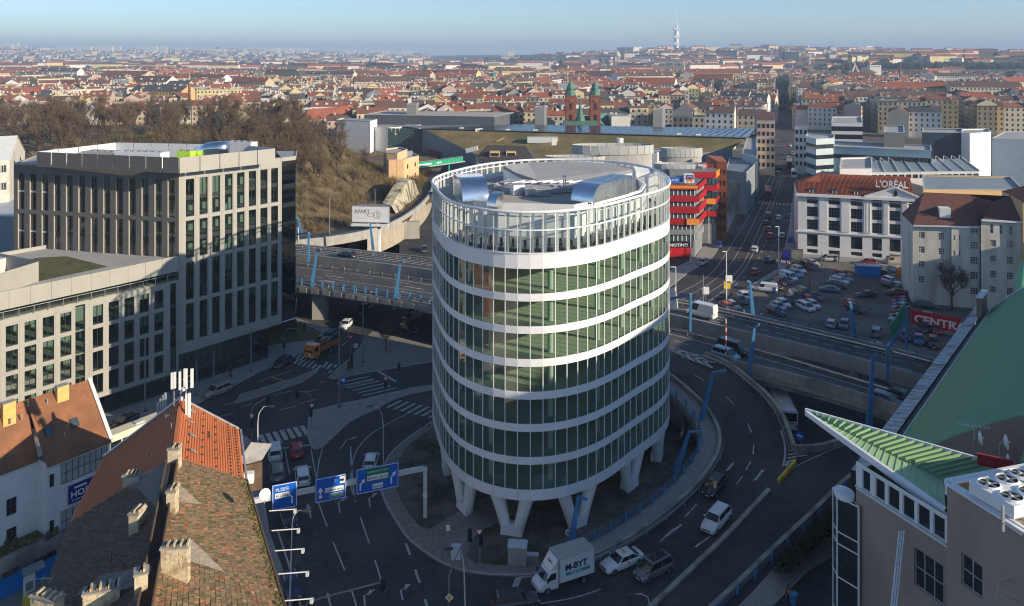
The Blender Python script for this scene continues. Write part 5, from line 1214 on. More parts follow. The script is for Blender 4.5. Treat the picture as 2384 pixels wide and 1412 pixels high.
rl_=thing('roof_railing','pale steel railing of a small platform at the lower right corner','railing',tuple(at(2330,1400,19.00)))
cs_=[atY(2322,1400,45),atY(2322,1357,45),atY(2357,1350,47),atY(2384,1385,45),atY(2357,1395,47)]
for a,c in((0,1),(1,2),(1,3),(2,4)):q=B(); q.tube([cs_[a],cs_[c]],.035,5); q.obj('rail',steel,rl_,w=True)
q=B(); q.tube([cs_[1]+Vector((0,0,-.5)),cs_[3]+Vector((0,0,-.5))],.035,5); q.obj('rail',steel,rl_,w=True)
leaf_m=mat('hedge_leaf',(.03,.038,.014),.9,.5,3.,bump=.4)
hb=B(); hr=random.Random(5)
for k in range(5200):
	t=hr.random(); x,y=lerp(1955,1815,t)+hr.uniform(-16,22),lerp(1205,1330,t)+hr.uniform(-30,8); p=at(x,y,hr.random()**.7*3.0*(1-.3*t)); s=.16; d=Vector((hr.uniform(-1,1),hr.uniform(-1,1),hr.uniform(-.2,1))).normalized(); v=d.cross(Vector((.3,.5,.8))).normalized()
	hb.face(p-v*s,p+v*s,p+d*s*2)
tag(hb.obj('hedge',leaf_m,kind='stuff'),'tall dark evergreen hedge below the blue fence beside the brown building','hedge')
slab('pavement',paving,[(1945,1290),(1880,1330),(1770,1440),(1690,1440),(1760,1370),(1850,1270),(1945,1240)],z1=.1)
b=B(); b.face(*[at(x,y,.02)for x,y in((1955,1300),(1800,1440),(2100,1440),(2100,1300))]); struct(b,'yard',asphalt)
# --- unseen blocks added beyond the right edge to cast shade into view
def plain_block(name,label,poly,h,m,floors):
	t=thing(name,label,'office building',(poly[0][0],poly[0][1],0)); b=B(); b.prism(poly,0,h); b.obj('body',m,t,w=True)
	for a,c in zip(poly,poly[1:]+poly[:1]):
		for k in range(floors):
			z=1.2+k*(h-1.5)/floors; q=B(); A,Cc=Vector((*a,z+.9)),Vector((*c,z+.9)); d=(Cc-A).normalized(); q.beam(A+d*1.,Cc-d*1.,.1,1.5); q.obj('window_band',pane_dark,t,w=True)
plain_block('shade_block','unseen tall block added to cast shade, outside the right picture edge behind the hall',[(64,46),(92,36),(104,66),(76,78)],40,plaster_w,11)
plain_block('shade_block','unseen lower block added to cast shade, outside the right picture edge beside the hall',[(76.5,78.5),(90,72.5),(97,88),(83,94)],36,plaster_w,10)
plain_block('lot_shade_block','unseen block added to shade the car park, outside the right picture edge beside the car park',[(118,120),(140,108),(160,150),(136,162)],24,plaster_w,6)
# --- hillside on the left
foot=[at(x,y,6.3)for x,y in((-300,560),(300,560),(640,556),(702,549),(800,531),(880,515),(930,497),(962,475),(985,452),(996,430),(1002,405))]
foot=smooth_line(foot,2)
def fdist(x,y):
	best=1e9; sgn=1
	for a,c in zip(foot,foot[1:]):
		dx,dy=c.x-a.x,c.y-a.y; L2_=dx*dx+dy*dy; t=max(0,min(1,((x-a.x)*dx+(y-a.y)*dy)/L2_)); qx,qy=a.x+dx*t,a.y+dy*t; d=math.hypot(x-qx,y-qy)
		if d<best:best=d; sgn=1 if dx*(y-a.y)-dy*(x-a.x)>0 else-1
	return best*sgn
def hill_z(x,y):
	d=fdist(x,y)
	if d<=0:return 5.9
	h=6.2+17*sstep(d/52)*(1-.55*sstep((x+75)/50))*(1-.25*sstep((y-330)/80))
	h*=1-.75*sstep((y-400)/70)
	a_=CX+F*x/y
	if a_>690:
		sl_=[(690,318),(780,345),(850,385),(900,415),(950,440),(985,462),(1100,500)]
		for(p_,q_),(r_,s_)in zip(sl_,sl_[1:]):
			if p_<=a_<=r_:h=min(h,max(5.9,H-(lerp(q_,s_,(a_-p_)/(r_-p_))-YH)*y/F))
	return h+noise.noise(Vector((x*.06,y*.06,0)))*1.2*min(1,d/8)
b=B(); nx,ny=56,50; idx={}
for j in range(ny+1):
	for i in range(nx+1):
		x,y=-290+i*5.,190+j*5.8; idx[i,j]=len(b.v); b.v.append((x,y,hill_z(x,y)))
for j in range(ny):
	for i in range(nx):
		q=[idx[i,j],idx[i+1,j],idx[i+1,j+1],idx[i,j+1]]
		if any(fdist(b.v[k][0],b.v[k][1])>-1.5 for k in q):b.f.append(tuple(q)); b.m.append(0)
struct(b,'hillside',hill_m,smooth=True)
ur_o=D([(560,582),(704,565),(760,560),(850,545),(905,528),(950,503),(985,475),(1003,450),(1008,425)],6.3)
ur_i=D([(560,568),(702,552),(800,534),(880,518),(930,500),(962,478),(985,455),(997,432),(1003,405)],6.3)
b=B(); b.strip(resample(ur_o,40),resample(ur_i,40)); struct(b,'upper_road',asphalt)
ro=resample(ur_o,44)
barrier(offset_line(ro,-.2),'cream concrete parapet of the upper road bending round the wooded hill',h=.9,w=.5,m=concrete,face=1.5)
railing(offset_line(ro,-.2),'thin blue rail on the cream parapet of the upper road',h=.3,step=6,bars=1,z0=.9,post=.06)
tim=add_grime(mat('formed_concrete',(.42,.36,.28),.85,.12,1.),(.3,.24,.18),.8,.3,.5,.7)
rw_=thing('retaining_wall','cream retaining wall with board marks under the upper road','wall',tuple(ro[24]))
lw=[p for p in ro if p.x>at(835,560,6.3).x]
for a,c in zip(resample(lw,15),resample(lw,15)[1:]):
	d=(c-a)*.006; q=B(); q.face(Vector((a.x,a.y,-.1))+d,Vector((c.x,c.y,-.1))-d,c-d+Vector((0,0,-1.3)),a+d+Vector((0,0,-1.3))); q.obj('wall_panel',tim,rw_,w=True)
	for k in range(1,6):z=4.8*k/6; q=B(); q.beam(Vector((a.x,a.y,z))+d,Vector((c.x,c.y,z))-d,.04,.07); q.obj('board_mark',concrete_d,rw_,w=True)
b=B(); b.face(*[at(x,y,.0)for x,y in((704,592),(840,592),(930,590),(930,570),(704,570))]); struct(b,'verge',grass_m)
for px,py,w_,l in((822,582,3.0,'grey concrete pier under the upper road viaduct'),(955,558,5.0,'cream concrete abutment where the retaining wall starts')):
	p=at(px,py,0); q=B(); q.box(p.x,p.y+1.5,0,w_,1.6,5.0,.2); tag(q.obj('viaduct_pier',concrete),l,'bridge pier')
b=B(); sl=resample([p for p in ro if p.x<at(870,545,6.3).x],20); b.strip([p+Vector((0,0,-1.5))for p in sl],[p+Vector((0,0,-1.5))for p in resample(ur_i,44)[:20]]); struct(b,'viaduct_soffit',concrete_d)
rk=thing('rock_wall','pale rough rock wall with hanging brown creeper beside the upper road','rock wall',tuple(at(940,490,6.3)))
rl2=[at(x,y,6.3)for x,y in((922,498),(945,480),(962,466),(975,452))]
b=B(); top=[p+Vector((-1.5,.6,h))for p,h in zip(rl2,(2.2,5.2,6.4,4.6))]; b.strip(rl2,top); b.strip(top,[p+Vector((-3,2,.6))for p in top]); b.obj('rock_face',add_grime(mat('rock_face',(.45,.40,.29),.95,.3,.8,bump=.8),(.12,.10,.05),.9,.4,.5,.62,(1,1,.3)),rk,w=True)
b=B(); b.face(*[at(x,y,.008)for x,y in((925,640),(1010,660),(1040,560),(1045,470),(1035,430),(1015,430),(1010,470),(985,540),(950,590))]); struct(b,'street',asphalt)
# --- billboard
bp_=at(880,588,0); bb=thing('billboard','large white billboard with APART lettering and ring picture on a grey round column','billboard',(bp_.x,bp_.y,0),-.12)
Yb=bp_.y; S_=Yb/F
q=B(); q.lathe([(.85,0),(.85,zf(515,Yb))],18); q.obj('column',pale_steel,bb)
wB,hB=90*S_,38*S_; z0b=zf(517,Yb); x0b=-60*S_
q=B(); q.box(x0b+wB/2,-.9,z0b,wB,.5,hB); q.obj('frame',steel,bb); q=B(); q.face((x0b+.15,-1.16,z0b+.15),(x0b+wB-.15,-1.16,z0b+.15),(x0b+wB-.15,-1.16,z0b+hB-.15),(x0b+.15,-1.16,z0b+hB-.15)); q.obj('poster',sign_white,bb)
q=B(); q.box(x0b+wB/2,-1.6,z0b-.85,wB*.98,1.3,.5); q.obj('catwalk',white_wall,bb); q=B(); q.box(x0b+wB*.5,.6,z0b+hB*.6,wB*.8,.5,hB*.45); q.obj('rear_frame',grey_metal,bb)
text('APART',1.55,bb,(x0b+.7,-1.18,z0b+hB*.55),grey_metal,xs=.95)
gold=mat('print_gold',(.55,.36,.2),.6,.05,1.); silv=mat('print_silver',(.5,.48,.46),.6,.05,1.)
for cx0,sc_x,rt_,m_ in((5.4,1.0,.25,gold),(6.9,.75,1.2,silv),(7.6,.6,1.3,silv)):
	q=B(); pr=[(math.cos(a)*1.05*sc_x,math.sin(a)*(.55 if sc_x==1. else 1.0))for a in[k*.2618 for k in range(25)]]
	q.strip([Vector((x0b+cx0+x,-1.175,z0b+2.1+y))for x,y in pr],[Vector((x0b+cx0+x*.72,-1.175,z0b+2.1+y*.8))for x,y in pr]); q.obj('printed_ring',m_,bb)
q=B(); q.face((x0b+1.,-1.178,z0b+1.1),(x0b+3.4,-1.178,z0b+1.1),(x0b+3.4,-1.178,z0b+1.16),(x0b+1.,-1.178,z0b+1.16)); q.obj('printed_line',grey_metal,bb)
# --- house builder for the middle distance
def simple_windows(par,p0,p1,z0,z1,cols,rows,w_=1.1,h_=1.6,glz=None,frm=None,name='window',style=(2,1),m=None,rev=None,base=0.,depth=.2,zbase=None,marg=.6):
	"""wall from p0 to p1 with a regular grid of real windows"""
	L=(Vector((p1[0],p1[1]))-Vector((p0[0],p0[1]))).length; ops=[]
	zb_=z0 if zbase is None else zbase; fh=(z1-zb_)/rows
	for c in range(cols):
		for r in range(rows):
			u=marg+(L-2*marg)*(c+.5)/cols; z=zb_+fh*r+(fh-h_)*.5; ops.append((u-w_/2,u+w_/2,z,z+h_))
	b=B(); wall_open(b,p0,p1,z0,z1,ops,depth); b.obj('wall',m,par,w=True)
	for o in ops:window_at(par,p0,p1,o,depth*.8,style,glz or pane_dark,frm or white_wall,name=name,pane_child=False)if False else window_at(par,p0,p1,o,depth*.8,style,glz or pane_dark,frm or white_wall,name=name)
	return ops
def box_roof(par,poly,z,m,par_h=.4,name='roof'):
	q=B(); q.face(*[(x,y,z-par_h)for x,y in poly]); q.obj(name,m,par,w=True)
def hip(par,poly4,z,h,m,ridge=.5,name='roof',over=.3):
	"""hipped or gabled roof over a quadrilateral (p0 p1 front, p2 p3 back)"""
	P=[Vector((*p,z))for p in poly4]; a,c=P[0].lerp(P[3],.5),P[1].lerp(P[2],.5); r0,r1=a.lerp(c,.5*ridge)+Vector((0,0,h)),c.lerp(a,.5*ridge)+Vector((0,0,h))
	q=B(); q.face(P[0],P[1],r1,r0); q.face(P[2],P[3],r0,r1); q.face(P[1],P[2],r1); q.face(P[3],P[0],r0); return q.obj(name,m,par,w=True)
tile_red=add_grime(mat('roof_tile_red',(.34,.10,.05),.85,.12,.6),(.2,.07,.045),.7,.15,.5,.7,(1,1,1))
tile_dull=add_grime(mat('roof_tile_dull',(.15,.065,.05),.85,.15,.5),(.1,.05,.042),.7,.2,.5,.7,(1,1,1))
# --- white building with L'OREAL sign
l0,l1=at(1858,592),at(2128,610.5); l0.z=l1.z=0; lu=(l1-l0).normalized(); ln=Vector((lu.y,-lu.x,0)); lL=(l1-l0).length
lo=thing('white_factory_office','four storey white office building with red tiled roof, pediment and large roof lettering','office building',tuple(l0))
zc1=zf(453,l0.y)
def lup(px):k=(px-CX)/F; return(k*l0.y-l0.x)/(lu.x-k*lu.y)
cols=[(1878.5,1904),(1929,1955.5),(1981,2008),(2030.5,2053.5),(2071,2097)]
cols+=[(2116,2128.5)]
zr_=[(0.9,1.7),(2.6,6.2),(7.7,10.4),(11.0,13.7),(14.0,16.6)]
zr_=[(.5,1.6),(2.3,5.6),(6.9,9.6),(10.4,13.1),(13.9,16.2)]
ops=[(max(.2,lup(a)),min(lL-.1,lup(c)),z0,z1)for a,c in cols for z0,z1 in zr_]
b=B(); wall_open(b,l0,l1,0,zc1,ops,.35); b.obj('wall',white_wall,lo,w=True)
for o in ops:window_at(lo,l0,l1,o,.3,(4,3)if o[2]>6 else(1,1),pane_dark,white_wall if o[2]<2 else grey_metal)
for a,c in zip(cols,cols[1:]):
	u0,u1=lup(a[1])+.35,lup(c[0])-.35
	if u1-u0>.5:q=B(); p,r=l0+lu*u0+ln*.1,l0+lu*u1+ln*.1; q.beam(p+Vector((0,0,11.5)),r+Vector((0,0,11.5)),.25,9.6); q.obj('pilaster',white_wall,lo,w=True)
	if c[0]>2028:
		for k in range(5):q=B(); p=l0+lu*lerp(u0,u1,(k+.5)/5)+ln*.24; q.box(p.x,p.y,6.9,.12,.12,9.2); q.obj('flute',white_wall,lo,w=True)
for z,h_,d_ in((zc1,.7,.9),(6.3,.35,.35),(zc1-1.0,.2,.2)):q=B(); q.beam(l0-lu*.6+ln*d_*.5+Vector((0,0,z)),l1+ln*d_*.5+Vector((0,0,z)),d_,h_); q.obj('cornice',white_wall,lo,w=True)
lb0,lb1=l0-ln*22,l1-ln*22
q=B(); q.strip([Vector((p.x,p.y,0))for p in(l0,lb0,lb1,l1)],[Vector((p.x,p.y,zc1))for p in(l0,lb0,lb1,l1)]); q.obj('rear_wall',white_wall,lo,w=True)
m0,m1,n0,n1=l0+ln*.1,l1+ln*.1,l0-ln*2.2,l1-ln*2.2; rz_=zc1+4.3
q=B(); q.face(*[tuple(p)for p in(m0+Vector((0,0,zc1+.3)),m1+Vector((0,0,zc1+.3)),n1+Vector((0,0,zc1+3.2)),n0+lu*1.5+Vector((0,0,zc1+3.2)))]); r0,r1=n0+lu*6-ln*4+Vector((0,0,rz_+.8)),n1-ln*4+Vector((0,0,rz_+.8)); q.face(n0+lu*1.5+Vector((0,0,zc1+3.2)),n1+Vector((0,0,zc1+3.2)),r1,r0); q.face(m0+Vector((0,0,zc1+.3)),n0+lu*1.5+Vector((0,0,zc1+3.2)),r0,lb0+Vector((0,0,zc1+.3))); q.face(r0,r1,lb1+Vector((0,0,zc1)),lb0+Vector((0,0,zc1))); q.obj('roof',tile_red,lo,w=True)
q=B()
for k in range(90):
	u=lL*(k+.5)/90; q.beam(m0+lu*u+Vector((0,0,zc1+.36)),n0+lu*u+Vector((0,0,zc1+3.26)),.08,.06);
	if u>2:q.beam(n0+lu*u+Vector((0,0,zc1+3.26)),r0.lerp(r1,max(0,(u-6)/(lL-6)))if u>6 else n0+lu*u-ln*1.6+Vector((0,0,zc1+3.7)),.08,.06)
q.obj('tile_rolls',tile_red,lo,w=True,kind='stuff')
for px in(1889,1943,1993):
	p=l0+lu*lup(px)-ln*.3; q=B(); q.tube([p+Vector((0,0,zc1+.3)),p-ln*2.2+Vector((0,0,zc1+.3))],1.5,16); q.obj('dormer',dark_metal,lo,w=True); q=B(); q.tube([p+ln*.06+Vector((0,0,zc1+.3)),p+Vector((0,0,zc1+.3))],1.15,16); q.obj('dormer_window',pane_blue,lo,w=True)
	for d_ in(-.4,.4):q=B(); q.box((p+lu*d_+ln*.1).x,(p+lu*d_+ln*.1).y,zc1+.3,.1,.08,1.1); q.obj('glazing_bar',white_wall,lo,w=True)
pa,pb,pc=l0+lu*lup(2011)+ln*.5,l0+lu*lup(2146)+ln*.5,l0+lu*lup(2084)+ln*.5
q=B(); z=zc1+.35; q.face(pa+Vector((0,0,z)),pb+Vector((0,0,z)),pc+Vector((0,0,z+2.7))); q.face(pa+Vector((0,0,z+.01)),pc+Vector((0,0,z+2.71)),pc-ln*5+Vector((0,0,z+2.71)),pa-ln*2+Vector((0,0,z+.01))); q.face(pb+Vector((0,0,z+.01)),pc+Vector((0,0,z+2.71)),pc-ln*5+Vector((0,0,z+2.71)),pb-ln*2+Vector((0,0,z+.01))); q.obj('pediment',white_wall,lo,w=True)
for a,c in((pa,pc),(pc,pb)):q=B(); q.beam(a+ln*.25+Vector((0,0,z+.15+(2.7 if a is pc else 0))),c+ln*.25+Vector((0,0,z+.15+(2.7 if c is pc else 0))),.5,.35); q.obj('raking_cornice',white_wall,lo,w=True)
q=B(); o_=pc+ln*.08+Vector((0,0,z+1.15)); q.face(*[o_+lu*.42*math.cos(a)+Vector((0,0,.85*math.sin(a)))for a in[k*.3927 for k in range(16)]]); q.obj('oval_window',pane_dark,lo,w=True)
sg=thing('roof_lettering',"large white L'OREAL roof letters standing on the red tiles",'sign',tuple(l0+lu*lup(2038)-ln*.9+Vector((0,0,zf(432,l0.y-3)))),math.atan2(lu.y,lu.x))
text("L'OR\u00c9AL",2.55,sg,(0,-.8,0),sign_white,xs=.82,ext=.1,bold=.03)
q=B()
for k in range(8):q.beam((.3+k*1.35,.3,-.4),(.3+k*1.35,.2,1.6),.06,.06)
q.obj('support',steel,sg)
def block(name,label,cat,pts,z,h,m,roofm=None,wins=None,z0=0.,parapet=.5):
	"""flat block whose roof outline is traced at height h"""
	P=[at(x,y,h)for x,y in pts]; t=thing(name,label,cat,(P[0].x,P[0].y,z0)); b=B(); b.prism([(p.x,p.y)for p in P],z0,h,top=False); b.obj('wall',m,t,w=True)
	q=B(); q.face(*[(p.x,p.y,h-parapet)for p in P]); q.obj('roof',roofm or roof_membrane,t,w=True)
	q=B()
	for a,c in zip(P,P[1:]+P[:1]):q.beam(a,c,.3,.14)
	q.obj('coping',pale_steel,t,w=True)
	if wins:
		for(i,cols_,rows_,w_,h_,zb_,zt_)in wins:
			a,c=P[i],P[(i+1)%len(P)]; L=(c-a).length; d=(c-a).normalized(); n=Vector((d.y,-d.x,0))
			if n.y>0:n=-n
			for r in range(rows_):
				for k in range(cols_):
					u=L*(k+.5)/cols_; zz=lerp(zb_,zt_,(r+.5)/rows_); p=a+d*u+n*.03; q=B(); q.beam(Vector((p.x,p.y,zz))-d*w_/2,Vector((p.x,p.y,zz))+d*w_/2,.08,h_); q.obj('window',pane_dark,t,w=True)
	return t,P
gh_m=mat('glass_roof',(.26,.30,.31),.55,.12,.3)
gt,P=block('glass_roof_hall','long low hall with pale blue glass shed roof behind the white office building','hall',((2028,402),(2280,399),(2240,370),(2020,377)),0,16.5,pale_steel,roofm=gh_m,parapet=-.1,wins=[(0,16,1,1.7,1.2,14.2,16.0)])
for k in range(9):
	t_=k/8; a,c=P[0].lerp(P[1],t_)+Vector((0,0,.25)),P[3].lerp(P[2],t_)+Vector((0,0,.25)); q=B(); q.beam(a,c,.25,.3); q.obj('roof_beam',pale_steel,gt,w=True)
for k in range(12):
	a=P[3].lerp(P[2],(k+.3)/12)+Vector((0,-1.5,0)); q=B(); q.beam(a,a+Vector((.0,0,1.6)),.12,.12); q.beam(a+Vector((.0,0,1.6)),a+Vector((1.4,-2,.1)),.1,.1); q.obj('roof_frame',white_wall,gt,w=True)
yel=mat('yellow_plaster',(.72,.48,.22),.9,.08,.5)
block('yellow_wing','long orange yellow wing with grey ribbed roof right of the roof lettering','building',((2150,441),(2384,443),(2352,412),(2148,407)),0,16.2,yel,roofm=gh_m,wins=[(0,8,1,1.9,2.4,11.5,15.0)])
block('white_stair_block','white cube stair block with dark strip window behind the red roof','building',((1955,392),(2030,392),(2028,366),(1958,368)),0,20.5,white_wall,wins=[(0,1,1,4.4,1.4,15.3,17.)])
block('blue_glass_block','long pale blue office with ribbon windows behind the glass roof','office building',((1880,338),(2168,351),(2166,339),(1878,326)),0,21.,mat('pale_blue_cladding',(.34,.46,.48),.4,.06,.4),wins=[(0,34,1,1.1,1.5,14.8,20.2)])
tt,P=block('curved_corner_office','pale blue rounded corner office with ribbon windows at the end of the long street','office building',((1876,318),(1900,324),(1940,322),(1943,314),(1880,310)),0,24.,mat('pale_cladding',(.5,.58,.6),.4,.05,.4),wins=[(0,5,4,1.6,1.5,8,23),(1,6,4,1.6,1.5,8,23)])
block('dark_glass_cube','dark mirrored glass cube with white side wall at right','building',((2146,308),(2238,309),(2240,300),(2150,299)),0,24.,mat('mirror_glass',(.03,.05,.08),.05,.1,.2,spec=.9))
block('white_slab','bright white windowless slab right of the dark glass cube','building',((2238,309),(2258,311),(2307,307),(2300,300),(2240,301)),0,24.1,white_panel)
block('grey_hall','blue grey windowless hall at the far right edge behind the white slab','hall',((2310,322),(2420,324),(2420,306),(2340,307)),0,20,mat('blue_grey_cladding',(.2,.26,.33),.5,.06,.4))
block('grey_stair_tower','grey boarded tower block behind the blue office','building',((2058,308),(2105,309),(2103,293),(2060,292)),0,26,mat('grey_board',(.16,.165,.17),.6,.1,3.,stretch=(.1,.1,6)))
block('grid_office','grey office with white grid facade left of the grey tower','office building',((1936,285),(2008,286),(2004,272),(1938,272)),0,25,pale_steel,wins=[(0,18,4,.8,2.0,10,24)])
# --- white flats at right
f0,f1,f2,f3=at(2125,706),at(2216,725),at(2280,745),at(2372,762)
for p in(f0,f1,f2,f3):p.z=0
zfl=zf(525,f0.y)
fu=Vector((.96,-.28,0)); f0=Vector((f0.x,f0.y,0)); fn=Vector((fu.y,-fu.x,0))
def fup(px):k=(px-CX)/F; return(k*f0.y-f0.x)/(fu.x-k*fu.y)
fl_=thing('white_apartment_block','shaded cream apartment block with dull red roof right of the car park','apartment block',tuple(f0))
u1,u2,u3=fup(2214),fup(2280),fup(2374)
def fz(py,u):return zf(py,(f0+fu*u).y)
def seg(ua,ub,cols_,zt,off=0.):
	a,c=f0+fu*ua+fn*off,f0+fu*ub+fn*off; ops=[]
	for x0,x1,ys in cols_:
		w0_,w1_=fup(x0)-ua,fup(x1)-ua
		for y0,y1 in ys:ops.append((w0_,w1_,fz(y1,ua+w0_),fz(y0,ua+w0_)))
	b=B(); wall_open(b,a,c,0,zt,ops,.22); b.obj('wall',plaster_cr,fl_,w=True)
	for o in ops:window_at(fl_,a,c,o,.15,(3,3)if o[1]-o[0]>1 else(1,2),pane_dark,white_wall)
plaster_cr=add_grime(mat('cream_plaster',(.68,.65,.57),.9,.06,.5),(.42,.37,.28),.7,.3,.5,.7,(1.2,1.2,.2))
seg(0,u1,[(2139,2153,((540,555),(574,589),(608,623),(643,658))),(2185,2199,((543,559),(578,593),(612,627)))],zfl)
seg(u1,u2,[(2219,2223,((547,559),(583,595),(617,629))),(2231,2235,((548,560),(584,596),(618,630))),(2258,2276,((532,544),(562,579),(597,614),(632,649),(668,684)))],fz(527,u1),.4)
seg(u2,u3,[(2301,2309,((520,541),)),(2323,2331,((521,543),)),(2345,2353,((523,545),)),(2301,2315,((556,571),(592,607),(627,643),(663,677))),(2340,2355,((559,575),(595,612),(631,648),(667,684)))],fz(510,u2),1.2)
u4=u3+30; a,c=f0+fu*u3,f0+fu*u4
ff=thing('ochre_apartment_block','ochre house at the right picture edge beside the cream apartment block','apartment block',tuple(a)); b=B(); b.prism([(p.x,p.y)for p in(a+fn*2,c+fn*2,c-fn*12,a-fn*12)],0,zfl+6.5); b.obj('wall',yel,ff,w=True); hip(ff,[((p).x,(p).y)for p in(a+fn*2.3,c,c-fn*12,a-fn*12)],zfl+6.5,4,tile_red)
B0,B3=f0-fn*13,f0+fu*u3-fn*13
q=B(); q.strip([Vector((p.x,p.y,0))for p in(f0,B0,B3)],[Vector((p.x,p.y,zfl))for p in(f0,B0,B3)]); q.obj('rear_wall',plaster_cr,fl_,w=True)
R0,R1=f0-fn*6.5+fu*3.5,f0+fu*u3-fn*6.5
q=B(); A=[f0+fn*.5+Vector((0,0,zfl+.05)),f0+fu*u2+fn*.5+Vector((0,0,fz(530,u2)+.05)),f0+fu*u2-fn*6.5+Vector((0,0,zfl+6.3)),R0+Vector((0,0,zfl+6.3))]; q.face(*A); q.face(A[0],A[3],B0+Vector((0,0,zfl))); q.face(A[3],R1+Vector((0,0,zfl+6.3)),B3+Vector((0,0,zfl)),B0+Vector((0,0,zfl)))
zz=fz(510,u2); q.face(f0+fu*u2+fn*1.6+Vector((0,0,zz)),f0+fu*u3+fn*1.6+Vector((0,0,zz)),R1+Vector((0,0,zfl+6.4)),f0+fu*(u2+4)-fn*5+Vector((0,0,zfl+5.2))); q.face(f0+fu*u2+fn*1.6+Vector((0,0,zz)),f0+fu*(u2+4)-fn*5+Vector((0,0,zfl+5.2)),f0+fu*u2-fn*6.5+Vector((0,0,zfl+6.0)),f0+fu*u2+Vector((0,0,zfl-.5))); q.obj('roof',tile_dull,fl_,w=True)
q=B(); q.beam(f0+fn*.5+Vector((0,0,zfl)),f0+fu*u2+fn*.6+Vector((0,0,fz(528,u2))),.4,.25); q.beam(f0+fu*u2+fn*1.5+Vector((0,0,zz)),f0+fu*u3+fn*1.5+Vector((0,0,zz)),.5,.35); q.obj('eaves',white_wall,fl_,w=True)
p=f0+fu*fup(2204)-fn*2.5; q=B(); q.box(p.x,p.y,zfl+1.6,2.2,2.4,2.2,-.28); q.obj('dormer',white_wall,fl_,w=True); q=B(); q.box(p.x+.35,p.y-1.2,zfl+2.2,1.5,.1,1.1,-.28); q.obj('dormer_window',pane_blue,fl_,w=True)
for x in(2150,2160,2243):p=f0+fu*fup(x)-fn*2.0; q=B(); q.box(p.x,p.y,zfl+2.0,.8,.9,.12,-.28); q.obj('roof_window',pane_blue,fl_,w=True)
c0,c1=at(2121,762,0),at(2236,785,0); ce=thing('red_sign_wall','long red wall with white CENTRA lettering at the edge of the car park','sign',(c0.x,c0.y,0),math.atan2((c1-c0).y,(c1-c0).x)); cl=math.hypot(c1.x-c0.x,c1.y-c0.y)
red_s=mat('sign_red',(.52,.012,.02),.5,.05,.5)
q=B(); q.box(cl/2,0,.75,cl,.25,2.75); q.obj('board',red_s,ce); q=B(); q.box(cl/2,.02,0,cl,.3,.75); q.obj('base_wall',concrete_d,ce)
text('CENTRA',2.05,ce,(.55,-.14,1.25),sign_white,xs=1.14,bold=.06); text('\u00ae',.8,ce,(cl-1.15,-.14,2.2),sign_white)
# --- shopping mall with the green roof
ml=thing('shopping_mall','long low shopping mall with grass roof and solar panel strip behind the round building','shopping mall',tuple(at(1350,374,0)))
A_=[at(983,299,18),at(1740,321,18),at(1705,347,14),at(1500,377,9.3),at(1230,388,8.5),at(1107,360,9.5)]
q=B(); q.face(*A_); q.obj('green_roof',add_grime(mat('roof_meadow',(.21,.16,.065),.95,.3,.15,bump=.4),(.13,.12,.045),.9,.05,.45,.65,(1,1,1)),ml,w=True)
wall_t=mat('mall_cladding',(.24,.27,.29),.5,.08,.5)
q=B(); q.strip([Vector((p.x,p.y,0))for p in(A_[0],A_[5],A_[4],A_[3],A_[2])],[A_[0],A_[5],A_[4],A_[3],A_[2]]); q.obj('side_wall',wall_t,ml,w=True)
S_=[at(915,292,18.2),at(984,299,18.2),at(1742,321,18.2),at(1762,300,18.2),at(1200,290.5,18.2)]
sol=mat('solar_panel',(.02,.035,.075),.15,.15,.2,spec=.8)
q=B(); q.face(*[p-Vector((0,0,.15))for p in S_]); q.obj('flat_roof',grey_metal,ml,w=True)
for k in range(44):
	t0,t1=k/44+.002,(k+1)/44-.003; f0_,f1_=S_[1].lerp(S_[2],t0),S_[1].lerp(S_[2],t1); bk=[S_[4].lerp(S_[3],t)for t in(t0,t1)]
	for j in range(3):
		a,c=j/3+.02,(j+1)/3-.02; q=B(); q.face(f0_.lerp(bk[0],a),f1_.lerp(bk[1],a),f1_.lerp(bk[1],c)+Vector((0,0,.25)),f0_.lerp(bk[0],c)+Vector((0,0,.25))); q.obj('solar_panel',sol,ml,w=True)
gA,gB=at(903,298,18),A_[0]
for k in range(9):
	for j in range(6):
		a,c=gA.lerp(gB,k/9+.003),gA.lerp(gB,(k+1)/9-.003); z0,z1=17.9*j/6+.1,17.9*(j+1)/6-.1; q=B(); q.face((a.x,a.y,z0),(c.x,c.y,z0),(c.x,c.y,z1),(a.x,a.y,z1)); q.obj('glass_panel',mat('mall_glass',(.05,.10,.10),.1,.2,.3,spec=.8)if(k,j)==(0,0)else bpy.data.materials['mall_glass'],ml,w=True)
a,c=A_[0],A_[5]; d=(c-a).normalized(); rzt=math.atan2(c.y-a.y,c.x-a.x)
text('TESCO',5.2,ml,tuple(a+(c-a)*.1+Vector((0,-1.2,-12.6))-ml.location),mat('sign_letter_red',(.45,.02,.03),.5,.05,1.),rz=rzt,ext=.2,xs=.8)
for x,y in((1075,304),(1118,306),(1112,307),(1183,308),(1375,345),(1340,352),(1290,330),(1580,318),(1625,320),(1247,309)):
	p=at(x,y,17.2); q=B(); q.box(p.x,p.y,p.z-1.5,2.2,2,2.9); q.obj('roof_vent',white_wall,ml,w=True)
q=B(); p=at(1263,325,15.5); q.box(p.x,p.y,p.z-1.5,14,4,2.6); q.obj('roof_plant',pale_steel,ml,w=True)
for(x0,y0),(x1,y1)in(((1085,352),(1112,345)),((1112,344),(1135,331))):q=B(); q.beam(at(x0,y0,11.5),at(x1,y1,13),.6,2.0); q.obj('ramp_wall',white_panel,ml,w=True)
q=B(); q.beam(at(1155,330,14.2),at(1197,310,17.),.8,.12); q.obj('roof_path',yellow_m,ml,w=True)
dgrey=mat('dark_grey_cladding',(.105,.115,.125),.55,.06,.4)
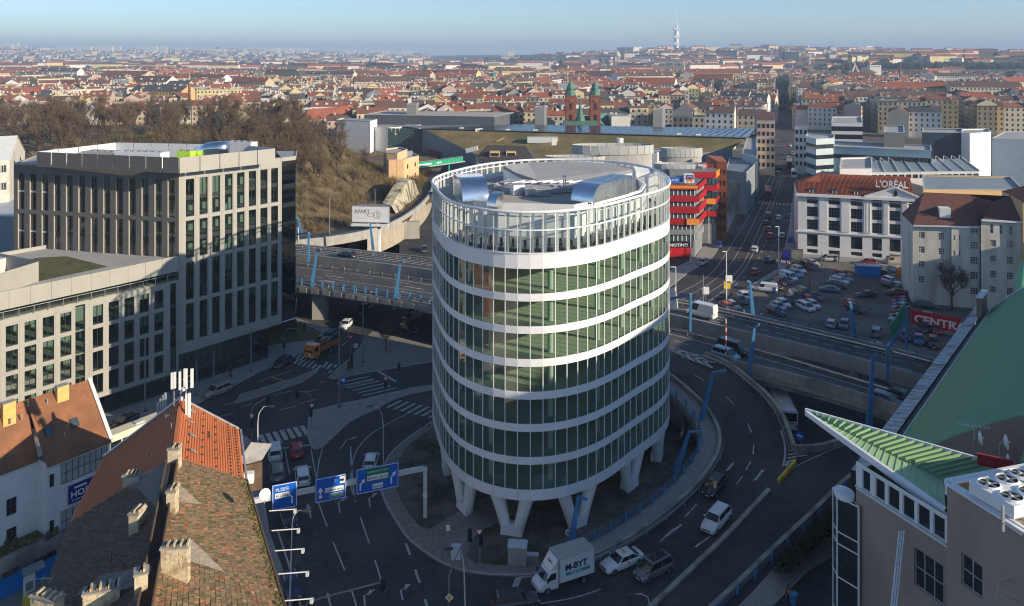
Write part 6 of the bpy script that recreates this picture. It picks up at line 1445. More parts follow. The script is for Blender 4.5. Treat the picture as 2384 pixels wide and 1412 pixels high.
block('dark_grey_hall','long dark grey windowless hall on top of the mall','hall',((850,267),(1118,271.5),(1151,272),(1196,262),(900,258)),0,22.7,dgrey,roofm=roof_gravel,parapet=.2)
block('white_mall_wing','pale windowless end block of the mall above the wooded hill','building',((783,290),(905,298),(980,291),(840,285)),0,18,white_wall)
block('white_mall_box','small white upper box on the pale mall end block','building',((782,279),(862,282),(878,278),(800,275)),0,21.5,white_wall)
for x,y0,l in((1258,248,'grey windowless tower rising from the mall roof beside the cream house'),(1533,253,'grey windowless tower rising from the mall roof right of the brick church'),(960,241,'dark grey stair tower behind the dark hall')):
	block('grey_roof_tower',l,'stair tower',((x-13,y0+2),(x+9,y0+2),(x+15,y0-1),(x-7,y0-1)),0,54-(y0+2-130)*425/1850,mat('tower_grey%d'%x,(.2,.21,.22),.6,.05,.5))
orc=mat('apricot_plaster',(.68,.45,.24),.9,.08,.5)
yb_,P=block('apricot_building','flat roofed apricot building with roof machinery at the end of the wooded hill','building',((905,373),(940,372),(975,363),(952,352),(893,360)),0,15,orc,wins=[(1,2,3,.9,1.6,2,14)],roofm=roof_gravel)
block('apricot_upper_block','small upper apricot block with vents behind the apricot building','building',((900,356),(925,357),(948,348),(930,343),(898,347)),0,17.5,orc,roofm=roof_gravel)
for k in range(7):p=at(912+k*7,366-k*1.2,15); tag(B().box(p.x,p.y,14.5,2.2,1.6,1.7).obj('roof_unit',steel),'grey ventilation box on the apricot building, %s from the hill'%('first','second','third','fourth','fifth','sixth','seventh')[k],'roof unit')
gb0,gb1=at(935,395,8.5),at(1078,375,8.5); gbr=thing('green_footbridge','bright green footbridge with banner crossing the road behind the hill','footbridge',tuple(gb0)); grn=mat('banner_green',(.02,.36,.2),.5,.08,.5)
for k in range(22):
	a,c=gb0.lerp(gb1,k/22+.002),gb0.lerp(gb1,(k+1)/22-.002); q=B(); q.beam(a+Vector((0,0,.7)),c+Vector((0,0,.7)),.15,2.1); q.obj('side_panel',grn,gbr,w=True)
q=B(); q.beam(gb0+Vector((0,1,-.3)),gb1+Vector((0,1,-.3)),2.4,.4); q.obj('deck',steel,gbr,w=True); q=B(); q.beam(gb0+Vector((0,2,1.8)),gb1+Vector((0,2,1.8)),.1,.1); q.obj('rail',steel,gbr,w=True)
for k,(a,c)in enumerate(((.12,.2),(.22,.29),(.3,.47),(.55,.63))):q=B(); q.beam(gb0.lerp(gb1,a)+Vector((0,-.1,.7)),gb0.lerp(gb1,c)+Vector((0,-.1,.7)),.06,.55); q.obj('printed_strip',sign_white,gbr,w=True)
for t in(.3,.75):p=gb0.lerp(gb1,t); q=B(); q.lathe([(.4,0),(.4,8.1)],8,p.x,p.y+1); q.obj('column',grn,gbr,w=True)
vh=thing('cream_villa','cream house with dark hipped roof and two dormers just behind the round roof ring','house',tuple(at(1180,440,0))); Pv=[(xf(1113,305),305),(xf(1243,300),300),(xf(1248,300),314),(xf(1120,305),318)]
simple_windows(vh,Pv[0],Pv[1],0,14.2,8,4,m=plaster_old); simple_windows(vh,(xf(1108,318),318),Pv[0],0,14.2,3,4,m=plaster_old)
hip(vh,[(xf(1110,303.5),303.5),(xf(1246,299),299),(xf(1252,300),316),(xf(1112,306),320)],14.4,4.6,mat('slate_dark',(.075,.065,.06),.8,.15,.6),ridge=.35)
for x in(1152,1190):q=B(); q.box(xf(x,304.5),305,15.4,3.8,3,1.9); q.obj('dormer',yel,vh,w=True); q=B(); q.box(xf(x,303.4),303.45,15.6,3.,.1,1.2); q.obj('dormer_window',pane_dark,vh,w=True)
# --- red and grey corner office
gt_=thing('red_striped_office','six storey corner office with red and orange bands right of the round building','office building',(xf(1611,212),212,0)); red_b=mat('band_red',(.38,.015,.02),.45,.05,.5); org_b=mat('band_orange',(.75,.26,.04),.45,.05,.5)
gx0,gx1,gy=xf(1500,212.),xf(1627,211.),211.5
def gface(a,c,z0,z1,m,n='band',th=.35):
	q=B(); q.beam((a[0],a[1],(z0+z1)/2),(c[0],c[1],(z0+z1)/2),th,z1-z0); return q.obj(n,m,gt_,w=True)
FL=[(gx0,gy+.6),(gx1,gy)]; SD_=[(gx1,gy),(gx1+4.9,gy+11.8)]
zs_b=[(18.3,19.6),(15.1,16.7),(12.0,13.8),(9.0,10.6)]
for k,(z0,z1)in enumerate(zs_b):
	gface(FL[0],FL[1],z0,z1,red_b); gface(SD_[0],SD_[1],z0,z1,red_b)
	if k in(0,):gface((gx0,gy+.35),(gx1-.2,gy-.25),z0+.35,z1-.2,org_b)
	if k==3:gface((gx1-3.2,gy-.2),(gx1+.2,gy-.25),z0,z1,org_b)
q=B(); q.prism([(gx0,gy+1.2),(gx1-.8,gy+.8),(gx1+3.9,gy+12),(gx0,gy+22)],0,19.4); q.obj('body',grey_metal,gt_,w=True)
for z0,z1 in((16.7,18.3),(13.8,15.1),(10.6,12.0),(7.6,9.0),(4.5,6.3)):
	n=12
	for k in range(n):
		a=gx0+(gx1-.8-gx0)*(k+.1)/n; c=gx0+(gx1-.8-gx0)*(k+.9)/n; q=B(); q.box((a+c)/2,gy+.9,z0,c-a,.2,z1-z0); q.obj('window',pane_blue,gt_,w=True); q=B(); q.box(c+.1,gy+.8,z0,.22,.2,z1-z0); q.obj('mullion',white_wall,gt_,w=True)
	q=B(); q.beam((gx1-.3,gy+1.6,(z0+z1)/2),(gx1+4.2,gy+12,(z0+z1)/2),.3,z1-z0); q.obj('side_glazing',mat('pale_glazing',(.3,.32,.33),.2,.15,.6)if z0==16.7 else bpy.data.materials['pale_glazing'],gt_,w=True)
gxg=xf(1611,212.5)
gface((gx0,gy+.4),(gxg,gy+.3),6.3,7.6,grey_metal,'band'); gface((gx0,gy+.4),(gxg,gy+.2),2.9,4.5,black_m,'sign_band')
text('NOTINO',1.15,gt_,(gxg-6.2-gt_.location.x,gy-.1-gt_.location.y,3.2),sign_white,xs=1.05,bold=.03)
gface((gx0,gy+.4),(gxg-.4,gy+.3),.25,2.9,red_s,'poster')
q=B(); cxp,czp=gxg-7.2,1.6; q.face(*[(cxp+dx,gy+.08,czp+dz)for dx,dz in((-1.6,.9),(-.6,.45),(.2,1.1),(.3,.35),(1.6,.1),(.3,-.3),(.1,-1.1),(-.6,-.4),(-1.5,-1.0),(-1.,0))]); q.obj('printed_figure',mat('print_tan',(.6,.36,.2),.6,.05,1.),gt_,w=True)
q=B(); q.beam((gxg,gy+1,2.2),(gxg+4.8,gy+13,2.2),.2,4.2); q.obj('shop_side',pane_blue,gt_,w=True)
gs=thing('roof_sign','white cube sign with GATE lettering and orange H on the red striped office','sign',(xf(1603,213),213,20.0)); q=B(); q.box(0,0,0,2.6,2.0,2.3); q.obj('box',sign_white,gs); q=B(); q.box(.1,-1.02,.85,2.1,.04,1.3); q.obj('face',navy,gs); text('GATE',.62,gs,(-.75,-1.06,1.5),sign_white)
for x,z,w_,h_ in((-.45,.15,.45,1.05),(.65,.15,.45,1.05),(.1,.5,.8,.4)):q=B(); q.box(x,-1.05,z,w_,.05,h_); q.obj('letter_stroke',org_b,gs)
hs_=thing('blue_roof_sign','blue HOCHTIEF sign at the roof edge of the striped office','sign',(xf(1552,213),212.6,19.9)); q=B(); q.box(1.5,0,.2,5.5,.1,1.3); q.obj('board',sign_blue,hs_); text('HOCHTIEF',.85,hs_,(-1.,-.07,.5),sign_white)
g2=thing('red_terrace_office','second part of the striped office with stepped red terraces and orange end wall','office building',(gx1+8,225,0))
h0x,h1x=xf(1628,226.),xf(1677,226.)
q=B(); q.prism([(h0x-8,228),(h1x-1,227),(h1x+3,240),(h0x-8,246)],0,21); q.obj('body',grey_metal,g2,w=True)
for k,(z0,z1)in enumerate(((19.3,21.),(15.6,17.2),(11.9,13.4),(8.4,9.8))):
	q=B(); q.beam((h0x-2,225.5,(z0+z1)/2),(h1x-1.5,225.5,(z0+z1)/2),.5,z1-z0); q.obj('band',red_b if k!=2 else org_b,g2,w=True); q=B(); q.beam((h1x-1.5,225.5,(z0+z1)/2),(h1x+1.2,232,(z0+z1)/2),.5,z1-z0); q.obj('band',red_b if k else org_b,g2,w=True)
	for j in range(6):q=B(); q.box(h0x+j*1.05,226.8,z0-2.1,.85,.2,1.7); q.obj('window',pane_blue,g2,w=True)
brk=mat('orange_brick',(.40,.13,.06),.85,.15,1.5); q=B(); q.prism([(h1x+.6,232),(h1x+3.2,231),(h1x+5.,243),(h1x+1,246)],0,23.2); q.obj('brick_end',brk,g2,w=True)
for k in range(6):
	for j in range(2):q=B(); q.box(h1x+1.3+j*1.1,231.3-j*.4,3+k*3.3,.6,.12,1.4,-.3); q.obj('brick_window',pane_dark,g2,w=True)
text('ibis',2.6,g2,(h0x+2-g2.location.x,6,21.3),mat('ibis_red',(.5,.03,.03),.5,.05,1.),ext=.1)
rg=mat('ring_panel',(.46,.46,.43),.55,.06,.4)
for k,(x,y,rpx,h_,l)in enumerate(((1588,395,62,2.6,'large curved grey roof screen next to the GATE sign'),(1590,358,48,2.8,'round grey roof drum above the striped office'),(1430,352,96,3.0,'wide oval grey roof screen behind the round building'),(1340,378,70,2.2,'low cream curved roof wall just behind the round roof ring'))):
	Yq=(232,248,268,262)[k]; zt_=zf(y-12,Yq); r_=rpx*Yq/F; t=thing('roof_screen',l,'roof screen',(xf(x,Yq),Yq+r_*.3,0)); n=26
	for j in range(n):
		a0_,a1_=2*math.pi*j/n,2*math.pi*(j+.94)/n; q=B(); q.beam((r_*math.cos(a0_),r_*.35*math.sin(a0_),zt_-h_/2),(r_*math.cos(a1_),r_*.35*math.sin(a1_),zt_-h_/2),.2,h_); q.obj('panel',rg,t)
	q=B(); q.lathe([(r_*.97,zt_-h_-14),(r_*.97,zt_-h_-.1),(.1,zt_-h_)],n,0,0,0,1,.34); q.obj('base',roof_membrane,t)
block('grey_roof_plant','long grey flat roofed plant house behind the curved roof screens','building',((1345,350),(1530,355),(1570,348),(1390,340)),0,16.5,pale_steel,roofm=roof_membrane)
for k,(x,y)in enumerate(((1437,345),(1458,348),(1490,352),(1420,352),(1540,356))):
	p=at(x,y,19); q=B(); q.lathe([(.9,-3),(.9,0),(1.1,.2),(.3,.9)],10,p.x,p.y,p.z); tag(q.obj('roof_vent',zinc),'shiny round roof vent behind the round building, %s'%('leftmost tall one','beside the tall one','in the middle','in front of the tall one','rightmost one')[k],'vent')
p=at(1443,322,24); q=B(); q.lathe([(1.3,-8),(1.3,0)],12,p.x,p.y,p.z); tag(q.obj('roof_chimney',white_wall),'pale round boiler chimney on the grass roof of the mall','chimney')
block('grey_concrete_shop','low grey concrete shop with flat roof at the street corner beyond the striped office','shop',((1688,420),(1722,424),(1735,400),(1690,398)),0,11,concrete_d)
block('mall_street_front','blue grey long mall front along the left side of the straight street','building',((1690,396),(1738,402),(1768,372),(1700,366)),0,14.5,wall_t,roofm=grey_metal)
sc2,P=block('mall_glass_end','slanted pale glass end of the mall facing the straight street','building',((1728,358),(1762,366),(1760,312),(1740,318)),0,17,mat('screen_glass',(.42,.5,.5),.3,.08,.3))
pk=mat('pink_plaster',(.62,.42,.33),.9,.06,.5)
ph_,P=block('pink_apartment_house','tall pink apartment house with dull red roof at the left side of the straight street','apartment house',((1762,279),(1804,280),(1800,262),(1756,262)),0,25,pk,roofm=tile_dull,parapet=-.4,wins=[(0,4,6,1.1,1.8,3,24),(3,5,6,1.1,1.8,3,24)])
ch_,P=block('cream_corner_house','cream ornate corner house with grey pointed roof at the right side of the straight street','apartment house',((1850,293),(1880,294),(1876,283),(1850,283)),0,22,plaster_w,wins=[(0,3,5,1.1,1.8,3,21)])
hip(ch_,[(p.x,p.y)for p in P],22.1,6,mat('slate_grey',(.13,.14,.16),.7,.1,.5),ridge=.2)
lh=thing('peeling_house','pale gabled house with peeling plaster at the left picture edge','house',(xf(20,215),215,20)); g_=[(xf(-60,205),205),(xf(60,215),215)]
simple_windows(lh,(xf(-60,200),200),(xf(22,206),206),12,27,5,2,w_=1.2,h_=2.,m=plaster_old,zbase=18)
q=B(); a,c=Vector((xf(22,206),206,0)),Vector((xf(58,224),224,0)); m_=a.lerp(c,.45); q.face(a+Vector((0,0,12)),c+Vector((0,0,12)),c+Vector((0,0,27)),m_+Vector((0,0,32.3)),a+Vector((0,0,27))); q.obj('gable_wall',plaster_old,lh,w=True)
q=B(); d=Vector((-14,-9,0)); q.face(a+Vector((.3,0,26.8)),m_+Vector((.3,0,32.5)),m_+d+Vector((0,0,32.5)),a+d+Vector((0,0,26.8))); q.face(c+Vector((.3,0,26.8)),m_+Vector((.3,0,32.5)),m_+d+Vector((0,0,32.5)),c+d+Vector((0,0,26.8))); q.obj('roof',pale_steel,lh,w=True)
for t_,z in((.3,25),(.7,25),(.3,20),(.65,20)):p=a.lerp(c,t_); q=B(); q.beam(p+Vector((.1,-.2,z))-(c-a).normalized()*.6,p+Vector((.1,-.2,z))+(c-a).normalized()*.6,.15,2.0); q.obj('window',pane_dark,lh,w=True)
block('grey_shed','long blue grey shed with pale roof behind the tower at the left edge','shed',((-60,500),(40,505),(40,465),(-60,470)),0,16,mat('shed_grey',(.25,.29,.33),.6,.08,.4),roofm=mat('shed_roof',(.42,.46,.5),.5,.08,.4),parapet=-.1)
# --- far terrain
def skyline(px):
	T_=[(-900,116),(0,113),(160,118),(700,123),(1000,131),(1100,129),(1190,128),(1300,131),(1420,127),(1600,121),(1800,118.5),(2000,120),(2200,124),(2384,128),(3300,128)]
	for(a,ya),(c,yc)in zip(T_,T_[1:]):
		if a<=px<=c:return lerp(ya,yc,(px-a)/(c-a))
	return 125
def tz(x,y):
	px=CX+F*x/max(y,1); t=sstep((px-850)/700.); Y0,Yr=lerp(3400,1650,t),lerp(8200,4300,t)
	if y<Y0:return 0.
	zr2=54+(YH-skyline(px))*Yr/F; s=(y-Y0)/(Yr-Y0); z=zr2*sstep(s)
	if px>1850:z+=26*sstep((px-1850)/150)*sstep((y-1050)/500)*(1-sstep((y-2300)/900))
	return z+noise.noise(Vector((x*.0016,y*.0016,3)))*14*min(1,max(0,s)*2)*(1 if s<.9 else.3)
b=B(); nx,ny=90,60
for j in range(ny+1):
	Yj=900*(13.5)**(j/ny)
	for i in range(nx+1):px=-900+4200*i/nx; x=(px-CX)*Yj/F; b.v.append((x,Yj,tz(x,Yj)-.015-(.0 if Yj>1700 else.0)))
for j in range(ny):
	for i in range(nx):k=j*(nx+1)+i; b.f.append((k,k+1,k+nx+2,k+nx+1)); b.m.append(0)
struct(b,'far_hills',add_grime(mat('far_land',(.075,.07,.05),.95,.3,.004),(.035,.04,.03),.9,.0012,.42,.6,(1,1,1)),smooth=True)
# --- the city
cr_=random.Random(21)
WALLS=[('cream',(.60,.52,.38)),('pale yellow',(.62,.52,.27)),('white',(.66,.65,.61)),('sandy',(.48,.39,.28)),('pinkish',(.56,.42,.35)),('grey',(.34,.33,.31)),('pale green',(.42,.46,.36)),('ochre',(.52,.36,.17))]
ROOFS=[('bright red',(.31,.10,.058)),('brick red',(.22,.09,.06)),('dull brown',(.135,.085,.068)),('dark grey',(.085,.085,.09)),('pale grey',(.3,.3,.3))]
RW=[.2,.3,.24,.1,.16]
wmats=[mat('city_wall_%s'%n.replace(' ','_'),c,.9,.1,.08)for n,c in WALLS]; rmats=[mat('city_roof_%s'%n.replace(' ','_'),c,.85,.16,.1)for n,c in ROOFS]
cmats=wmats+rmats+[pane_dark]; NW=len(WALLS); WIN=len(cmats)-1
su=Vector((.324,.946,0)); sv=Vector((.946,-.324,0))
def street_ok(x,y):
	px=CX+F*x/y
	if abs(x-.3425*y)<9+y*.004:return False
	if y<455 and px<1770:return False
	if px<740 and y<520:return False
	if px>=1770 and y<(560 if px<1940 else 520 if px>2040 else 560):return y>480 and px<1800
	return True
houses=[]
for bi in range(-34,40):
	for bj in range(3,32):
		bw_,bh_=62,54; c0_=su*(bj*bh_+20*math.sin(bi*.7))+sv*(bi*bw_)
		L1,L2_=bw_-cr_.uniform(9,15),bh_-cr_.uniform(9,14); hb_=cr_.uniform(15.5,22.5); rj=cr_.uniform(-.15,.15)+.2*math.sin(bi*.31+bj*.2)-(.5 if CX+F*c0_.x/max(1,c0_.y)<1500 else.1); ca_,sa_=math.cos(rj),math.sin(rj)
		u_,v_=su*ca_+sv*sa_,sv*ca_-su*sa_
		if c0_.y>1800 or c0_.y<400 or abs(c0_.x)>c0_.y*.72+40:continue
		kind=cr_.random()
		for side in range(4):
			o_,d_,n_,L_=((c0_,v_,-u_,L1),(c0_+v_*L1,u_,v_,L2_),(c0_+v_*L1+u_*L2_,-v_,u_,L1),(c0_+u_*L2_,-u_,-v_,L2_))[side]
			s=0
			while s<L_-6:
				w_=min(cr_.uniform(12,22),L_-s)
				if L_-s-w_<8:w_=L_-s
				p=o_+d_*(s+w_/2)
				if street_ok(p.x,p.y)and street_ok((p-n_*12).x,(p-n_*12).y):houses.append((o_+d_*s,d_,n_,w_,hb_+cr_.uniform(-3.2,3.2),cr_.uniform(10,12.5)))
				s+=w_
def vis_top(px):return 252 if px<720 else 262 if px<860 else 262 if px<1190 else 292 if px<1770 else 330
def house_geo(p,d,n,w,h,dep,z0,wi,ri,detail,bw_,br_,bwin,bch,rnd):
	"""wall, pitched roof, windows, chimneys of one terraced house into four buffers"""
	q0,q1=p,p+d*w; q2,q3=q1-n*dep,q0-n*dep; Z=Vector((0,0,1))
	rh=dep*.5*rnd.uniform(.42,.68); m0,m1=(q0+q3)/2,(q1+q2)/2; base=z0-3
	flat=ri==4
	if flat:rh=.4
	bw_.mat(wi)
	for a,c in((q0,q1),(q1,q2),(q2,q3),(q3,q0)):bw_.face(a+Z*base,c+Z*base,c+Z*(z0+h),a+Z*(z0+h))
	if flat:br_.mat(NW+ri); br_.face(*[x+Z*(z0+h+.05)for x in(q0,q1,q2,q3)])
	else:
		bw_.face(q0+Z*(z0+h),q3+Z*(z0+h),m0+Z*(z0+h+rh)); bw_.face(q1+Z*(z0+h),q2+Z*(z0+h),m1+Z*(z0+h+rh))
		br_.mat(NW+ri); e=n*.5; br_.face(q0+e+Z*(z0+h-.2),q1+e+Z*(z0+h-.2),m1+Z*(z0+h+rh+.1),m0+Z*(z0+h+rh+.1)); br_.face(q2-e+Z*(z0+h-.2),q3-e+Z*(z0+h-.2),m0+Z*(z0+h+rh+.1),m1+Z*(z0+h+rh+.1))
	if detail:
		nc,nf=max(2,int(w/2.9)),max(3,int(h/3.5))
		for(a,dd,nn,L)in((q0,d,n,w),(q2,-d,-n,w)):
			if nn.y>.1 and detail<2:continue
			if nn.y>.3:continue
			for f in range(nf):
				for k in range(nc):
					u=L*(k+.5)/nc; zz=z0+h-2.9-f*3.4; c=a+dd*u+nn*.06
					if zz<z0+.5:continue
					bwin.mat(WIN); bwin.face(c-dd*.5+Z*zz,c+dd*.5+Z*zz,c+dd*.5+Z*(zz+1.65),c-dd*.5+Z*(zz+1.65))
	for k in range(rnd.choice((1,2,2,3))if not flat else 1):
		c=m0.lerp(m1,rnd.random())+n*rnd.uniform(-2,2); bch.mat(rnd.choice((2,2,0,3))); bch.box(c.x,c.y,z0+h+rh*.4,rnd.uniform(.8,2.2),.8,rh*.6+rnd.uniform(.8,1.6),math.atan2(d.y,d.x))
	if not flat and detail and rnd.random()<.55:
		for k in range(rnd.choice((1,2,3))):
			t_=(k+.6)/3.2; c=q0.lerp(q1,t_)-n*dep*.22; bch.mat(wi); bch.box(c.x,c.y,z0+h+rh*.2,1.8,2.0,rh*.42,math.atan2(d.y,d.x))
front_n=lambda hs:CX+F*hs[0].x/hs[0].y
def in_view(hs):
	px=front_n(hs); top_y=YH+F*(H-hs[4]-3)/hs[0].y
	return-30<px<2410 and top_y<vis_top(px)
houses.sort(key=lambda hs:hs[0].y); vis_h=[hs for hs in houses if in_view(hs)]; near_set=set(id(x)for x in vis_h[:300])
LM_=[(441,'the tall brick factory chimney'),(677,'the big domed theatre'),(1010,'the dark grey mall hall'),(1357,'the twin towered brick church'),(1575,'the television tower'),(1826,'the long straight street'),(2000,'the white swept twin spires'),(2270,'the bright white slab'),(228,'the pale green church dome')]
ORD=['nearest','second','third','fourth','fifth','sixth','seventh','eighth','ninth','tenth','eleventh','twelfth','thirteenth','fourteenth','fifteenth']
info=[]
RB=[B(),B(),B(),B()]
for hs in houses:
	p,d,n,w,h,dep=hs; wi=cr_.choices(range(NW),(.28,.16,.2,.13,.08,.07,.04,.04))[0]; ri=cr_.choices(range(5),RW)[0]
	z0=0.; det=1 if p.y<1250 else 0
	if id(hs)in near_set:info.append((hs,wi,ri,cr_.random()))
	else:house_geo(p,d,n,w,h,dep,z0,wi,ri,det,RB[0],RB[0],RB[0],RB[0],cr_)
RB[0].obj('city_houses',cmats,kind='stuff');
tag(bpy.data.objects['city_houses'],'mass of old town houses with red roofs stretching to the horizon','houses')
cls={}
for it in info:
	px=front_n(it[0]); r_=min(LM_,key=lambda q_:abs(q_[0]-px)); cls.setdefault((r_,px<r_[0],it[1],it[2],it[0][0].y>640),[]).append(it)
for(r_,left,wi,ri,farr),L in cls.items():
	L.sort(key=lambda it:abs(front_n(it[0])-r_[0]))
	for k,(hs,wi_,ri_,sd_)in enumerate(L):
		p,d,n,w,h,dep=hs; rn_=random.Random(int(sd_*1e6))
		lab='%s %s house with %s roof %s of %s%s'%(ORD[min(k,14)],WALLS[wi][0],ROOFS[ri][0],'left' if left else 'right',r_[1],', in the farther rows' if farr else '')
		t=thing('city_house',lab,'house',(p.x,p.y,0),0,'old town houses behind the mall')
		a,r2,wn,ch2=B(),B(),B(),B(); house_geo(p,d,n,w,h,dep,0.,wi,ri,2,a,r2,wn,ch2,rn_)
		a.obj('wall',cmats,t,w=True); r2.obj('roof',cmats,t,w=True); wn.obj('window_rows',cmats,t,w=True,kind='stuff'); ch2.obj('chimneys',cmats,t,w=True,kind='stuff')
for k in range(150):
	px=cr_.uniform(-20,2400); Y=cr_.uniform(620,1750); x=xf(px,Y)
	if not street_ok(x,Y)or abs(x-.3425*Y)<55:continue
	L,w_,h=cr_.uniform(32,85),cr_.uniform(15,21),cr_.uniform(20,28); rz=cr_.choice((-.33,1.24,-.2,1.0,.3)); d=Vector((math.cos(rz),math.sin(rz),0)); n=Vector((d.y,-d.x,0)); n=n if n.y<0 else-n; d=Vector((-n.y,n.x,0))
	house_geo(Vector((x,Y,0))-d*L/2,d,n,L,h,w_,0,cr_.choices(range(NW),(.3,.12,.3,.12,.05,.06,.03,.02))[0],cr_.choices(range(5),(.16,.26,.26,.12,.2))[0],1,RB[1],RB[1],RB[1],RB[1],cr_)
tag(RB[1].obj('public_buildings',cmats,kind='stuff'),'long pale public buildings rising among the old town houses','houses')
ct_=B()
for k in range(900):
	px=cr_.uniform(-20,2400); Y=cr_.uniform(520,1700); x=xf(px,Y)
	if noise.noise(Vector((x*.008,Y*.008,5)))<.12:continue
	r=cr_.uniform(3,6); ct_.lathe([(r*.5,3),(r,r*1.2),(r*.8,r*2.),(.1,r*2.8)],5,x,Y,0)
tag(ct_.obj('city_trees',mat('city_tree',(.055,.05,.03),.95,.5,.1),kind='stuff'),'dark bare trees in the courtyards of the old town','trees')
fb=B(); fr_=random.Random(4)
for k in range(9000):
	px=fr_.uniform(-40,2430); t=fr_.random()**1.35; Y=1780*(4.6 if px<1000 else 2.5)**t; x=xf(px,Y); z=tz(x,Y)
	if noise.noise(Vector((x*.0022,Y*.0022,9)))>.28:continue
	w_,d_,h_=fr_.uniform(14,38),fr_.uniform(11,15),fr_.uniform(9,19); rz=fr_.uniform(-.8,.8)
	if fr_.random()<.05:w_,h_=fr_.uniform(40,90),fr_.uniform(20,32)
	c_,s_=math.cos(rz),math.sin(rz); P_=[(x+dx*c_-dy*s_,Y+dx*s_+dy*c_)for dx,dy in((-w_/2,-d_/2),(w_/2,-d_/2),(w_/2,d_/2),(-w_/2,d_/2))]
	fb.mat(fr_.choices(range(NW),(.28,.14,.3,.1,.07,.08,.02,.01))[0]); fb.prism(P_,z-6,z+h_,top=False)
	ri=fr_.choices(range(5),(.22,.36,.2,.1,.12))[0]; fb.mat(NW+ri)
	if ri==4:fb.face(*[(a,c,z+h_)for a,c in P_])
	else:
		V_=[Vector((a,c,z+h_))for a,c in P_]; m0,m1=(V_[0]+V_[3])/2+Vector((0,0,5)),(V_[1]+V_[2])/2+Vector((0,0,5)); fb.face(V_[0],V_[1],m1,m0); fb.face(V_[2],V_[3],m0,m1); fb.face(V_[0],m0,V_[3]); fb.face(V_[1],V_[2],m1)
tag(fb.obj('distant_city',cmats,kind='stuff'),'hazy far quarters of the city climbing to the horizon','houses')
for k in range(46):
	px=fr_.choice((fr_.uniform(110,520),fr_.uniform(560,1000),fr_.uniform(0,300))); Y=fr_.uniform(6500,8000); x=xf(px,Y); q=B(); q.box(x,Y,tz(x,Y)-10,fr_.uniform(60,200),30,10+fr_.uniform(28,52)); tag(q.obj('tower_block',wmats[2]),'pale slab block of the housing estate on the hazy left horizon','tower block','slab blocks on the left horizon')
wm=mat('far_wood',(.05,.05,.03),.95,.5,.02); wb=B(); wr=random.Random(8)
for k in range(5200):
	m_=wr.random()
	if m_<.5:px,Y=wr.gauss(2130,170),wr.uniform(1250,1750)
	elif m_<.62:px,Y=wr.uniform(1900,2000),wr.uniform(900,1100)
	elif m_<.8:px,Y=wr.uniform(-30,900),wr.uniform(2900,3600)
	else:px,Y=wr.uniform(1020,1350),wr.uniform(3000,4200)
	if not-60<px<2450:continue
	x=xf(px,Y); r=wr.uniform(4,8)*(1 if Y<2000 else 2.0); z=tz(x,Y)
	if noise.noise(Vector((x*.006,Y*.006,2)))<-.15:continue
	wb.lathe([(r*.55,0),(r,r*.8),(r*.75,r*1.5),(.1,r*1.95)],5,x,Y,z)
tag(wb.obj('far_woods',wm,kind='stuff'),'dark bare woods on the far city slopes','wood')
# --- landmarks
stone=mat('pale_stone',(.52,.46,.36),.9,.1,.1); dark_st=mat('dark_stone',(.06,.06,.065),.9,.2,.1); copper=mat('copper_green',(.085,.19,.145),.7,.12,.2); brickc=mat('church_brick',(.22,.08,.05),.9,.18,.3)
ch=thing('brick_church','red brick church with twin towers and green pointed spires behind the mall','church',(xf(1357,440),440,0))
Yc=440.
for px,tip in((1328,185),(1385,193)):
	x=xf(px,Yc); zt_=zf(223,Yc); q=B(); q.box(x,Yc,0,5.6,5.6,zt_); q.obj('tower',brickc,ch,w=True)
	for z in(zt_-10.5,zt_-.4):q=B(); q.box(x,Yc,z,6.1,6.1,.6); q.obj('cornice',brickc,ch,w=True)
	q=B(); q.lathe([(3.3,0),(2.6,2.0),(1.9,3.0),(2.1,4.2),(1.0,7.),(.08,zf(tip,Yc)-zt_)],8,x,Yc,zt_); q.obj('spire',copper,ch,w=True)
	for z in(zt_-7.5,zt_-14):q=B(); q.box(x,Yc-2.85,z,1.3,.12,3.4); q.obj('window',pane_dark,ch,w=True); q=B(); q.box(x+2.85,Yc,z,.12,1.3,3.4); q.obj('window',pane_dark,ch,w=True)
	q=B(); q.lathe([(.9,0),(.9,.1)],12,x,Yc-2.9,zt_-2.6); q.obj('clock',stone,ch,w=True)
nx0,nx1=xf(1331,Yc),xf(1383,Yc); q=B(); q.prism([(nx0,Yc),(nx1,Yc),(nx1+16,Yc+26),(nx0+16,Yc+26)],0,14,top=False); q.obj('nave_wall',brickc,ch,w=True)
q=B(); a,c=Vector((nx0,Yc,14)),Vector((nx1,Yc,14)); d=Vector((16,26,0)); m_=a.lerp(c,.5)+Vector((0,0,6.5)); q.face(a,m_,m_+d,a+d); q.face(c,m_,m_+d,c+d); q.obj('nave_roof',copper,ch,w=True); q=B(); q.face(a,c,m_); q.obj('gable',brickc,ch,w=True)
for k in range(6):p=c+d*((k+.5)/6)+Vector((.15,0,-7)); q=B(); q.box(p.x,p.y,p.z,.3,1.5,4.2,-.55); q.obj('window',stone,ch,w=True)
q=B(); x=xf(1352,425); q.lathe([(2.6,0),(2.2,2),(1.2,5),(.5,9),(.05,15)],8,x,428,zf(283,425)); q.obj('porch_spire',copper,ch,w=True); q=B(); q.box(x,428,0,18,6,zf(283,425)); q.obj('porch',copper,ch,w=True)
tv=thing('television_tower','slender pale television tower with stacked cabins on the horizon','television tower',(xf(1575,3900),3900,60)); s_=3900/F
for dx in(-3.4,3.4,0):q=B(); q.lathe([(2.6*s_,20),(2.6*s_,(118-(62 if dx else 50))*s_)],10,dx*s_,abs(dx)*s_*.6,0); q.obj('shaft',white_panel,tv)
q=B(); q.lathe([(1.6*s_,60*s_),(1.4*s_,78*s_),(.8*s_,80*s_),(.5*s_,96*s_),(.15*s_,106*s_)],8); q.obj('mast',white_panel,tv)
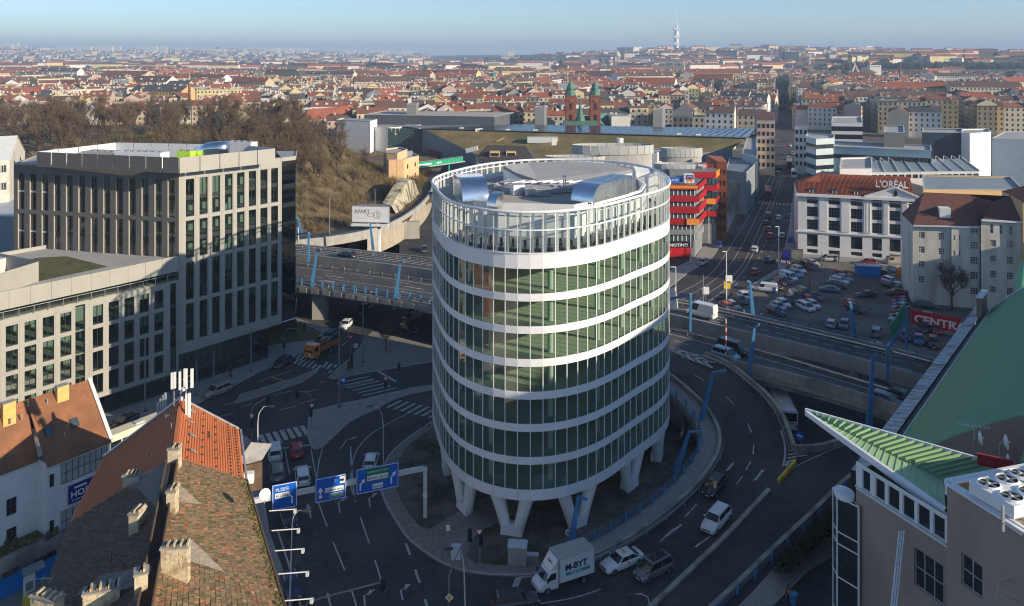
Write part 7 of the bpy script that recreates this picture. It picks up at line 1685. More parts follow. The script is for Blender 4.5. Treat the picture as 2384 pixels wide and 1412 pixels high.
for z in(22,38,56):q=B(); q.box(0,0,z*s_,13.5*s_,9*s_,5.5*s_); q.obj('cabin',white_wall,tv)
def spire_tower(name,label,cat,px,ytop,ybody,ybase,wpx,Y,body,cap,shape='spire',extra=()):
	t=thing(name,label,cat,(xf(px,Y),Y,0)); s=Y/F; z1,z2,z0=zf(ybody,Y),zf(ytop,Y),zf(ybase,Y)-8
	q=B(); q.box(0,0,z0,wpx*s,wpx*s,z1-z0); q.obj('tower',body,t); r=wpx*s*.62; hh=z2-z1
	pr={'spire':[(r,0),(r*.55,hh*.22),(r*.2,hh*.6),(.05,hh)],'dome':[(r,0),(r*1.05,hh*.12),(r*.95,hh*.4),(r*.6,hh*.65),(r*.22,hh*.75),(r*.2,hh*.88),(.05,hh)],'onion':[(r,0),(r*.6,hh*.12),(r*.85,hh*.28),(r*.4,hh*.45),(r*.3,hh*.55),(.05,hh)]}[shape]
	q=B(); q.lathe(pr,10,0,0,z1); q.obj('cap',cap,t,smooth=shape!='spire')
	for k in range(2):q=B(); q.box(0,-wpx*s*.51,z1-(k*.4+.25)*min(20,z1-z0),wpx*s*.3,.2,min(20,z1-z0)*.16); q.obj('window',pane_dark,t)
	for(dx,w_,ya,yb)in extra:q=B(); q.box(dx*s,4,zf(yb,Y)-8,w_*s,18,zf(ya,Y)-zf(yb,Y)+8); q.obj('nave',body,t); q=B(); q.prism([(dx*s-w_*s/2,-6),(dx*s+w_*s/2,-6),(dx*s+w_*s/2,14),(dx*s-w_*s/2,14)],zf(ya,Y),zf(ya,Y)+.4); q.obj('nave_roof',cap,t)
for a in(('church_tower','dark pointed twin spire of the old town church, left one','church',551,132,152,176,7,2500,dark_st,dark_st),('church_tower','dark pointed twin spire of the old town church, right one','church',566,131,152,176,7,2500,dark_st,dark_st),('domed_church','church with pale green dome near the left horizon','church',228,156,172,190,15,1500,stone,copper,'dome',((0,34,182,194),)),('bridge_tower','dark pointed bridge tower left of the pale green dome','tower',199,155,172,192,9,1450,dark_st,dark_st),('church_tower','pale square tower with thin spire right of the green dome','church',252,158,172,195,10,1400,stone,dark_st,'spire',((18,30,180,196),)),('domed_church','small green domed church between bridge tower and old town spires','church',302,158,168,182,10,1700,stone,copper,'dome'),('church_tower','white church tower with dark onion cap in the middle of the old town','church',345,150,158,174,6,2000,white_wall,copper,'onion'),('stone_tower','dark gothic town tower with steep roof left of the brick church','tower',1307,124,148,170,11,2100,dark_st,dark_st),('domed_museum','pale dome of the museum on the horizon left of the television tower','museum',1437,116,132,146,12,2600,stone,stone,'dome',((0,40,140,148),)),('church_tower','thin dark church spire right of the dark town tower','church',1403,114,128,138,4,3000,dark_st,dark_st),('church_tower','dark twin spire on the right horizon, left one','church',1804.5,104,118,128,5,3000,dark_st,dark_st),('church_tower','dark twin spire on the right horizon, right one','church',1816.5,104,118,128,5,3000,dark_st,dark_st),('church_tower','slim pale baroque tower below the dark twin spires','church',1884.5,126,132,150,5,1900,stone,stone,'onion'),('church_tower','green cupola tower among the riverside houses','church',1148,167,178,205,11,1000,stone,copper,'dome'),('church_tower','dark spire at the right edge of the skyline','church',2244,120,138,150,7,1800,stone,dark_st),('church_tower','dark domed church near the right picture edge','church',2321,120,130,145,14,1900,stone,dark_st,'dome',((10,44,142,152),)),('chapel_tower','small dark turret left of the right hand church','church',2164,116,126,140,6,2000,dark_st,dark_st),('church_tower','thin green copper spire left of the big domed theatre','church',526,140,154,170,8,2000,stone,copper),('church_tower','slim pale spire right of the old town twin spires','church',617,146,154,166,5,2300,white_wall,stone),('church_tower','dark steeple right of the big domed theatre','church',779,139,150,160,6,2400,dark_st,dark_st)):spire_tower(*a)
em=thing('abbey_church','abbey church with white swept concrete twin spires before the right slope','church',(xf(1990,1150),1150,0)); s_=1150/F
for sgn in(-1,1):q=B(); q.tube([(sgn*17*s_,0,zf(180,1150)),(sgn*9*s_,0,zf(174,1150)),(sgn*3.5*s_,0,zf(160,1150)),(-sgn*2.*s_,0,zf(143 if sgn>0 else 147,1150))],[3.2,2.4,1.6,.3],8); q.obj('spire',stone,em,smooth=True)
q=B(); q.box(0,4,-5,34*s_,30,zf(180,1150)+5); q.obj('nave',stone,em)
q=B(); q.prism([(-17*s_,-11),(17*s_,-11),(17*s_,19),(-17*s_,19)],zf(180,1150),[zf(180,1150)+x for x in(.2,.2,9,9)]); q.obj('roof',dark_st,em)
for k in(-9,0,9):q=B(); q.box(k*s_,-11.2,zf(197,1150),3*s_,.3,10*s_); q.obj('window',pane_dark,em)
th=thing('domed_theatre','big ochre theatre with long dark green dome roof by the river','theatre',(xf(677,1080),1080,0)); s_=1080/F
q=B(); q.box(0,0,-4,62*s_,40,zf(178,1080)+4); q.obj('wall',mat('theatre_stone',(.36,.29,.19),.9,.1,.1),th); q=B(); q.box(30*s_,14,-4,92*s_,30,zf(186,1080)+4); q.obj('side_wing',bpy.data.materials['theatre_stone'],th)
q=B(); zt_=zf(178,1080); W_,D_=30*s_,18
q.loft([[Vector((sx*W_*k,sy*D_*k,zt_+hh))for sx,sy in((-1,-1),(1,-1),(1,1),(-1,1))]for k,hh in((1.,0),(.95,3.),(.82,5.5),(.6,7.4))]); q.obj('dome_roof',mat('dome_green',(.07,.09,.07),.7,.15,.1),th)
for k in range(9):q=B(); q.box(-26*s_+k*6.5*s_,-20.3,2,2.4,.5,zf(190,1080)-2); q.obj('window',pane_dark,th)
for x,y0,y1,w_,Y,l in((441,195,246,6.5,640,'tall round red brick factory chimney among the red roofs'),(2095,150,186,5,1150,'tall red chimney on the right slope before the woods')):
	s_=Y/F; q=B(); q.lathe([(w_*s_*.6,-2),(w_*s_*.42,zf(y0,Y))],12,xf(x,Y),Y); q.lathe([(w_*s_*.55,0),(w_*s_*.55,1)],12,xf(x,Y),Y,zf(y0+3,Y)); tag(q.obj('factory_chimney',brickc),l,'chimney')
for x,y0,y1,w_,Y,m_,l in((1190,119,130,16,4300,wmats[2],'pale blocky memorial on its hill on the horizon'),(1840,121,141,34,2600,dark_st,'dark glass office cube on the right horizon'),(2035,152,172,26,1250,wmats[2],'white square house on the right slope'),(1180,129,134,26,4000,wmats[4],'long pale palace on the horizon below the memorial')):
	s_=Y/F; t=thing('skyline_building',l,'building',(xf(x,Y),Y,0)); q=B(); q.box(0,0,zf(y1,Y)-20,w_*s_,w_*s_*.6,zf(y0,Y)-zf(y1,Y)+20); q.obj('body',m_,t)
	for k in range(4):q=B(); q.box((k-1.5)*w_*s_/4.4,-w_*s_*.3-.1,zf(y0,Y)-4*s_,w_*s_/9,.3,1.6*s_); q.obj('window',pane_dark,t)
lr=thing('long_red_roof_house','long cream house with bright red hipped roof at the left end of the mall','house',(xf(770,500),500,0))
Pq=[(xf(702,470),470),(xf(838,520),520),(xf(838,540),540),(xf(690,492),492)]
simple_windows(lr,Pq[0],Pq[1],0,zf(280,480),16,4,w_=1.2,h_=1.9,m=wmats[3]); hip(lr,Pq,zf(280,480),6,rmats[0],ridge=.3)
# --- bare trees and scrub
bark=mat('tree_bark',(.1,.075,.052),.95,.3,2.); twig=mat('tree_twigs',(.13,.092,.062),.95,.3,.5); twig2=mat('scrub_twigs',(.23,.15,.075),.95,.4,.12,col2=(.13,.115,.045)); twig_r=mat('tree_twigs_reddish',(.12,.075,.06),.95,.3,.5)
def tree_meshes(seed,h,spread,tw=900,tm=twig):
	r=random.Random(seed); b=B(); tips=[]
	def grow(p,d,L,rad,lv):
		n=3; pts=[p]
		for k in range(n):d=(d+Vector((r.uniform(-.2,.2),r.uniform(-.2,.2),r.uniform(-.02,.16)))).normalized(); pts.append(pts[-1]+d*L/n)
		b.tube(pts,[rad,rad*.85,rad*.7,rad*.5],5 if lv<2 else 3,cap=False)
		if lv>=3:tips.append((pts[-1],d,L)); tips.append((pts[1],d,L)); return
		for k in range(4 if lv else 6):
			a=r.uniform(0,6.28); e=Vector((math.cos(a),math.sin(a),r.uniform(.25,1.1)))*spread; grow(pts[r.choice((1,2,2,3,3))],(d*.7+e).normalized(),L*r.uniform(.55,.75),rad*.5,lv+1)
	grow(Vector((0,0,0)),Vector((0,0,1)),h*.42,h*.022,0)
	c=B()
	for k in range(tw):
		p,d,L=r.choice(tips); q=p+Vector((r.gauss(0,.3),r.gauss(0,.3),r.gauss(0,.25)))*L*.6; e=(d+Vector((r.gauss(0,.7),r.gauss(0,.7),r.gauss(.1,.5)))).normalized()*r.uniform(.5,1.1)*h*.09; s=e.cross(Vector((r.gauss(0,1),r.gauss(0,1),r.gauss(0,1)))).normalized()*h*.0032
		c.face(q-s,q+s,q+e); f=q+e*.5; e2=(e+Vector((r.gauss(0,.5),r.gauss(0,.5),r.gauss(0,.5)))*e.length)*.6; c.face(f-s*.8,f+s*.8,f+e2)
	t=b.obj('trunk',bark); u=c.obj('crown',tm); out=(t.data,u.data); bpy.data.objects.remove(t); bpy.data.objects.remove(u); return out
TP=[tree_meshes(1,13,.75),tree_meshes(2,12,.9),tree_meshes(3,14,.6),tree_meshes(5,11,1.0,900),tree_meshes(8,9,.85,1500,twig_r)]
def tree(x,y,z,k,s,label,group=None):
	t=thing('bare_tree',label,'tree',(x,y,z-.1),R.uniform(0,6.28),group); t.scale=(s,s,s*R.uniform(.9,1.1)); inst('trunk',TP[k][0],t); inst('crown',TP[k][1],t); return t
tr_=random.Random(14); n=0
while n<190:
	Y=tr_.uniform(238,415); px=tr_.uniform(-40,735 if n%4 else 800); x=xf(px,Y); d=fdist(x,Y)
	if d<24 or(px<75 and Y<250):continue
	tree(x,Y,hill_z(x,Y),tr_.randrange(4),tr_.uniform(.75,1.15),'bare brown winter tree in the wood on the hill behind the grey tower','bare trees of the hill wood'); n+=1
for px,py,k,s,l in((783,372,2,1.0,'tall dark bare tree standing alone on the brown slope above the billboard'),(735,395,0,.8,'slim bare tree halfway up the brown slope'),(822,410,1,.7,'low bare tree on the brown slope right of the tall one'),(850,345,3,.8,'spreading bare tree at the top of the slope by the pale mall block'),(950,470,3,.45,'small bushy tree beside the rock wall')):
	Y=232.
	for _ in range(30):x=xf(px,Y); z=hill_z(x,Y); Y=Y*.6+.4*max(215,min(330,F*(H-z)/(py+28-YH)))
	tree(xf(px,Y),Y,hill_z(xf(px,Y),Y),k,s,l)
for px,py,k,s,l in((897,818,4,.72,'small reddish bare tree on the sunlit pavement by the flyover'),(2216,725,4,1.15,'big reddish bare tree before the cream apartment block'),(1085,400,3,.8,'bare tree beside the mall wall behind the round roof'),(1060,395,1,.7,'bare tree at the foot of the TESCO wall'),(1800,372,3,.8,'bare street tree at the kerb of the straight street'),(985,566,4,.28,'bushy shrub at the foot of the cream retaining wall')):
	p=at(px,py); tree(p.x,p.y,0,k,s,l)
sb=B(); sr=random.Random(17); cnt=0
while cnt<2600:
	Y=sr.uniform(203,345); x=sr.uniform(-150,-26); d=fdist(x,Y)
	if d<1.5 or(d>60 and cnt%3):continue
	z=hill_z(x,Y); hh=sr.uniform(1.2,3.8); cnt+=1
	for k in range(26):
		a=sr.uniform(0,6.28); e=Vector((math.cos(a)*sr.uniform(.1,.9),math.sin(a)*sr.uniform(.1,.9),sr.uniform(.4,1)))*hh; p=Vector((x+sr.gauss(0,.6),Y+sr.gauss(0,.6),z)); s=Vector((-math.sin(a),math.cos(a),sr.uniform(-.4,.4)))*.045; m_=p+e*.5+Vector((sr.gauss(0,.2),sr.gauss(0,.2),0))*hh*.4
		sb.face(p-s,p+s,m_+s*.8,m_-s*.8); sb.face(m_-s,m_+s,p+e)
tag(sb.obj('hill_scrub',twig2,kind='stuff'),'dense brown winter scrub covering the slope','scrub')
pb=B(); green_d=mat('bed_shrub',(.035,.045,.02),.9,.4,3.)
for k in range(1500):
	a,c=R.uniform(0,6.28),R.uniform(.2,1.); p=rp(a,-R.uniform(-7,9))
	px,py=CX+F*p.x/p.y,YH+F*H/p.y
	if p.y>118 or noise.noise(Vector((p.x*.25,p.y*.25,0)))<.06 or min((p.x-q.x)**2+(p.y-q.y)**2 for q in walk_o[::4])<2.2 or(px<1130 and py>1190):continue
	if not any(True for _ in(0,))or py>1300:continue
	s=R.uniform(.1,.28)
	for j in range(7):
		b_=R.uniform(0,6.28); e=Vector((math.cos(b_),math.sin(b_),R.uniform(.5,1.4)))*s; v=Vector((-math.sin(b_),math.cos(b_),0))*s*.35; o_=Vector((p.x,p.y,.14)); pb.face(o_-v,o_+v,o_+e)
tag(pb.obj('bed_plants',green_d,kind='stuff'),'low dark shrubs planted in rows on the soil round the white building','shrubs')
# --- vehicles
PC={'white':(.72,.72,.71),'silver':(.42,.43,.44),'grey':(.16,.165,.17),'black':(.012,.012,.014),'dark':(.03,.035,.045),'navy':(.012,.025,.09),'blue':(.02,.08,.3),'bluegrey':(.10,.17,.24),'lightblue':(.22,.38,.48),'red':(.42,.02,.025),'darkred':(.16,.015,.02),'green':(.02,.06,.05),'beige':(.36,.32,.27),'orange':(.7,.2,.04)}
PM={}
for k,c in PC.items():
	m=mat('car_paint_'+k,c,.28,.0,1.,spec=.6,metal=.15 if k in('silver','grey','bluegrey','lightblue','beige')else 0); m.node_tree.nodes['Principled BSDF'].inputs['Coat Weight'].default_value=.5; PM[k]=m
CT={'hatch':(4.15,1.78,1.48,.93,.86,1.0,.25,-1.55,-2.0),'sedan':(4.8,1.84,1.46,.95,.86,1.05,.3,-1.05,-1.85),'estate':(4.7,1.82,1.5,.95,.87,1.1,.35,-1.85,-2.27),'suv':(4.65,1.88,1.68,1.07,.98,1.1,.45,-1.85,-2.25),'mpv':(4.5,1.83,1.72,1.02,.95,1.55,.65,-1.95,-2.2),'van':(5.1,1.95,1.98,1.15,1.08,1.85,1.15,-2.42,-2.52),'highvan':(5.6,2.02,2.6,1.25,1.15,2.05,1.35,-2.7,-2.78)}
wh=B(); wh.tube([(0,-.1,0),(0,.1,0)],.33,16); wh.mat(1); wh.tube([(0,-.112,0),(0,.112,0)],.22,12); _w=wh.obj('wheel',[tyre_m,rim_m]); WME=_w.data; bpy.data.objects.remove(_w)
def car_proto(kind):
	L,Wd,Hh,belt,hood,xw0,xw1,xr1,xr0=CT[kind]; w=Wd/2; root=bpy.data.objects.new('proto',None); COL.objects.link(root)
	def sec(x,ww,zb,zt):ch=min(.16,(zt-zb)*.3); return[(x,-ww*.9,zb),(x,-ww,zb+ch),(x,-ww*.985,zt-ch),(x,-ww*.88,zt),(x,ww*.88,zt),(x,ww*.985,zt-ch),(x,ww,zb+ch),(x,ww*.9,zb)]
	rt_=belt if kind!='sedan' else.98
	st=[(-L/2,w*.8,.38,rt_-.16),(-L/2+.1,w*.93,.26,rt_-.02),(-L/2+.5,w,.22,belt),(xr0*.5,w,.2,belt),(xw0-.3,w,.2,belt),(xw0+.1,w*.985,.2,belt-.02),(L/2-.55,w*.95,.22,hood-.04),(L/2-.15,w*.87,.26,hood-.16),(L/2,w*.74,.36,hood-.34)]
	b=B(); b.loft([sec(*s)for s in st]); b.obj('body',PM['white'],root,smooth=True)
	b=B(); wb,wt=w*.9,w*.72 if 'van' not in kind else w*.84; zb,zt=belt-.03,Hh
	xm=.0
	b.loft([[(xr0,-wb,zb),(xw0,-wb,zb),(xw0,wb,zb),(xr0,wb,zb)],[(xr1,-wt-.03,zt-.07),(xw1,-wt-.03,zt-.07),(xw1,wt+.03,zt-.07),(xr1,wt+.03,zt-.07)],[(xr1+.12,-wt+.1,zt),(xw1-.18,-wt+.1,zt),(xw1-.18,wt-.1,zt),(xr1+.12,wt-.1,zt)]]); b.obj('roof',PM['white'],root)
	def gq(n,pts):q=B(); q.face(*pts); q.obj(n,car_glass,root)
	z1=zt-.13; f=lambda t,a,c:a+(c-a)*t
	e=.014
	gq('windscreen',[(xw0+e-.03,-wb*.93,zb+.05),(xw0+e-.03,wb*.93,zb+.05),(xw1+e+.05,wt*.97,z1+.03),(xw1+e+.05,-wt*.97,z1+.03)])
	if 'van' not in kind:gq('rear_window',[(xr0-e+.04,wb*.9,zb+.1),(xr0-e+.04,-wb*.9,zb+.1),(xr1-e-.03,-wt*.95,z1),(xr1-e-.03,wt*.95,z1)])
	for s in(-1,1):
		hi=(z1-zb)/(zt-.07-zb); yb,yt=s*(wb+e),s*(wb+(wt+.03-wb)*hi+e); xa0,xa1,xc0,xc1=xr0+.18,f(hi,xr0,xr1)+.16,xw0-.25,f(hi,xw0,xw1)-.14
		cuts=((0,.47),(.5,1.))if 'van' not in kind else((.7,1.),)
		for a,c in cuts:gq('side_window',[(f(a,xa0,xc0),yb,zb+.06),(f(c,xa0,xc0),yb,zb+.06),(f(c,xa1,xc1),yt,z1),(f(a,xa1,xc1),yt,z1)])
		for x in(L/2-.85,-L/2+.82):inst('wheel',WME,root,(x,s*(w-.1),.33))
		q=B(); q.beam((L/2-.34,s*w*.68,hood-.2),(L/2-.1,s*w*.62,hood-.27),.26,.14); q.obj('headlight',lamp_white,root); q=B(); q.beam((-L/2+.03,s*w*.72,belt-.2),(-L/2+.03,s*w*.72,belt+.02),.1,.24); q.obj('tail_light',lamp_red,root)
		q=B(); q.box(xw0-.3,s*(w+.08),belt,.12,.2,.14); q.obj('mirror',PM['white'],root)
	q=B(); q.box(-L/2-.005,0,.55,.02,.5,.11); q.obj('number_plate',sign_white,root); q=B(); q.box(L/2+.0,0,.42,.03,.5,.11); q.obj('number_plate',sign_white,root)
	q=B(); q.box(L/2-.04,0,.5,.1,w*.95,.16); q.obj('grille',black_m,root)
	return root
CP={k:car_proto(k)for k in CT}
def car(kind,col,label,p,d,cat='car',group=None):
	"""p: ground point; d: world heading"""
	t=copy_tree(CP[kind]); t.name={'van':'van','highvan':'panel_van'}.get(kind,'car'); tag(t,label,cat,group); t.location=p; t.rotation_euler=(0,0,math.atan2(d.y,d.x))
	for o in t.children:
		if o.name.split('.')[0]in('body','roof','mirror'):o.material_slots[0].link='OBJECT'; o.material_slots[0].material=PM[col]
	return t
def carp(kind,col,label,px,py,dx,dy,z=0.,zf_=None,cat='car',group=None):
	f=(lambda x,y:atr(x,y))if zf_=='r' else(lambda x,y:at(x,y,z))
	p=f(px,py); d=f(px+dx,py+dy)-p; t=car(kind,col,label,p+Vector((0,0,.02)),d,cat,group)
	if zf_=='r':t.rotation_euler.y=-math.atan2(d.z,math.hypot(d.x,d.y))
	return t
G1_='cars parked on the gravel car park'
for a in(('suv','black','black off road car heading left on the far flyover carriageway',806,601,-40,-6,ZD),('highvan','white','white high roofed delivery van heading left on the far flyover carriageway',1634,738,-40,-10,ZD),('van','black','black minibus heading right on the near carriageway',1708,822,40,13,ZD),('mpv','lightblue','light blue small car beside the black minibus near the gore',1690,836,40,13,ZD),('estate','grey','grey estate car on the near carriageway by the barrel hall',2066,942,40,14,ZD),('hatch','dark','dark car half hidden by the barrel hall parapet on the near carriageway',2104,935,40,14,ZD),('hatch','dark','dark car with lit headlamps coming down the lower street beside the retaining wall',988,586,-6,40,0),('hatch','navy','dark car on the upper road at the bend',1001,458,-10,20,6.3),('sedan','white','white sedan coming out from under the flyover',806,762,-22,22,0),('suv','dark','dark car with white roof bars under the flyover',848,727,-22,20,0),('estate','bluegrey','blue grey estate car behind the orange truck',766,790,-24,22,0),('hatch','dark','dark hatchback stopped at the zebra crossing by the pavement',657,852,-30,20,0),('mpv','silver','silver minivan parked in the shade under the flyover',966,737,-30,12,0),('estate','grey','grey estate parked in front of the silver minivan under the flyover',957,746,-30,12,0),('sedan','black','black sedan parked deep in the shade right of the small tree',952,772,30,14,0),('suv','beige','pale silver off road car turning on the street below the office wing',505,920,-30,12,0),('sedan','black','black sedan beside the tram near the hostel',287,993,-30,18,0),('mpv','white','white minivan waiting at the zebra crossing in the left lane',640,1062,-3,-30,0),('hatch','red','red hatchback waiting at the zebra crossing',690,1057,-4,-30,0),('estate','grey','dark grey estate queuing behind the white minivan',645,1108,-4,-30,0),('estate','white','white estate queuing behind the red hatchback',704,1117,-4,-30,0),('hatch','white','white hatchback turning right above the gantry sign',864,1083,8,-30,0),('sedan','black','black sedan parked under the gantry beside the old roof',672,1214,8,30,0),('hatch','navy','dark blue hatchback parked at the kerb below the old roof',677,1380,8,30,0),('estate','dark','dark car with glass roof cut by the bottom picture edge',1200,1412,30,-4,0)):carp(*a)
carp('sedan','white','white taxi sedan with yellow roof sign leaving the ramp',1448,1318,-40,17,zf_='r',cat='taxi'); carp('mpv','grey','grey minivan with dark glass roof beside the taxi',1521,1338,-40,22,zf_='r'); carp('suv','white','white off road car coming down the ramp',1668,1222,-30,34,zf_='r'); carp('hatch','black','black car with lit headlamps following down the ramp',1664,1142,-24,30,zf_='r')
tx=[o for o in bpy.data.objects if o.get('category')=='taxi'][0]; q=B(); q.box(-.25,0,1.46,.2,.55,.13); q.obj('taxi_sign',yellow_m,tx); q=B(); q.box(-.2,-.93,.55,.35,.02,.35); q.box(-.2,.93,.55,.35,.02,.35); q.obj('door_badge',yellow_m,tx)
mv=[o for o in bpy.data.objects if o.get('label','').startswith('grey minivan with dark')][0]; q=B(); q.box(-.6,0,1.722,2.1,1.1,.012); q.obj('glass_roof',car_glass,mv)
for a in(('hatch','silver','silver car turning out of the street near the NOTINO shop',1636,616,-22,14),('hatch','white','white car driving away in the middle of the wide street',1757,585,6,-16),('hatch','blue','bright blue car coming towards the corner shop',1673,576,-4,20),('sedan','dark','dark sedan at the sunlit part of the wide street',1793,611,26,-6),('hatch','red','bright red hatchback driving away before the car park',1759,638,14,-8),('van','dark','dark van at the head of the queue in the wide street',1788,508,3,-14),('hatch','darkred','dark red car behind the dark van in the queue',1783,523,3,-14),('hatch','red','red car third in the left queue of the wide street',1790,538,3,-14),('estate','red','red car with white roof last in the left queue',1794,553,3,-14),('hatch','white','pale car at the head of the right queue in the wide street',1813,511,2,-14),('hatch','silver','silver car last in the right queue beside the white office building',1821,553,2,-14),('estate','silver','pale estate crossing at the sunlit side street',1722,484,30,1)):carp(*a)
LOT=[('hatch','white',1733,696,20,12),('estate','green',1724,705,20,12),('hatch','silver',1707,718,20,12),('estate','red',1694,722,20,10),('sedan','black',1803,671,20,9),('hatch','darkred',1817,662,20,9),('hatch','bluegrey',1832,659,20,9),('estate','lightblue',1852,643,20,8),('suv','white',1860,635,20,9),('suv','black',1880,626,20,9),('estate','silver',1890,618,20,8),('hatch','white',1824,713,20,12),('hatch','silver',1812,720,20,12),('suv','navy',1806,732,20,10),('sedan','dark',1840,704,20,10),('mpv','dark',1852,695,16,12),('suv','navy',1872,688,20,10),('sedan','black',1897,697,20,11),('hatch','red',1886,705,20,11),('hatch','white',1893,716,20,12),('mpv','white',1876,722,20,9),('hatch','red',1962,645,20,3),('sedan','lightblue',1964,653,20,6),('estate','white',1955,660,20,5),('sedan','black',1948,669,20,5),('sedan','bluegrey',1931,680,-20,-2),('sedan','black',2016,692,-20,1),('sedan','darkred',2086,687,-20,-1),('suv','white',2075,662,20,7),('sedan','black',2073,670,20,6),('hatch','dark',2066,645,20,6),('estate','silver',2088,635,20,5),('hatch','green',2042,632,20,6),('mpv','silver',1930,608,-20,0),('hatch','darkred',2021,616,-20,0),('hatch','red',1986,716,20,8),('suv','black',1992,726,20,8),('hatch','silver',1936,760,8,-16),('hatch','bluegrey',1966,763,-8,16),('mpv','grey',2041,782,5,-16),('hatch','red',2096,707,-20,4),('hatch','blue',2098,714,-20,4),('hatch','silver',2097,721,-20,4),('hatch','darkred',2095,730,-20,4),('estate','red',2093,740,-20,4),('hatch','silver',2090,748,-20,4),('estate','green',2158,718,20,3),('hatch','silver',2166,745,20,5),('suv','black',2149,770,3,16),('hatch','red',2181,774,3,16),('hatch','dark',2108,790,3,16),('hatch','blue',2139,799,3,16),('suv','black',2173,806,3,16)]
KN={'hatch':'hatchback','suv':'off road car','estate':'estate car','sedan':'sedan','mpv':'minivan'}; CN={'dark':'dark grey','navy':'dark blue','bluegrey':'blue grey','lightblue':'pale blue','darkred':'dark red','green':'dark green'}
LMK=[(1755,715,'the tall blue lamp by the fence'),(1783,680,'the printed white van'),(1837,652,'the white minibus'),(2020,645,'the blue container'),(1885,670,'the red pole'),(2178,768,'the red CENTRA wall'),(2093,760,'the green motorway sign'),(2216,725,'the big bare tree'),(1988,775,'the second blue lamp'),(2000,605,'the white office building')]
seen={}
for kd_,c,px,py,dx,dy in LOT:
	l_=min(LMK,key=lambda q:math.hypot(q[0]-px,2*(q[1]-py))); side=('before' if py>l_[1]+8 else 'behind' if py<l_[1]-8 else 'left of' if px<l_[0]else 'right of'); lab='%s %s parked %s %s'%(CN.get(c,c),KN[kd_],side,l_[2]); k=seen.get(lab,0); seen[lab]=k+1
	carp(kd_,c,lab if not k else lab+', the farther one',px,py,dx,dy,.03,group=G1_)
wv=carp('van','white','white panel van with coloured print parked in the front row of the car park',1783,679,-20,-2,.03,cat='van',group=G1_); q=B(); q.box(-1.0,-.985,.9,.9,.02,.4); q.box(-.2,-.985,1.2,.7,.02,.22); q.obj('printed_mark',red_s,wv); q=B(); q.box(-1.9,-.985,.6,.6,.02,.8); q.box(-1.9,.985,.6,.6,.02,.8); q.obj('printed_mark',sign_blue,wv)
carp('van','white','white minibus parked nose to the right in the car park',1836,652,20,8,.03,cat='van',group=G1_); carp('van','beige','beige van parked before the white office building',2080,615,-20,0,.03,cat='van',group=G1_)
p0,p1=at(1352,1344),at(1268,1372); d=(p1-p0).normalized(); tk=thing('box_truck','white box truck with M-BYT lettering waiting at the stop line','truck',tuple((p0+p1)/2),math.atan2(d.y,d.x))
q=B(); q.box(-1.05,0,.85,4.1,2.15,2.4); q.obj('box',PM['white'],tk); q=B(); q.box(-1.05,0,3.25,4.16,2.2,.06); q.obj('box_roof',mat('truck_roof',(.42,.4,.36),.7,.1,1.),tk)
for y in(-1.09,1.09):
	for x in(-3.1,1.0):q=B(); q.box(x,y,.85,.08,.05,2.42); q.obj('box_trim',steel,tk)
def sec2(x,w,zb,zt):return[(x,-w*.95,zb),(x,-w,zb+.2),(x,-w*.96,zt-.15),(x,-w*.84,zt),(x,w*.84,zt),(x,w*.96,zt-.15),(x,w,zb+.2),(x,w*.95,zb)]
q=B(); q.loft([sec2(*s)for s in((1.05,.97,.35,2.25),(1.5,.97,.35,2.28),(2.0,.96,.35,2.1),(2.55,.95,.35,1.32),(3.0,.9,.38,1.12),(3.25,.78,.45,.9))]); q.obj('cab',PM['white'],tk)
q=B(); q.face((2.06,-.8,2.0),(2.06,.8,2.0),(2.6,.88,1.36),(2.6,-.88,1.36)); q.obj('windscreen',car_glass,tk)
for s in(-1,1):q=B(); q.face((1.35,s*.985,1.35),(2.3,s*.975,1.35),(1.95,s*.965,1.98),(1.35,s*.965,1.98)); q.obj('side_window',car_glass,tk); q=B(); q.box(3.12,s*.62,.78,.2,.26,.18); q.obj('headlight',lamp_white,tk); q=B(); q.box(2.35,s*1.1,1.35,.15,.2,.35); q.obj('mirror',black_m,tk)
q=B(); q.loft([[(1.1,-.9,2.27),(1.9,-.85,2.2),(1.9,.85,2.2),(1.1,.9,2.27)],[(1.08,-.95,3.2),(1.2,-.9,3.1),(1.2,.9,3.1),(1.08,.95,3.2)]]); q.obj('wind_deflector',PM['white'],tk)
for x in(2.3,-1.9):
	for s in(-1,1):inst('wheel',WME,tk,(x,s*.88,.36),sc=(1.1,1.3,1.1))
q=B(); q.box(-.9,0,.5,4.2,1.2,.3); q.obj('chassis',black_m,tk)
for s in(1,):text('M-BYT',.86,tk,(.35,s*1.092,1.95),black_m,rz=math.pi,xs=1.05,bold=.025); q=B(); q.box(-1.15,s*1.085,1.42,2.8,.02,.32); q.obj('printed_band',mat('print_teal',(.03,.3,.3),.5,.05,1.),tk); text('NABYTEK',.3,tk,(-.3,s*1.1,1.47),sign_white,rz=math.pi)
text('M-BYT',.3,tk,(1.62,-.35,2.66),black_m,rz=math.pi/2,rx=1.0)
p0,p1=at(768,815),at(724,838); d=(p1-p0).normalized(); ot=thing('tipper_truck','orange tipper truck coming over the zebra crossing','truck',tuple((p0+p1)/2),math.atan2(d.y,d.x))
q=B(); q.loft([sec2(*s)for s in((1.5,1.15,.6,2.7),(3.0,1.15,.55,2.75),(3.3,1.1,.55,2.3),(3.35,1.08,.55,1.3))]); q.obj('cab',PM['orange'],ot); q=B(); q.face((3.2,-.95,2.5),(3.2,.95,2.5),(3.37,1.0,1.55),(3.37,-1.0,1.55)); q.obj('windscreen',car_glass,ot)
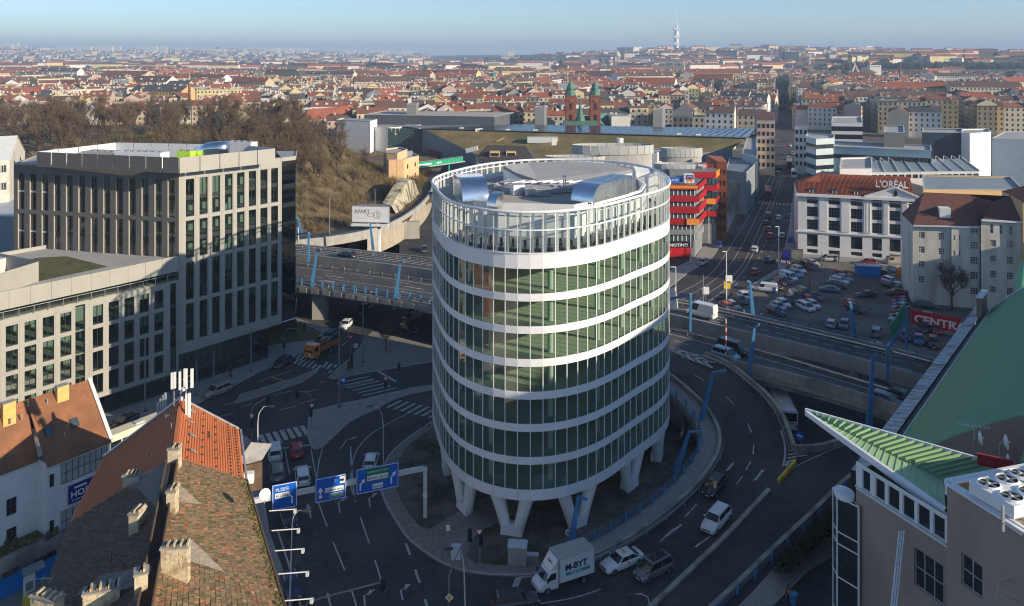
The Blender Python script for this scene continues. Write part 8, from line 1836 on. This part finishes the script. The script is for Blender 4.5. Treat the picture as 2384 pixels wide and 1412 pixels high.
for s in(-1,1):
	q=B(); q.box(2.5,s*1.16,1.6,.9,.02,.75); q.obj('side_window',car_glass,ot); q=B(); q.box(-1.1,s*1.15,1.2,5.0,.08,.8); q.obj('drop_side',mat('tipper_side',(.45,.12,.04),.6,.1,1.)if s<0 else bpy.data.materials['tipper_side'],ot); q=B(); q.box(3.36,s*.85,.75,.06,.25,.16); q.obj('headlight',lamp_white,ot)
	for x in(2.4,-1.6,-2.8):inst('wheel',WME,ot,(x,s*.98,.48),sc=(1.45,1.5,1.45))
q=B(); q.box(-1.1,0,1.05,5.0,2.3,.15); q.obj('load_bed',dark_metal,ot); q=B(); q.box(-.6,0,.65,6.5,.9,.35); q.obj('chassis',black_m,ot); q=B(); q.box(3.38,.3,.95,.02,.45,.45); q.obj('number_board',sign_white,ot)
def coach(name,label,p,d,L,W_,Hh,m,m2,cat,rz=None):
	t=thing(name,label,cat,tuple(p),math.atan2(d.y,d.x)); q=B(); q.loft([[(x,-W_/2*k,zb),(x,-W_/2*k,zt-.35),(x,-W_/2*k+.3,zt),(x,W_/2*k-.3,zt),(x,W_/2*k,zt-.35),(x,W_/2*k,zb)]for x,k,zb,zt in((-L/2,.94,.45,Hh-.1),(-L/2+.2,1,.35,Hh),(L/2-.35,1,.35,Hh),(L/2,.93,.45,Hh-.2))]); q.obj('body',m,t)
	n=int(L/1.7)
	for s in(-1,1):
		for k in range(n):q=B(); q.box(-L/2+.5+(L-1.)*(k+.5)/n,s*(W_/2+.005),1.5,(L-1.)/n*.9,.02,1.15); q.obj('side_window',car_glass,t)
		q=B(); q.box(0,s*(W_/2+.004),.6,L*.94,.02,.35); q.obj('side_band',m2,t)
		for x in(L*.3,-L*.3):inst('wheel',WME,t,(x,s*(W_/2-.12),.45),sc=(1.4,1.2,1.4))
	for e,zz in((1,1.2),(-1,1.7)):q=B(); q.box(e*(L/2+.0),0,zz,.05,W_*.82,Hh-zz-.45); q.obj('end_window',car_glass,t)
	for k in(-.3,.1):q=B(); q.box(L*k,0,Hh,1.2,.9,.15); q.obj('roof_hatch',pale_steel,t)
	for s in(-1,1):q=B(); q.box(-L/2-.01,s*W_*.42,.8,.05,.15,.5); q.obj('tail_light',lamp_red,t)
	return t
pa_,pb_=at(1853,1030),at(1832,985); cc=coach('coach','white coach going away into the underpass beside the ramp',pa_.lerp(pb_,1.)+Vector((0,2.5,0)),pb_-pa_,11.5,2.5,3.3,PM['white'],PM['silver'],'coach'); q=B(); q.box(-5.78,0,1.35,.03,1.3,.22); q.obj('printed_strip',orange_m,cc)
p=at(300,1050); coach('tram','cream and red tram half hidden behind the old roof',p,hu,14,2.5,3.4,mat('tram_cream',(.72,.66,.48),.4,.05,1.),PM['red'],'tram')
for px,py,dx,dy,L,c1,c2,n,l,cat in((1788,458,3,20,14,'red','beige','tram','red tram coming along the straight street','tram'),(1838,388,1,12,14,'red','beige','tram','red and cream tram farther up the straight street','tram'),(1849,412,0,-12,11,'white','silver','city_bus','white bus going up the straight street','bus')):
	p=at(px,py); coach(n,l,p,at(px+dx,py+dy)-p,L,2.5,3.3,PM[c1],PM[c2],cat)
for k,(px,py,c)in enumerate(((1836,372,'white'),(1822,362,'dark'),(1846,360,'silver'),(1827,345,'red'),(1840,342,'white'),(1831,330,'dark'),(1815,392,'dark'),(1812,408,'navy'))):carp('hatch',c,'%s car far up the straight street, %s from the crossing'%(CN.get(c,c),('fourth','fifth','sixth','seventh','eighth','ninth','third','second')[k]),px,py,1,8,group='cars far up the straight street')
for r in CP.values():
	for o in list(r.children):bpy.data.objects.remove(o)
	bpy.data.objects.remove(r)
ct=thing('site_container','blue site container in the car park with orange box beside it','container',tuple(at(2020,642)),-.15); q=B(); q.box(0,0,.05,5.4,2.4,2.5); q.obj('body',blue_wall,ct); q=B(); q.box(0,0,2.55,5.5,2.5,.06); q.obj('roof',pale_steel,ct); q=B(); q.box(2.71,0,.05,.05,2.3,2.4); q.obj('door',yellow_m,ct)
p=at(2096,648); tag(B().box(p.x,p.y,0,1.6,1.4,2.2).obj('orange_cabin',orange_m),'orange cabin beside the parked cars near the cream apartment block','cabin')
# --- lamps, signs, signals, people
def blade(p0,top,arm,label,w0=.75,w1=.34,m=blue_paint):
	"""blue lamp: a flat tapering post with a cranked head"""
	t=thing('blue_street_lamp',label,'street lamp',tuple(p0)); b=B(); d=(top-p0); n=6
	b.loft([[p0+d*k+Vector((sx*lerp(w0,w1,k)/2,sy*.3*lerp(1,.6,k),0))for sx,sy in((-1,-1),(1,-1),(1,1),(-1,1))]for k in(0,.3,.6,1)]); b.obj('post',m,t,w=True); b=B(); b.beam(top+(top-arm).normalized()*.05,arm,.3,.22); b.obj('arm',m,t,w=True); b=B(); b.beam(top.lerp(arm,.55)-Vector((0,0,.14)),arm-Vector((0,0,.14)),.22,.08); b.obj('lamp_head',pale_steel,t,w=True)
for(bx,by,bz),(tx_,ty),(ax_,ay),l in(((722,690,4.3),(737,588),(747,581),'blue lamp on the near flyover edge, beside the grey tower'),((917,720,4.3),(932,613),(940,606),'blue lamp on the near flyover edge, nearer the round building'),((869,583,5.5),(862,522),(856,519),'blue lamp before the billboard column'),((702,545,6.3),(694,508),(688,505),'blue lamp at the corner glass of the grey tower'),((1753,737,5.),(1746,657),(1739,653),'tall blue lamp behind the far fence at the car park, left one'),((1990,792,5.),(1980,706),(1974,702),'tall blue lamp behind the far fence at the car park, right one'),((1742,891,4.6),(1756,764),(1767,755),'blue lamp at the gore between ramp and carriageway'),((2023,1000,4.),(2032,832),(2041,823),'blue lamp on the near carriageway close to the barrel hall'),((1627,1000,2.6),(1660,868),(1691,862),'blue lamp with long arm on the ramp footway'),((1573,1098,.6),(1605,1006),(1635,1005),'blue lamp at the foot of the ramp footway behind the white columns'),((1327,1278,.1),(1347,1156),(1366,1163),'blue lamp standing before the V shaped legs'),((2009,985,.1),(1996,952),(1980,938),'short blue lamp down in the pit by the hall')):
	p=at(bx,by,bz); t=atY(tx_,ty,p.y); a=atY(ax_,ay,p.y-.6); blade(p,t,a,l)
def lamp(base,top,arm,label,m=pale_steel,head=dark_metal,r=.09):
	p=at(*base)if len(base)==2 else at(*base); c=atY(top[0],top[1],p.y); t=thing('street_lamp',label,'street lamp',tuple(p)); e=atY(arm[0],arm[1],p.y-.3); q=B(); m1=c+Vector((0,0,(e.z-c.z)*.75)); q.tube([p,p.lerp(c,.6),c,c.lerp(m1,.6)+(e-c)*.12,c.lerp(e,.55)+Vector((0,0,(e.z-c.z)*.4)),e],[r,r*.8,r*.65,r*.55,r*.5,r*.45],7); q.obj('pole',m,t,w=True); d=Vector((e.x-c.x,e.y-c.y,0)).normalized(); q=B(); q.beam(e-d*.1,e+d*.75,.3,.14); q.obj('lamp_head',head,t,w=True)
for a in(((601,1110),(600,985),(626,946),'white street lamp by the red and white queue of cars',white_wall),((893,1082),(892,990),(868,946),'grey street lamp on the curved pavement above the gantry signs'),((674,1425),(680,1225),(706,1189),'grey street lamp on the pavement under the old roof'),((1084,1440),(1080,1320),(1052,1277),'grey street lamp in the middle of the bottom edge'),((1530,1480),(1512,1405),(1478,1384),'grey street lamp cut by the bottom edge near the grey minivan')):lamp(*a)
def mast(px,y0,y1,label,z=0.,m=grey_metal,r=.11,head=None):
	p=at(px,y0,z); c=atY(px,y1,p.y); t=thing('tall_mast',label,'mast',tuple(p)); q=B(); q.tube([p,c],[r*1.3,r*.8],8); q.obj('pole',m,t,w=True); q=B(); q.lathe([(r*2,0),(r*2,.35)],8,p.x,p.y,p.z); q.obj('base',dark_metal,t,w=True)
	if head:e=atY(px+head,y1,p.y-.3); q=B(); q.beam(c,e,.22,.12); q.obj('lamp_head',white_wall,t,w=True)
for a in((845,846,706,'grey mast on the island with the pedestrians'),(790,950,770,'grey mast on the triangular island'),(338,960,785,'grey mast on the pavement before the office wing'),(458,922,840,'dark mast on the pavement near the antennas'),(584,866,768,'grey mast on the pavement at the tower shop front'),(498,900,816,'thin grey mast between the pavement trees'),(1637,722,640,'white mast at the kerb above the white van'),(1573,700,622,'white mast beside the round building',0.,white_wall,.11,-12),(1691,705,586,'white lamp mast with signs in the wide street',0.,white_wall,.11,-9),(1813,628,528,'white lamp mast at the corner of the car park',0.,white_wall,.11,-8),(1608,616,522,'white lamp mast before the NOTINO shop',0.,white_wall,.1,8),(1650,573,485,'white lamp mast at the side of the striped office',0.,white_wall,.1,7),(1841,552,498,'white lamp mast beside the white office building',0.,white_wall,.1,-7),(1710,478,422,'white mast at the sunlit street corner, leftmost of three',0.,white_wall),(1730,478,430,'white mast at the sunlit street corner, middle of three',0.,white_wall),(1741,472,418,'white mast at the sunlit street corner, rightmost of three',0.,white_wall,.11,5),(767,548,462,'thin pale pole beside the billboard',6.3),(873,505,440,'pale pole beside the rock wall',6.3),(958,470,425,'pale pole on the slope before the apricot building',6.3),(1913,632,588,'thin white pole before the white office building',0.,white_wall),(2098,625,558,'white pole at the right end of the white office building',0.,white_wall),(1885,672,605,'dark pole with red foot in the car park',0.,red_m)):mast(*a)
rm=thing('camera_mast','red and white striped mast on an orange box at the gore','mast',tuple(at(1690,858,5.5)))
p=at(1690,858,5.5); c=atY(1690,744,p.y)
for k in range(12):q=B(); q.tube([p.lerp(c,k/12),p.lerp(c,(k+1)/12)],.09,7); q.obj('segment',white_wall if k%2 else red_m,rm,w=True)
q=B(); q.box(p.x-.1,p.y,p.z,.75,.6,1.35); q.obj('box',orange_m,rm,w=True)
gp0=at(990,1207); gd=Vector((-.93,-.36,0)).normalized(); gz=5.9; gan=thing('sign_gantry','grey steel gantry carrying three blue direction signs over the junction','sign gantry',tuple(gp0),0)
q=B(); q.box(gp0.x,gp0.y,0,.42,.42,gz+.25); q.obj('post',pale_steel,gan,w=True); q=B(); q.beam(gp0+Vector((.2,0,gz)),gp0+gd*20.8+Vector((0,0,gz)),.4,.5); q.obj('beam',pale_steel,gan,w=True); e=gp0+gd*20.6; q=B(); q.box(e.x,e.y,0,.42,.42,gz); q.obj('post',pale_steel,gan,w=True); q=B(); q.box(gp0.x,gp0.y-.25,2.6,.5,.03,.5,0); q.obj('diamond_sign',sign_white,gan,w=True)
q=B(); q.beam(gp0+Vector((-.05,-.26,2.35)),gp0+Vector((-.05,-.26,3.05)),.5,.04,up=(0,1,0));
gr=math.atan2(-gd.y,-gd.x)
def gu(px):k=(px-CX)/F; return(k*gp0.y-gp0.x)/(gd.x-k*gd.y)
def gsign(x0,x1,z0,z1,label):
	u0,u1=gu(x0),gu(x1); p=gp0+gd*u0; n=Vector((gd.y,-gd.x,0)); n=n if n.y<0 else-n
	t=thing('direction_sign',label,'road sign',tuple(p+n*.35+Vector((0,0,z0))),gr); w_,h_=u0-u1,z1-z0; q=B(); q.box(w_/2,0,0,w_,.1,h_); q.obj('board',sign_blue,t)
	for a in((w_/2,.03,w_-.1,.06),(w_/2,h_-.09,w_-.1,.06)):q=B(); q.box(a[0],-.055,a[1],a[2],.02,a[3]); q.obj('border',sign_white,t)
	for x in(.07,w_-.07):q=B(); q.box(x,-.055,.05,.06,.02,h_-.1); q.obj('border',sign_white,t)
	return t,w_,h_
def plate(t,x,z,w_,h_,m,tx,sz,tm,d=.06,xs=.9):
	q=B(); q.box(x+w_/2,-d,z,w_,.02,h_); q.obj('plate',m,t); text(tx,sz,t,(x+w_/2,-d-.02,z+h_*.22),tm,align='CENTER',xs=xs)
def sarrow(t,x,z,s=1.,kind='r'):
	q=B(); q.box(x,-.065,z,.16,.02,.75*s)
	if kind=='u':q.face((x-.3,-.07,z+.7*s),(x+.3,-.07,z+.7*s),(x,-.07,z+1.2*s))
	else:
		k=1 if kind=='r' else-1; q.beam((x,-.065,z+.7*s),(x+k*.35,-.065,z+1.05*s),.02,.16,up=(0,0,1)); q.face((x+k*.1,-.07,z+1.15*s),(x+k*.45,-.07,z+.8*s),(x+k*.55,-.07,z+1.3*s))
	q.obj('arrow',sign_white,t)
s1,w_,h_=gsign(633,691,4.6,7.35,'blue direction sign reading PLZEN and KOSIRE, partly behind the old roof'); text('PLZE\u0147',.48,s1,(.35,-.06,2.0),sign_white); plate(s1,.3,1.25,1.45,.55,sign_white,'KO\u0160\u00cd\u0158E',.44,black_m); sarrow(s1,w_-.55,.45,1.,'l')
s2,w_,h_=gsign(733,804,4.5,7.15,'blue direction sign reading Nakupni zona and VOLNO, middle one of the gantry'); plate(s2,1.05,.95,w_-1.3,.5,sign_white,'N\u00e1kupn\u00ed z\u00f3na',.36,black_m); plate(s2,1.55,.28,1.5,.5,sign_white,'',.3,black_m); plate(s2,1.6,.32,1.4,.42,sign_green,'VOLNO',.4,sign_white,.08); sarrow(s2,.55,.45,1.,'u'); plate(s2,1.9,1.75,.6,.65,sign_blue,'P',.55,sign_white); plate(s2,2.7,1.7,.6,.75,sign_white,'',.3,black_m); plate(s2,2.72,1.95,.4,.25,black_m,'',.1,black_m,.08); q=B(); q.tube([(.55,-.05,.62),(.55,-.09,.62)],.26,14); q.obj('round_sign',red_m,s2); q=B(); q.tube([(.55,-.08,.62),(.55,-.1,.62)],.18,14); q.obj('round_face',sign_white,s2)
s3,w_,h_=gsign(828,926,4.55,7.35,'large blue direction sign with green field reading CHOMUTOV and Centrum, rightmost on the gantry'); q=B(); q.box(w_/2,-.06,1.15,2.65,.02,1.5); q.obj('green_field',sign_green,s3); text('CHOMUTOV  K. VARY',.3,s3,(w_/2,-.08,2.15),sign_white,align='CENTER',xs=.8); plate(s3,w_/2-1.2,1.3,2.4,.58,sign_white,'B\u0158EVNOV  DEJVICE',.34,black_m,.08,.78); plate(s3,w_/2-.6,.3,1.2,.55,sign_white,'Centrum',.38,black_m); sarrow(s3,.45,.35,1.,'r'); sarrow(s3,w_-.85,.5,1.05,'r')
def gantry(base,top,arm,label,panels,z,pm=white_wall):
	p=at(*base,z); c=atY(*top,p.y); t=thing('sign_gantry',label,'sign gantry',tuple(p)); q=B(); q.beam(p,c,.4,.4); q.obj('post',blue_paint,t,w=True); e=atY(arm[0],arm[1],arm[2]); q=B(); q.beam(c,e,.4,.4); q.obj('beam',blue_paint,t,w=True)
	for k,(a,w_,h_)in enumerate(panels):m_=c.lerp(e,a); d=(e-c).normalized(); q=B(); q.beam(m_-d*w_/2,m_+d*w_/2,.12,h_); q.obj('sign_panel',pm,t,w=True); q=B(); q.beam(m_-d*w_/2+Vector((0,-.3,h_*.3)),m_+d*w_/2+Vector((0,-.3,h_*.3)),.08,.1); q.obj('bracket',steel,t,w=True)
gantry((1607,772),(1608,686),(1545,700,150),'blue gantry with white sign backs over the far carriageway right of the round building',((.62,3.2,3.6),(.95,3.,3.4)),ZD-.3); gantry((718,610),(719,543),(672,548,205),'blue gantry with white sign backs at the corner of the grey tower',((.55,3.0,3.4),),ZD-.3)
gg=thing('motorway_sign','green motorway direction sign on two dark blue posts before the CENTRA wall','road sign',tuple(at(2066,885,5)))
a,c=at(2066,884,ZD),at(2111,812,ZD)
for p,ty in((a,805),(c,715)):q=B(); q.beam(p,Vector((p.x,p.y,zf(ty,p.y))),.35,.35); q.obj('post',blue_paint,gg,w=True); q=B(); q.box(p.x+.35,p.y-.1,p.z+2.2,.7,.25,2.2); q.obj('information_board',grey_metal,gg,w=True)
u0,u1=a.lerp(c,.18),a.lerp(c,.97); za,zb=zf(792,u0.y),zf(722,u0.y)
for t0,t1,zz in((0,.55,0),(.57,1,.4)):s,e=u0.lerp(u1,t0),u0.lerp(u1,t1); q=B(); q.beam(Vector((s.x-.3,s.y-.3,12.2+zz)),Vector((e.x-.3,e.y-.3,12.2+zz)),.15,3.4); q.obj('board',sign_green,gg,w=True); m_=s.lerp(e,.5); d=(e-s).normalized(); q=B(); o_=Vector((-.08,-.12,0)); q.beam(Vector((m_.x-.3,m_.y-.3,12.6+zz))+o_-d*.7,Vector((m_.x-.3,m_.y-.3,12.6+zz))+o_+d*.7,.12,1.2); q.obj('plate',sign_white,gg,w=True)
q=B(); q.beam(Vector((a.x,a.y,11.2)),Vector((c.x,c.y,11.2)),.35,.35); q.obj('beam',blue_paint,gg,w=True)
def head(q,p,s=1.):
	q.box(p.x,p.y,p.z-.55*s,.42*s,.3*s,1.15*s)
	for k in range(3):q.tube([(p.x,p.y-.12*s,p.z-.32*s+.34*s*k),(p.x,p.y-.34*s,p.z-.32*s+.34*s*k)],.13*s,8)
def signal(base,label,heads,arm=None,yld=None,m=grey_metal,s=1.):
	p=at(*base); t=thing('traffic_signal',label,'traffic light',tuple(p)); pts=[p]
	if arm:pts+=[atY(x,y,p.y-.2*k)for k,(x,y)in enumerate(arm)]
	elif heads:pts.append(atY(base[0],heads[-1][1]-10,p.y))
	q=B(); q.tube(pts,[.08]*len(pts),7); q.obj('pole',m,t,w=True)
	for x,y in heads:q=B(); head(q,atY(x,y,p.y-.4),s); q.obj('signal_head',black_m,t,w=True)
	if yld:
		c=atY(yld[0],yld[1],p.y-.3)
		for r,m_,o_ in((.5,red_m,0),(.33,sign_white,-.03)):q=B(); f_=[(c.x+r*math.cos(a_),c.y+o_,c.z+r*math.sin(a_))for a_ in(math.pi*1.5,math.pi/6,math.pi*5/6)]; q.face(*f_); q.face(*[(x,y+.015,z)for x,y,z in reversed(f_)]); q.obj('yield_sign' if m_ is red_m else 'sign_face',m_,t,w=True)
for a in(((725,998),'traffic light with yield sign at the point of the triangular island',[(724,961),(692,918)],[(726,945),(724,922),(716,913),(696,912)],(726,944)),((586,1025),'traffic light with yield sign at the left pavement by the old house',[(588,987),(624,932)],[(585,960),(592,943),(622,927)],(586,968)),((898,928),'traffic light with yield sign beside the wide zebra bars',[(898,895),(929,855)],[(898,870),(900,857),(926,854)],(898,882)),((1117,1325),'signal with yield sign on the bed before the white building',[(1120,1258)],[(1117,1250)],(1116,1238)),((660,827),'traffic light on the pavement at the zebra by the grey tower',[(661,803)],[(660,780),(668,766),(690,766)],None),((815,862),'signal post beside the two pedestrians',[(819,832)],None,None),((1043,1440),'traffic light with priority sign and arm at the bottom edge',[(1094,1247)],[(1046,1340),(1060,1300),(1090,1240)],None)):signal(*a)
sp=signal((700,1440),'long armed traffic light reaching over the lower left lanes',[(892,1362)],[(715,1404),(750,1392),(888,1356)])
p=atY(1046,1392,at(1043,1440).y-.5); dsg=thing('priority_sign','yellow and white diamond priority sign at the bottom edge','road sign',tuple(p))
for r,m_,o_ in((.42,sign_white,0),(.28,yellow_m,-.03)):q=B(); q.face((-r,o_,0),(0,o_,-r),(r,o_,0),(0,o_,r)); q.face((-r,o_+.012,0),(0,o_+.012,r),(r,o_+.012,0),(0,o_+.012,-r)); q.obj('diamond',m_,dsg)
def disc_sign(px,py,base,label,m1,m2,r=.45,kind=0):
	p=at(*base); c=atY(px,py,p.y-.2); t=thing('round_sign',label,'road sign',tuple(p)); q=B(); q.tube([p,c],.05,6); q.obj('pole',grey_metal,t,w=True); q=B(); q.tube([c,c-Vector((0,.05,0))],r,18); q.obj('disc',m1,t,w=True); q=B(); q.beam(c+Vector((-r*.6,-.07,r*.3 if kind else 0)),c+Vector((r*.6,-.07,-r*.3 if kind else 0)),.03,r*.35,up=(0,0,1)); q.obj('sign_bar',m2,t,w=True)
disc_sign(816,785,(816,850),'red no entry sign on the island by the flyover',red_m,sign_white); disc_sign(828,805,(828,842),'small white round sign next to the no entry sign',sign_white,black_m,.4); disc_sign(1862,1015,(1866,1052,2.4),'blue round arrow sign at the nose of the ramp before the coach',sign_blue,sign_white,.55,1); disc_sign(1324,1240,(1326,1268),'white and red round sign on the blue lamp before the V legs',sign_white,red_m,.4)
p=at(799,912); c=atY(799,885,p.y); t=thing('parking_sign','blue sign board on the mast of the triangular island','road sign',tuple(p)); q=B(); q.box(c.x,c.y,c.z-.5,1.,.06,1.); q.obj('board',sign_blue,t,w=True); q=B(); q.box(c.x,c.y-.04,c.z-.25,.5,.03,.5); q.obj('symbol',sign_white,t,w=True); q=B(); q.tube([p,c],.06,6); q.obj('pole',grey_metal,t,w=True)
for px,py,m_,l in((1697,650,sign_white,'blue and white sign boards on the mast in the wide street'),(1693,664,yellow_m,'round yellow sign below the white boards in the wide street'),(1643,677,sign_white,'pale blue board on the white mast above the flyover'),(1841,560,sign_blue,'blue and white poster column before the white office building')):
	p=atY(px,py,at(px,700).y if px<1700 else 225); t=thing('sign_board',l,'sign',tuple(p)); q=B(); q.box(0,0,-.8,1.5,.1,1.6); q.obj('board',m_,t); q=B(); q.box(0,.1,-p.z,.12,.12,p.z+.8); q.obj('pole',grey_metal,t)
bd=thing('poster_panel','wide billboard with dark blue and landscape picture at the car park corner','billboard',tuple(at(1845,618)),-.15); q=B(); q.box(0,0,1.2,5.2,.4,3.0); q.obj('frame',dark_metal,bd); q=B(); q.box(-1.5,-.22,1.4,1.9,.02,2.6); q.obj('poster_left',navy,bd); q=B(); q.box(1.1,-.22,1.4,2.8,.02,2.6); q.obj('poster_right',mat('poster_landscape',(.16,.17,.14),.6,.5,.8),bd); q=B(); q.box(-1.5,0,0,.2,.2,1.2); q.box(1.5,0,0,.2,.2,1.2); q.obj('leg',dark_metal,bd)
for px,py,sx,sy,sz,l,m_ in((1205,1312,1.95,1.3,1.9,'grey concrete service box with lid before the round building',concrete),(1062,1303,1.0,.6,1.3,'grey electric cabinet behind the street lamp',pale_steel),(1238,1312,1.4,.5,.8,'low concrete wall stub beside the service box',concrete_d)):
	p=at(px,py); t=thing('service_cabinet',l,'cabinet',(p.x,p.y,.13),-.1); q=B(); q.box(0,0,0,sx,sy,sz); q.obj('body',m_,t); q=B(); q.box(0,0,sz,sx*1.06,sy*1.1,.12); q.obj('lid',pale_steel,t)
p=at(1043,1258); t=thing('info_board','small white notice board on a post on the paved wedge','sign',(p.x,p.y,.13)); q=B(); q.box(0,0,.9,.45,.1,.65); q.obj('board',sign_white,t); q=B(); q.box(0,0,0,.07,.07,.9); q.obj('post',steel,t)
wl_=thing('curved_wall','pale curved concrete screen wall beside the pit under the ramp','wall',tuple(at(1578,1040))); L=smooth_line([at(x,y,.1)for x,y in((1562,975),(1578,990),(1587,1010),(1588,1030),(1582,1046))]); q=B(); q.strip(L,[p+Vector((0,0,1.7))for p in L]); o_=offset_line(L,.3); q.strip([p+Vector((0,0,1.7))for p in L],[p+Vector((0,0,1.7))for p in o_]); q.strip(o_,[p+Vector((0,0,1.7))for p in o_]); q.obj('wall',concrete,wl_,w=True)
skin=mat('skin',(.5,.33,.25),.6,.05,3.); hairm=mat('hair',(.04,.03,.025),.8,.1,3.)
def person(px,py,label,top,legs,face=0.,walk=.25,vest=None,z=.13):
	p=at(px,py,z); t=thing('person',label,'person',tuple(p),face); V=[(0,0,.92),(0,0,1.15),(0,0,1.38),(0,.0,1.5),(0,.02,1.6),(-.1,0,.88),(-.11,-walk*.5,.48),(-.11,-walk,.08),(-.11,-walk+.16,.04),(.1,0,.88),(.11,walk*.5,.5),(.11,walk,.08),(.11,walk+.16,.04),(-.19,0,1.4),(-.25,walk*.3,1.12),(-.24,walk*.7,.86),(.19,0,1.4),(.25,-walk*.3,1.12),(.24,-walk*.6,.86)]
	E_=[(0,1),(1,2),(2,3),(3,4),(0,5),(5,6),(6,7),(7,8),(0,9),(9,10),(10,11),(11,12),(2,13),(13,14),(14,15),(2,16),(16,17),(17,18)]; rd=[.15,.14,.16,.06,.07,.1,.075,.055,.045,.1,.075,.055,.045,.075,.055,.045,.075,.055,.045]
	me=bpy.data.meshes.new('body'); me.from_pydata(V,E_,[]); o=bpy.data.objects.new('body',me); COL.objects.link(o); o.parent=t; md=o.modifiers.new('skin','SKIN'); sv_=me.skin_vertices[0].data
	for i,r in enumerate(rd):sv_[i].radius=(r,r*.85)
	sv_[0].use_root=True; o.modifiers.new('sub','SUBSURF').levels=1; me.materials.append(top)
	q=B(); q.lathe([(.04,0),(.085,.05),(.1,.12),(.09,.19),(.04,.23)],10,0,.02,1.56); q.obj('head',skin,t,smooth=True); q=B(); q.lathe([(.104,0),(.1,.07),(.05,.12),(.01,.13)],10,0,0,1.68); q.obj('hair',hairm,t,smooth=True)
	for s,k in((-1,-1),(1,1)):q=B(); q.tube([(s*.105,0,.93),(s*.11,k*walk*.5,.49),(s*.11,k*walk,.1)],[.125,.095,.075],8); q.obj('trouser_leg',legs,t); q=B(); q.tube([(s*.11,k*walk-.06,.05),(s*.11,k*walk+.18,.04)],[.06,.05],6); q.obj('shoe',black_m,t)
	for s in(-1,1):q=B(); q.lathe([(.03,0),(.05,.05),(.04,.12),(.01,.15)],6,s*.24,-s*walk*-.65 if s<0 else-walk*.6,.72); q.obj('hand',skin,t)
	if vest:q=B(); q.lathe([(.19,0),(.2,.2),(.2,.4),(.12,.5)],10,0,0,.95); q.obj('vest',vest,t)
cl=[mat('cloth_black',(.02,.02,.025),.9,.2,3.),mat('cloth_maroon',(.09,.03,.03),.9,.2,3.),mat('cloth_blue',(.03,.04,.08),.9,.2,3.)]
person(812,862,'person in dark red coat waiting on the island by the signal',cl[1],cl[0],.3,.05); person(819,860,'person in black coat waiting beside the dark red coat',cl[0],cl[0],.1,.05); person(537,878,'person in black walking along the pavement below the grey tower',cl[0],cl[0],1.2,.3)
person(709,772,'person in dark clothes on the grass bank beside the tower',cl[0],cl[2],.5,.1,z=.2); person(1835,1403,'road worker in orange vest standing by a blue bin at the lower right',cl[2],cl[2],.4,.08,orange_m,z=.1); person(1952,611,'person in dark jacket walking in the car park entrance',cl[0],cl[2],.2,.2,z=.02); person(2110-158,606,'person in blue jacket near the white office building entrance',cl[2],cl[0],.2,.2,z=.02)
p=at(1847,1408); tag(B().lathe([(.35,0),(.42,1.0),(.45,1.02),(.3,1.1)],12,p.x,p.y,.1).obj('waste_bin',blue_paint),'blue bin beside the road worker in the orange vest','bin')
# --- haze over the city
hz_=bpy.data.materials.new('haze_air'); hz_.use_nodes=True; t=hz_.node_tree; t.nodes.remove(t.nodes['Principled BSDF'])
pv=t.nodes.new('ShaderNodeVolumePrincipled'); pv.inputs['Color'].default_value=(.5,.67,.92,1); pv.inputs['Density'].default_value=1.7e-4; pv.inputs['Anisotropy'].default_value=.0
t.links.new(pv.outputs[0],t.nodes['Material Output'].inputs['Volume'])
b=B(); b.box(0,6500,-25,32000,17000,290); hzo=b.obj('haze',hz_,kind='stuff')
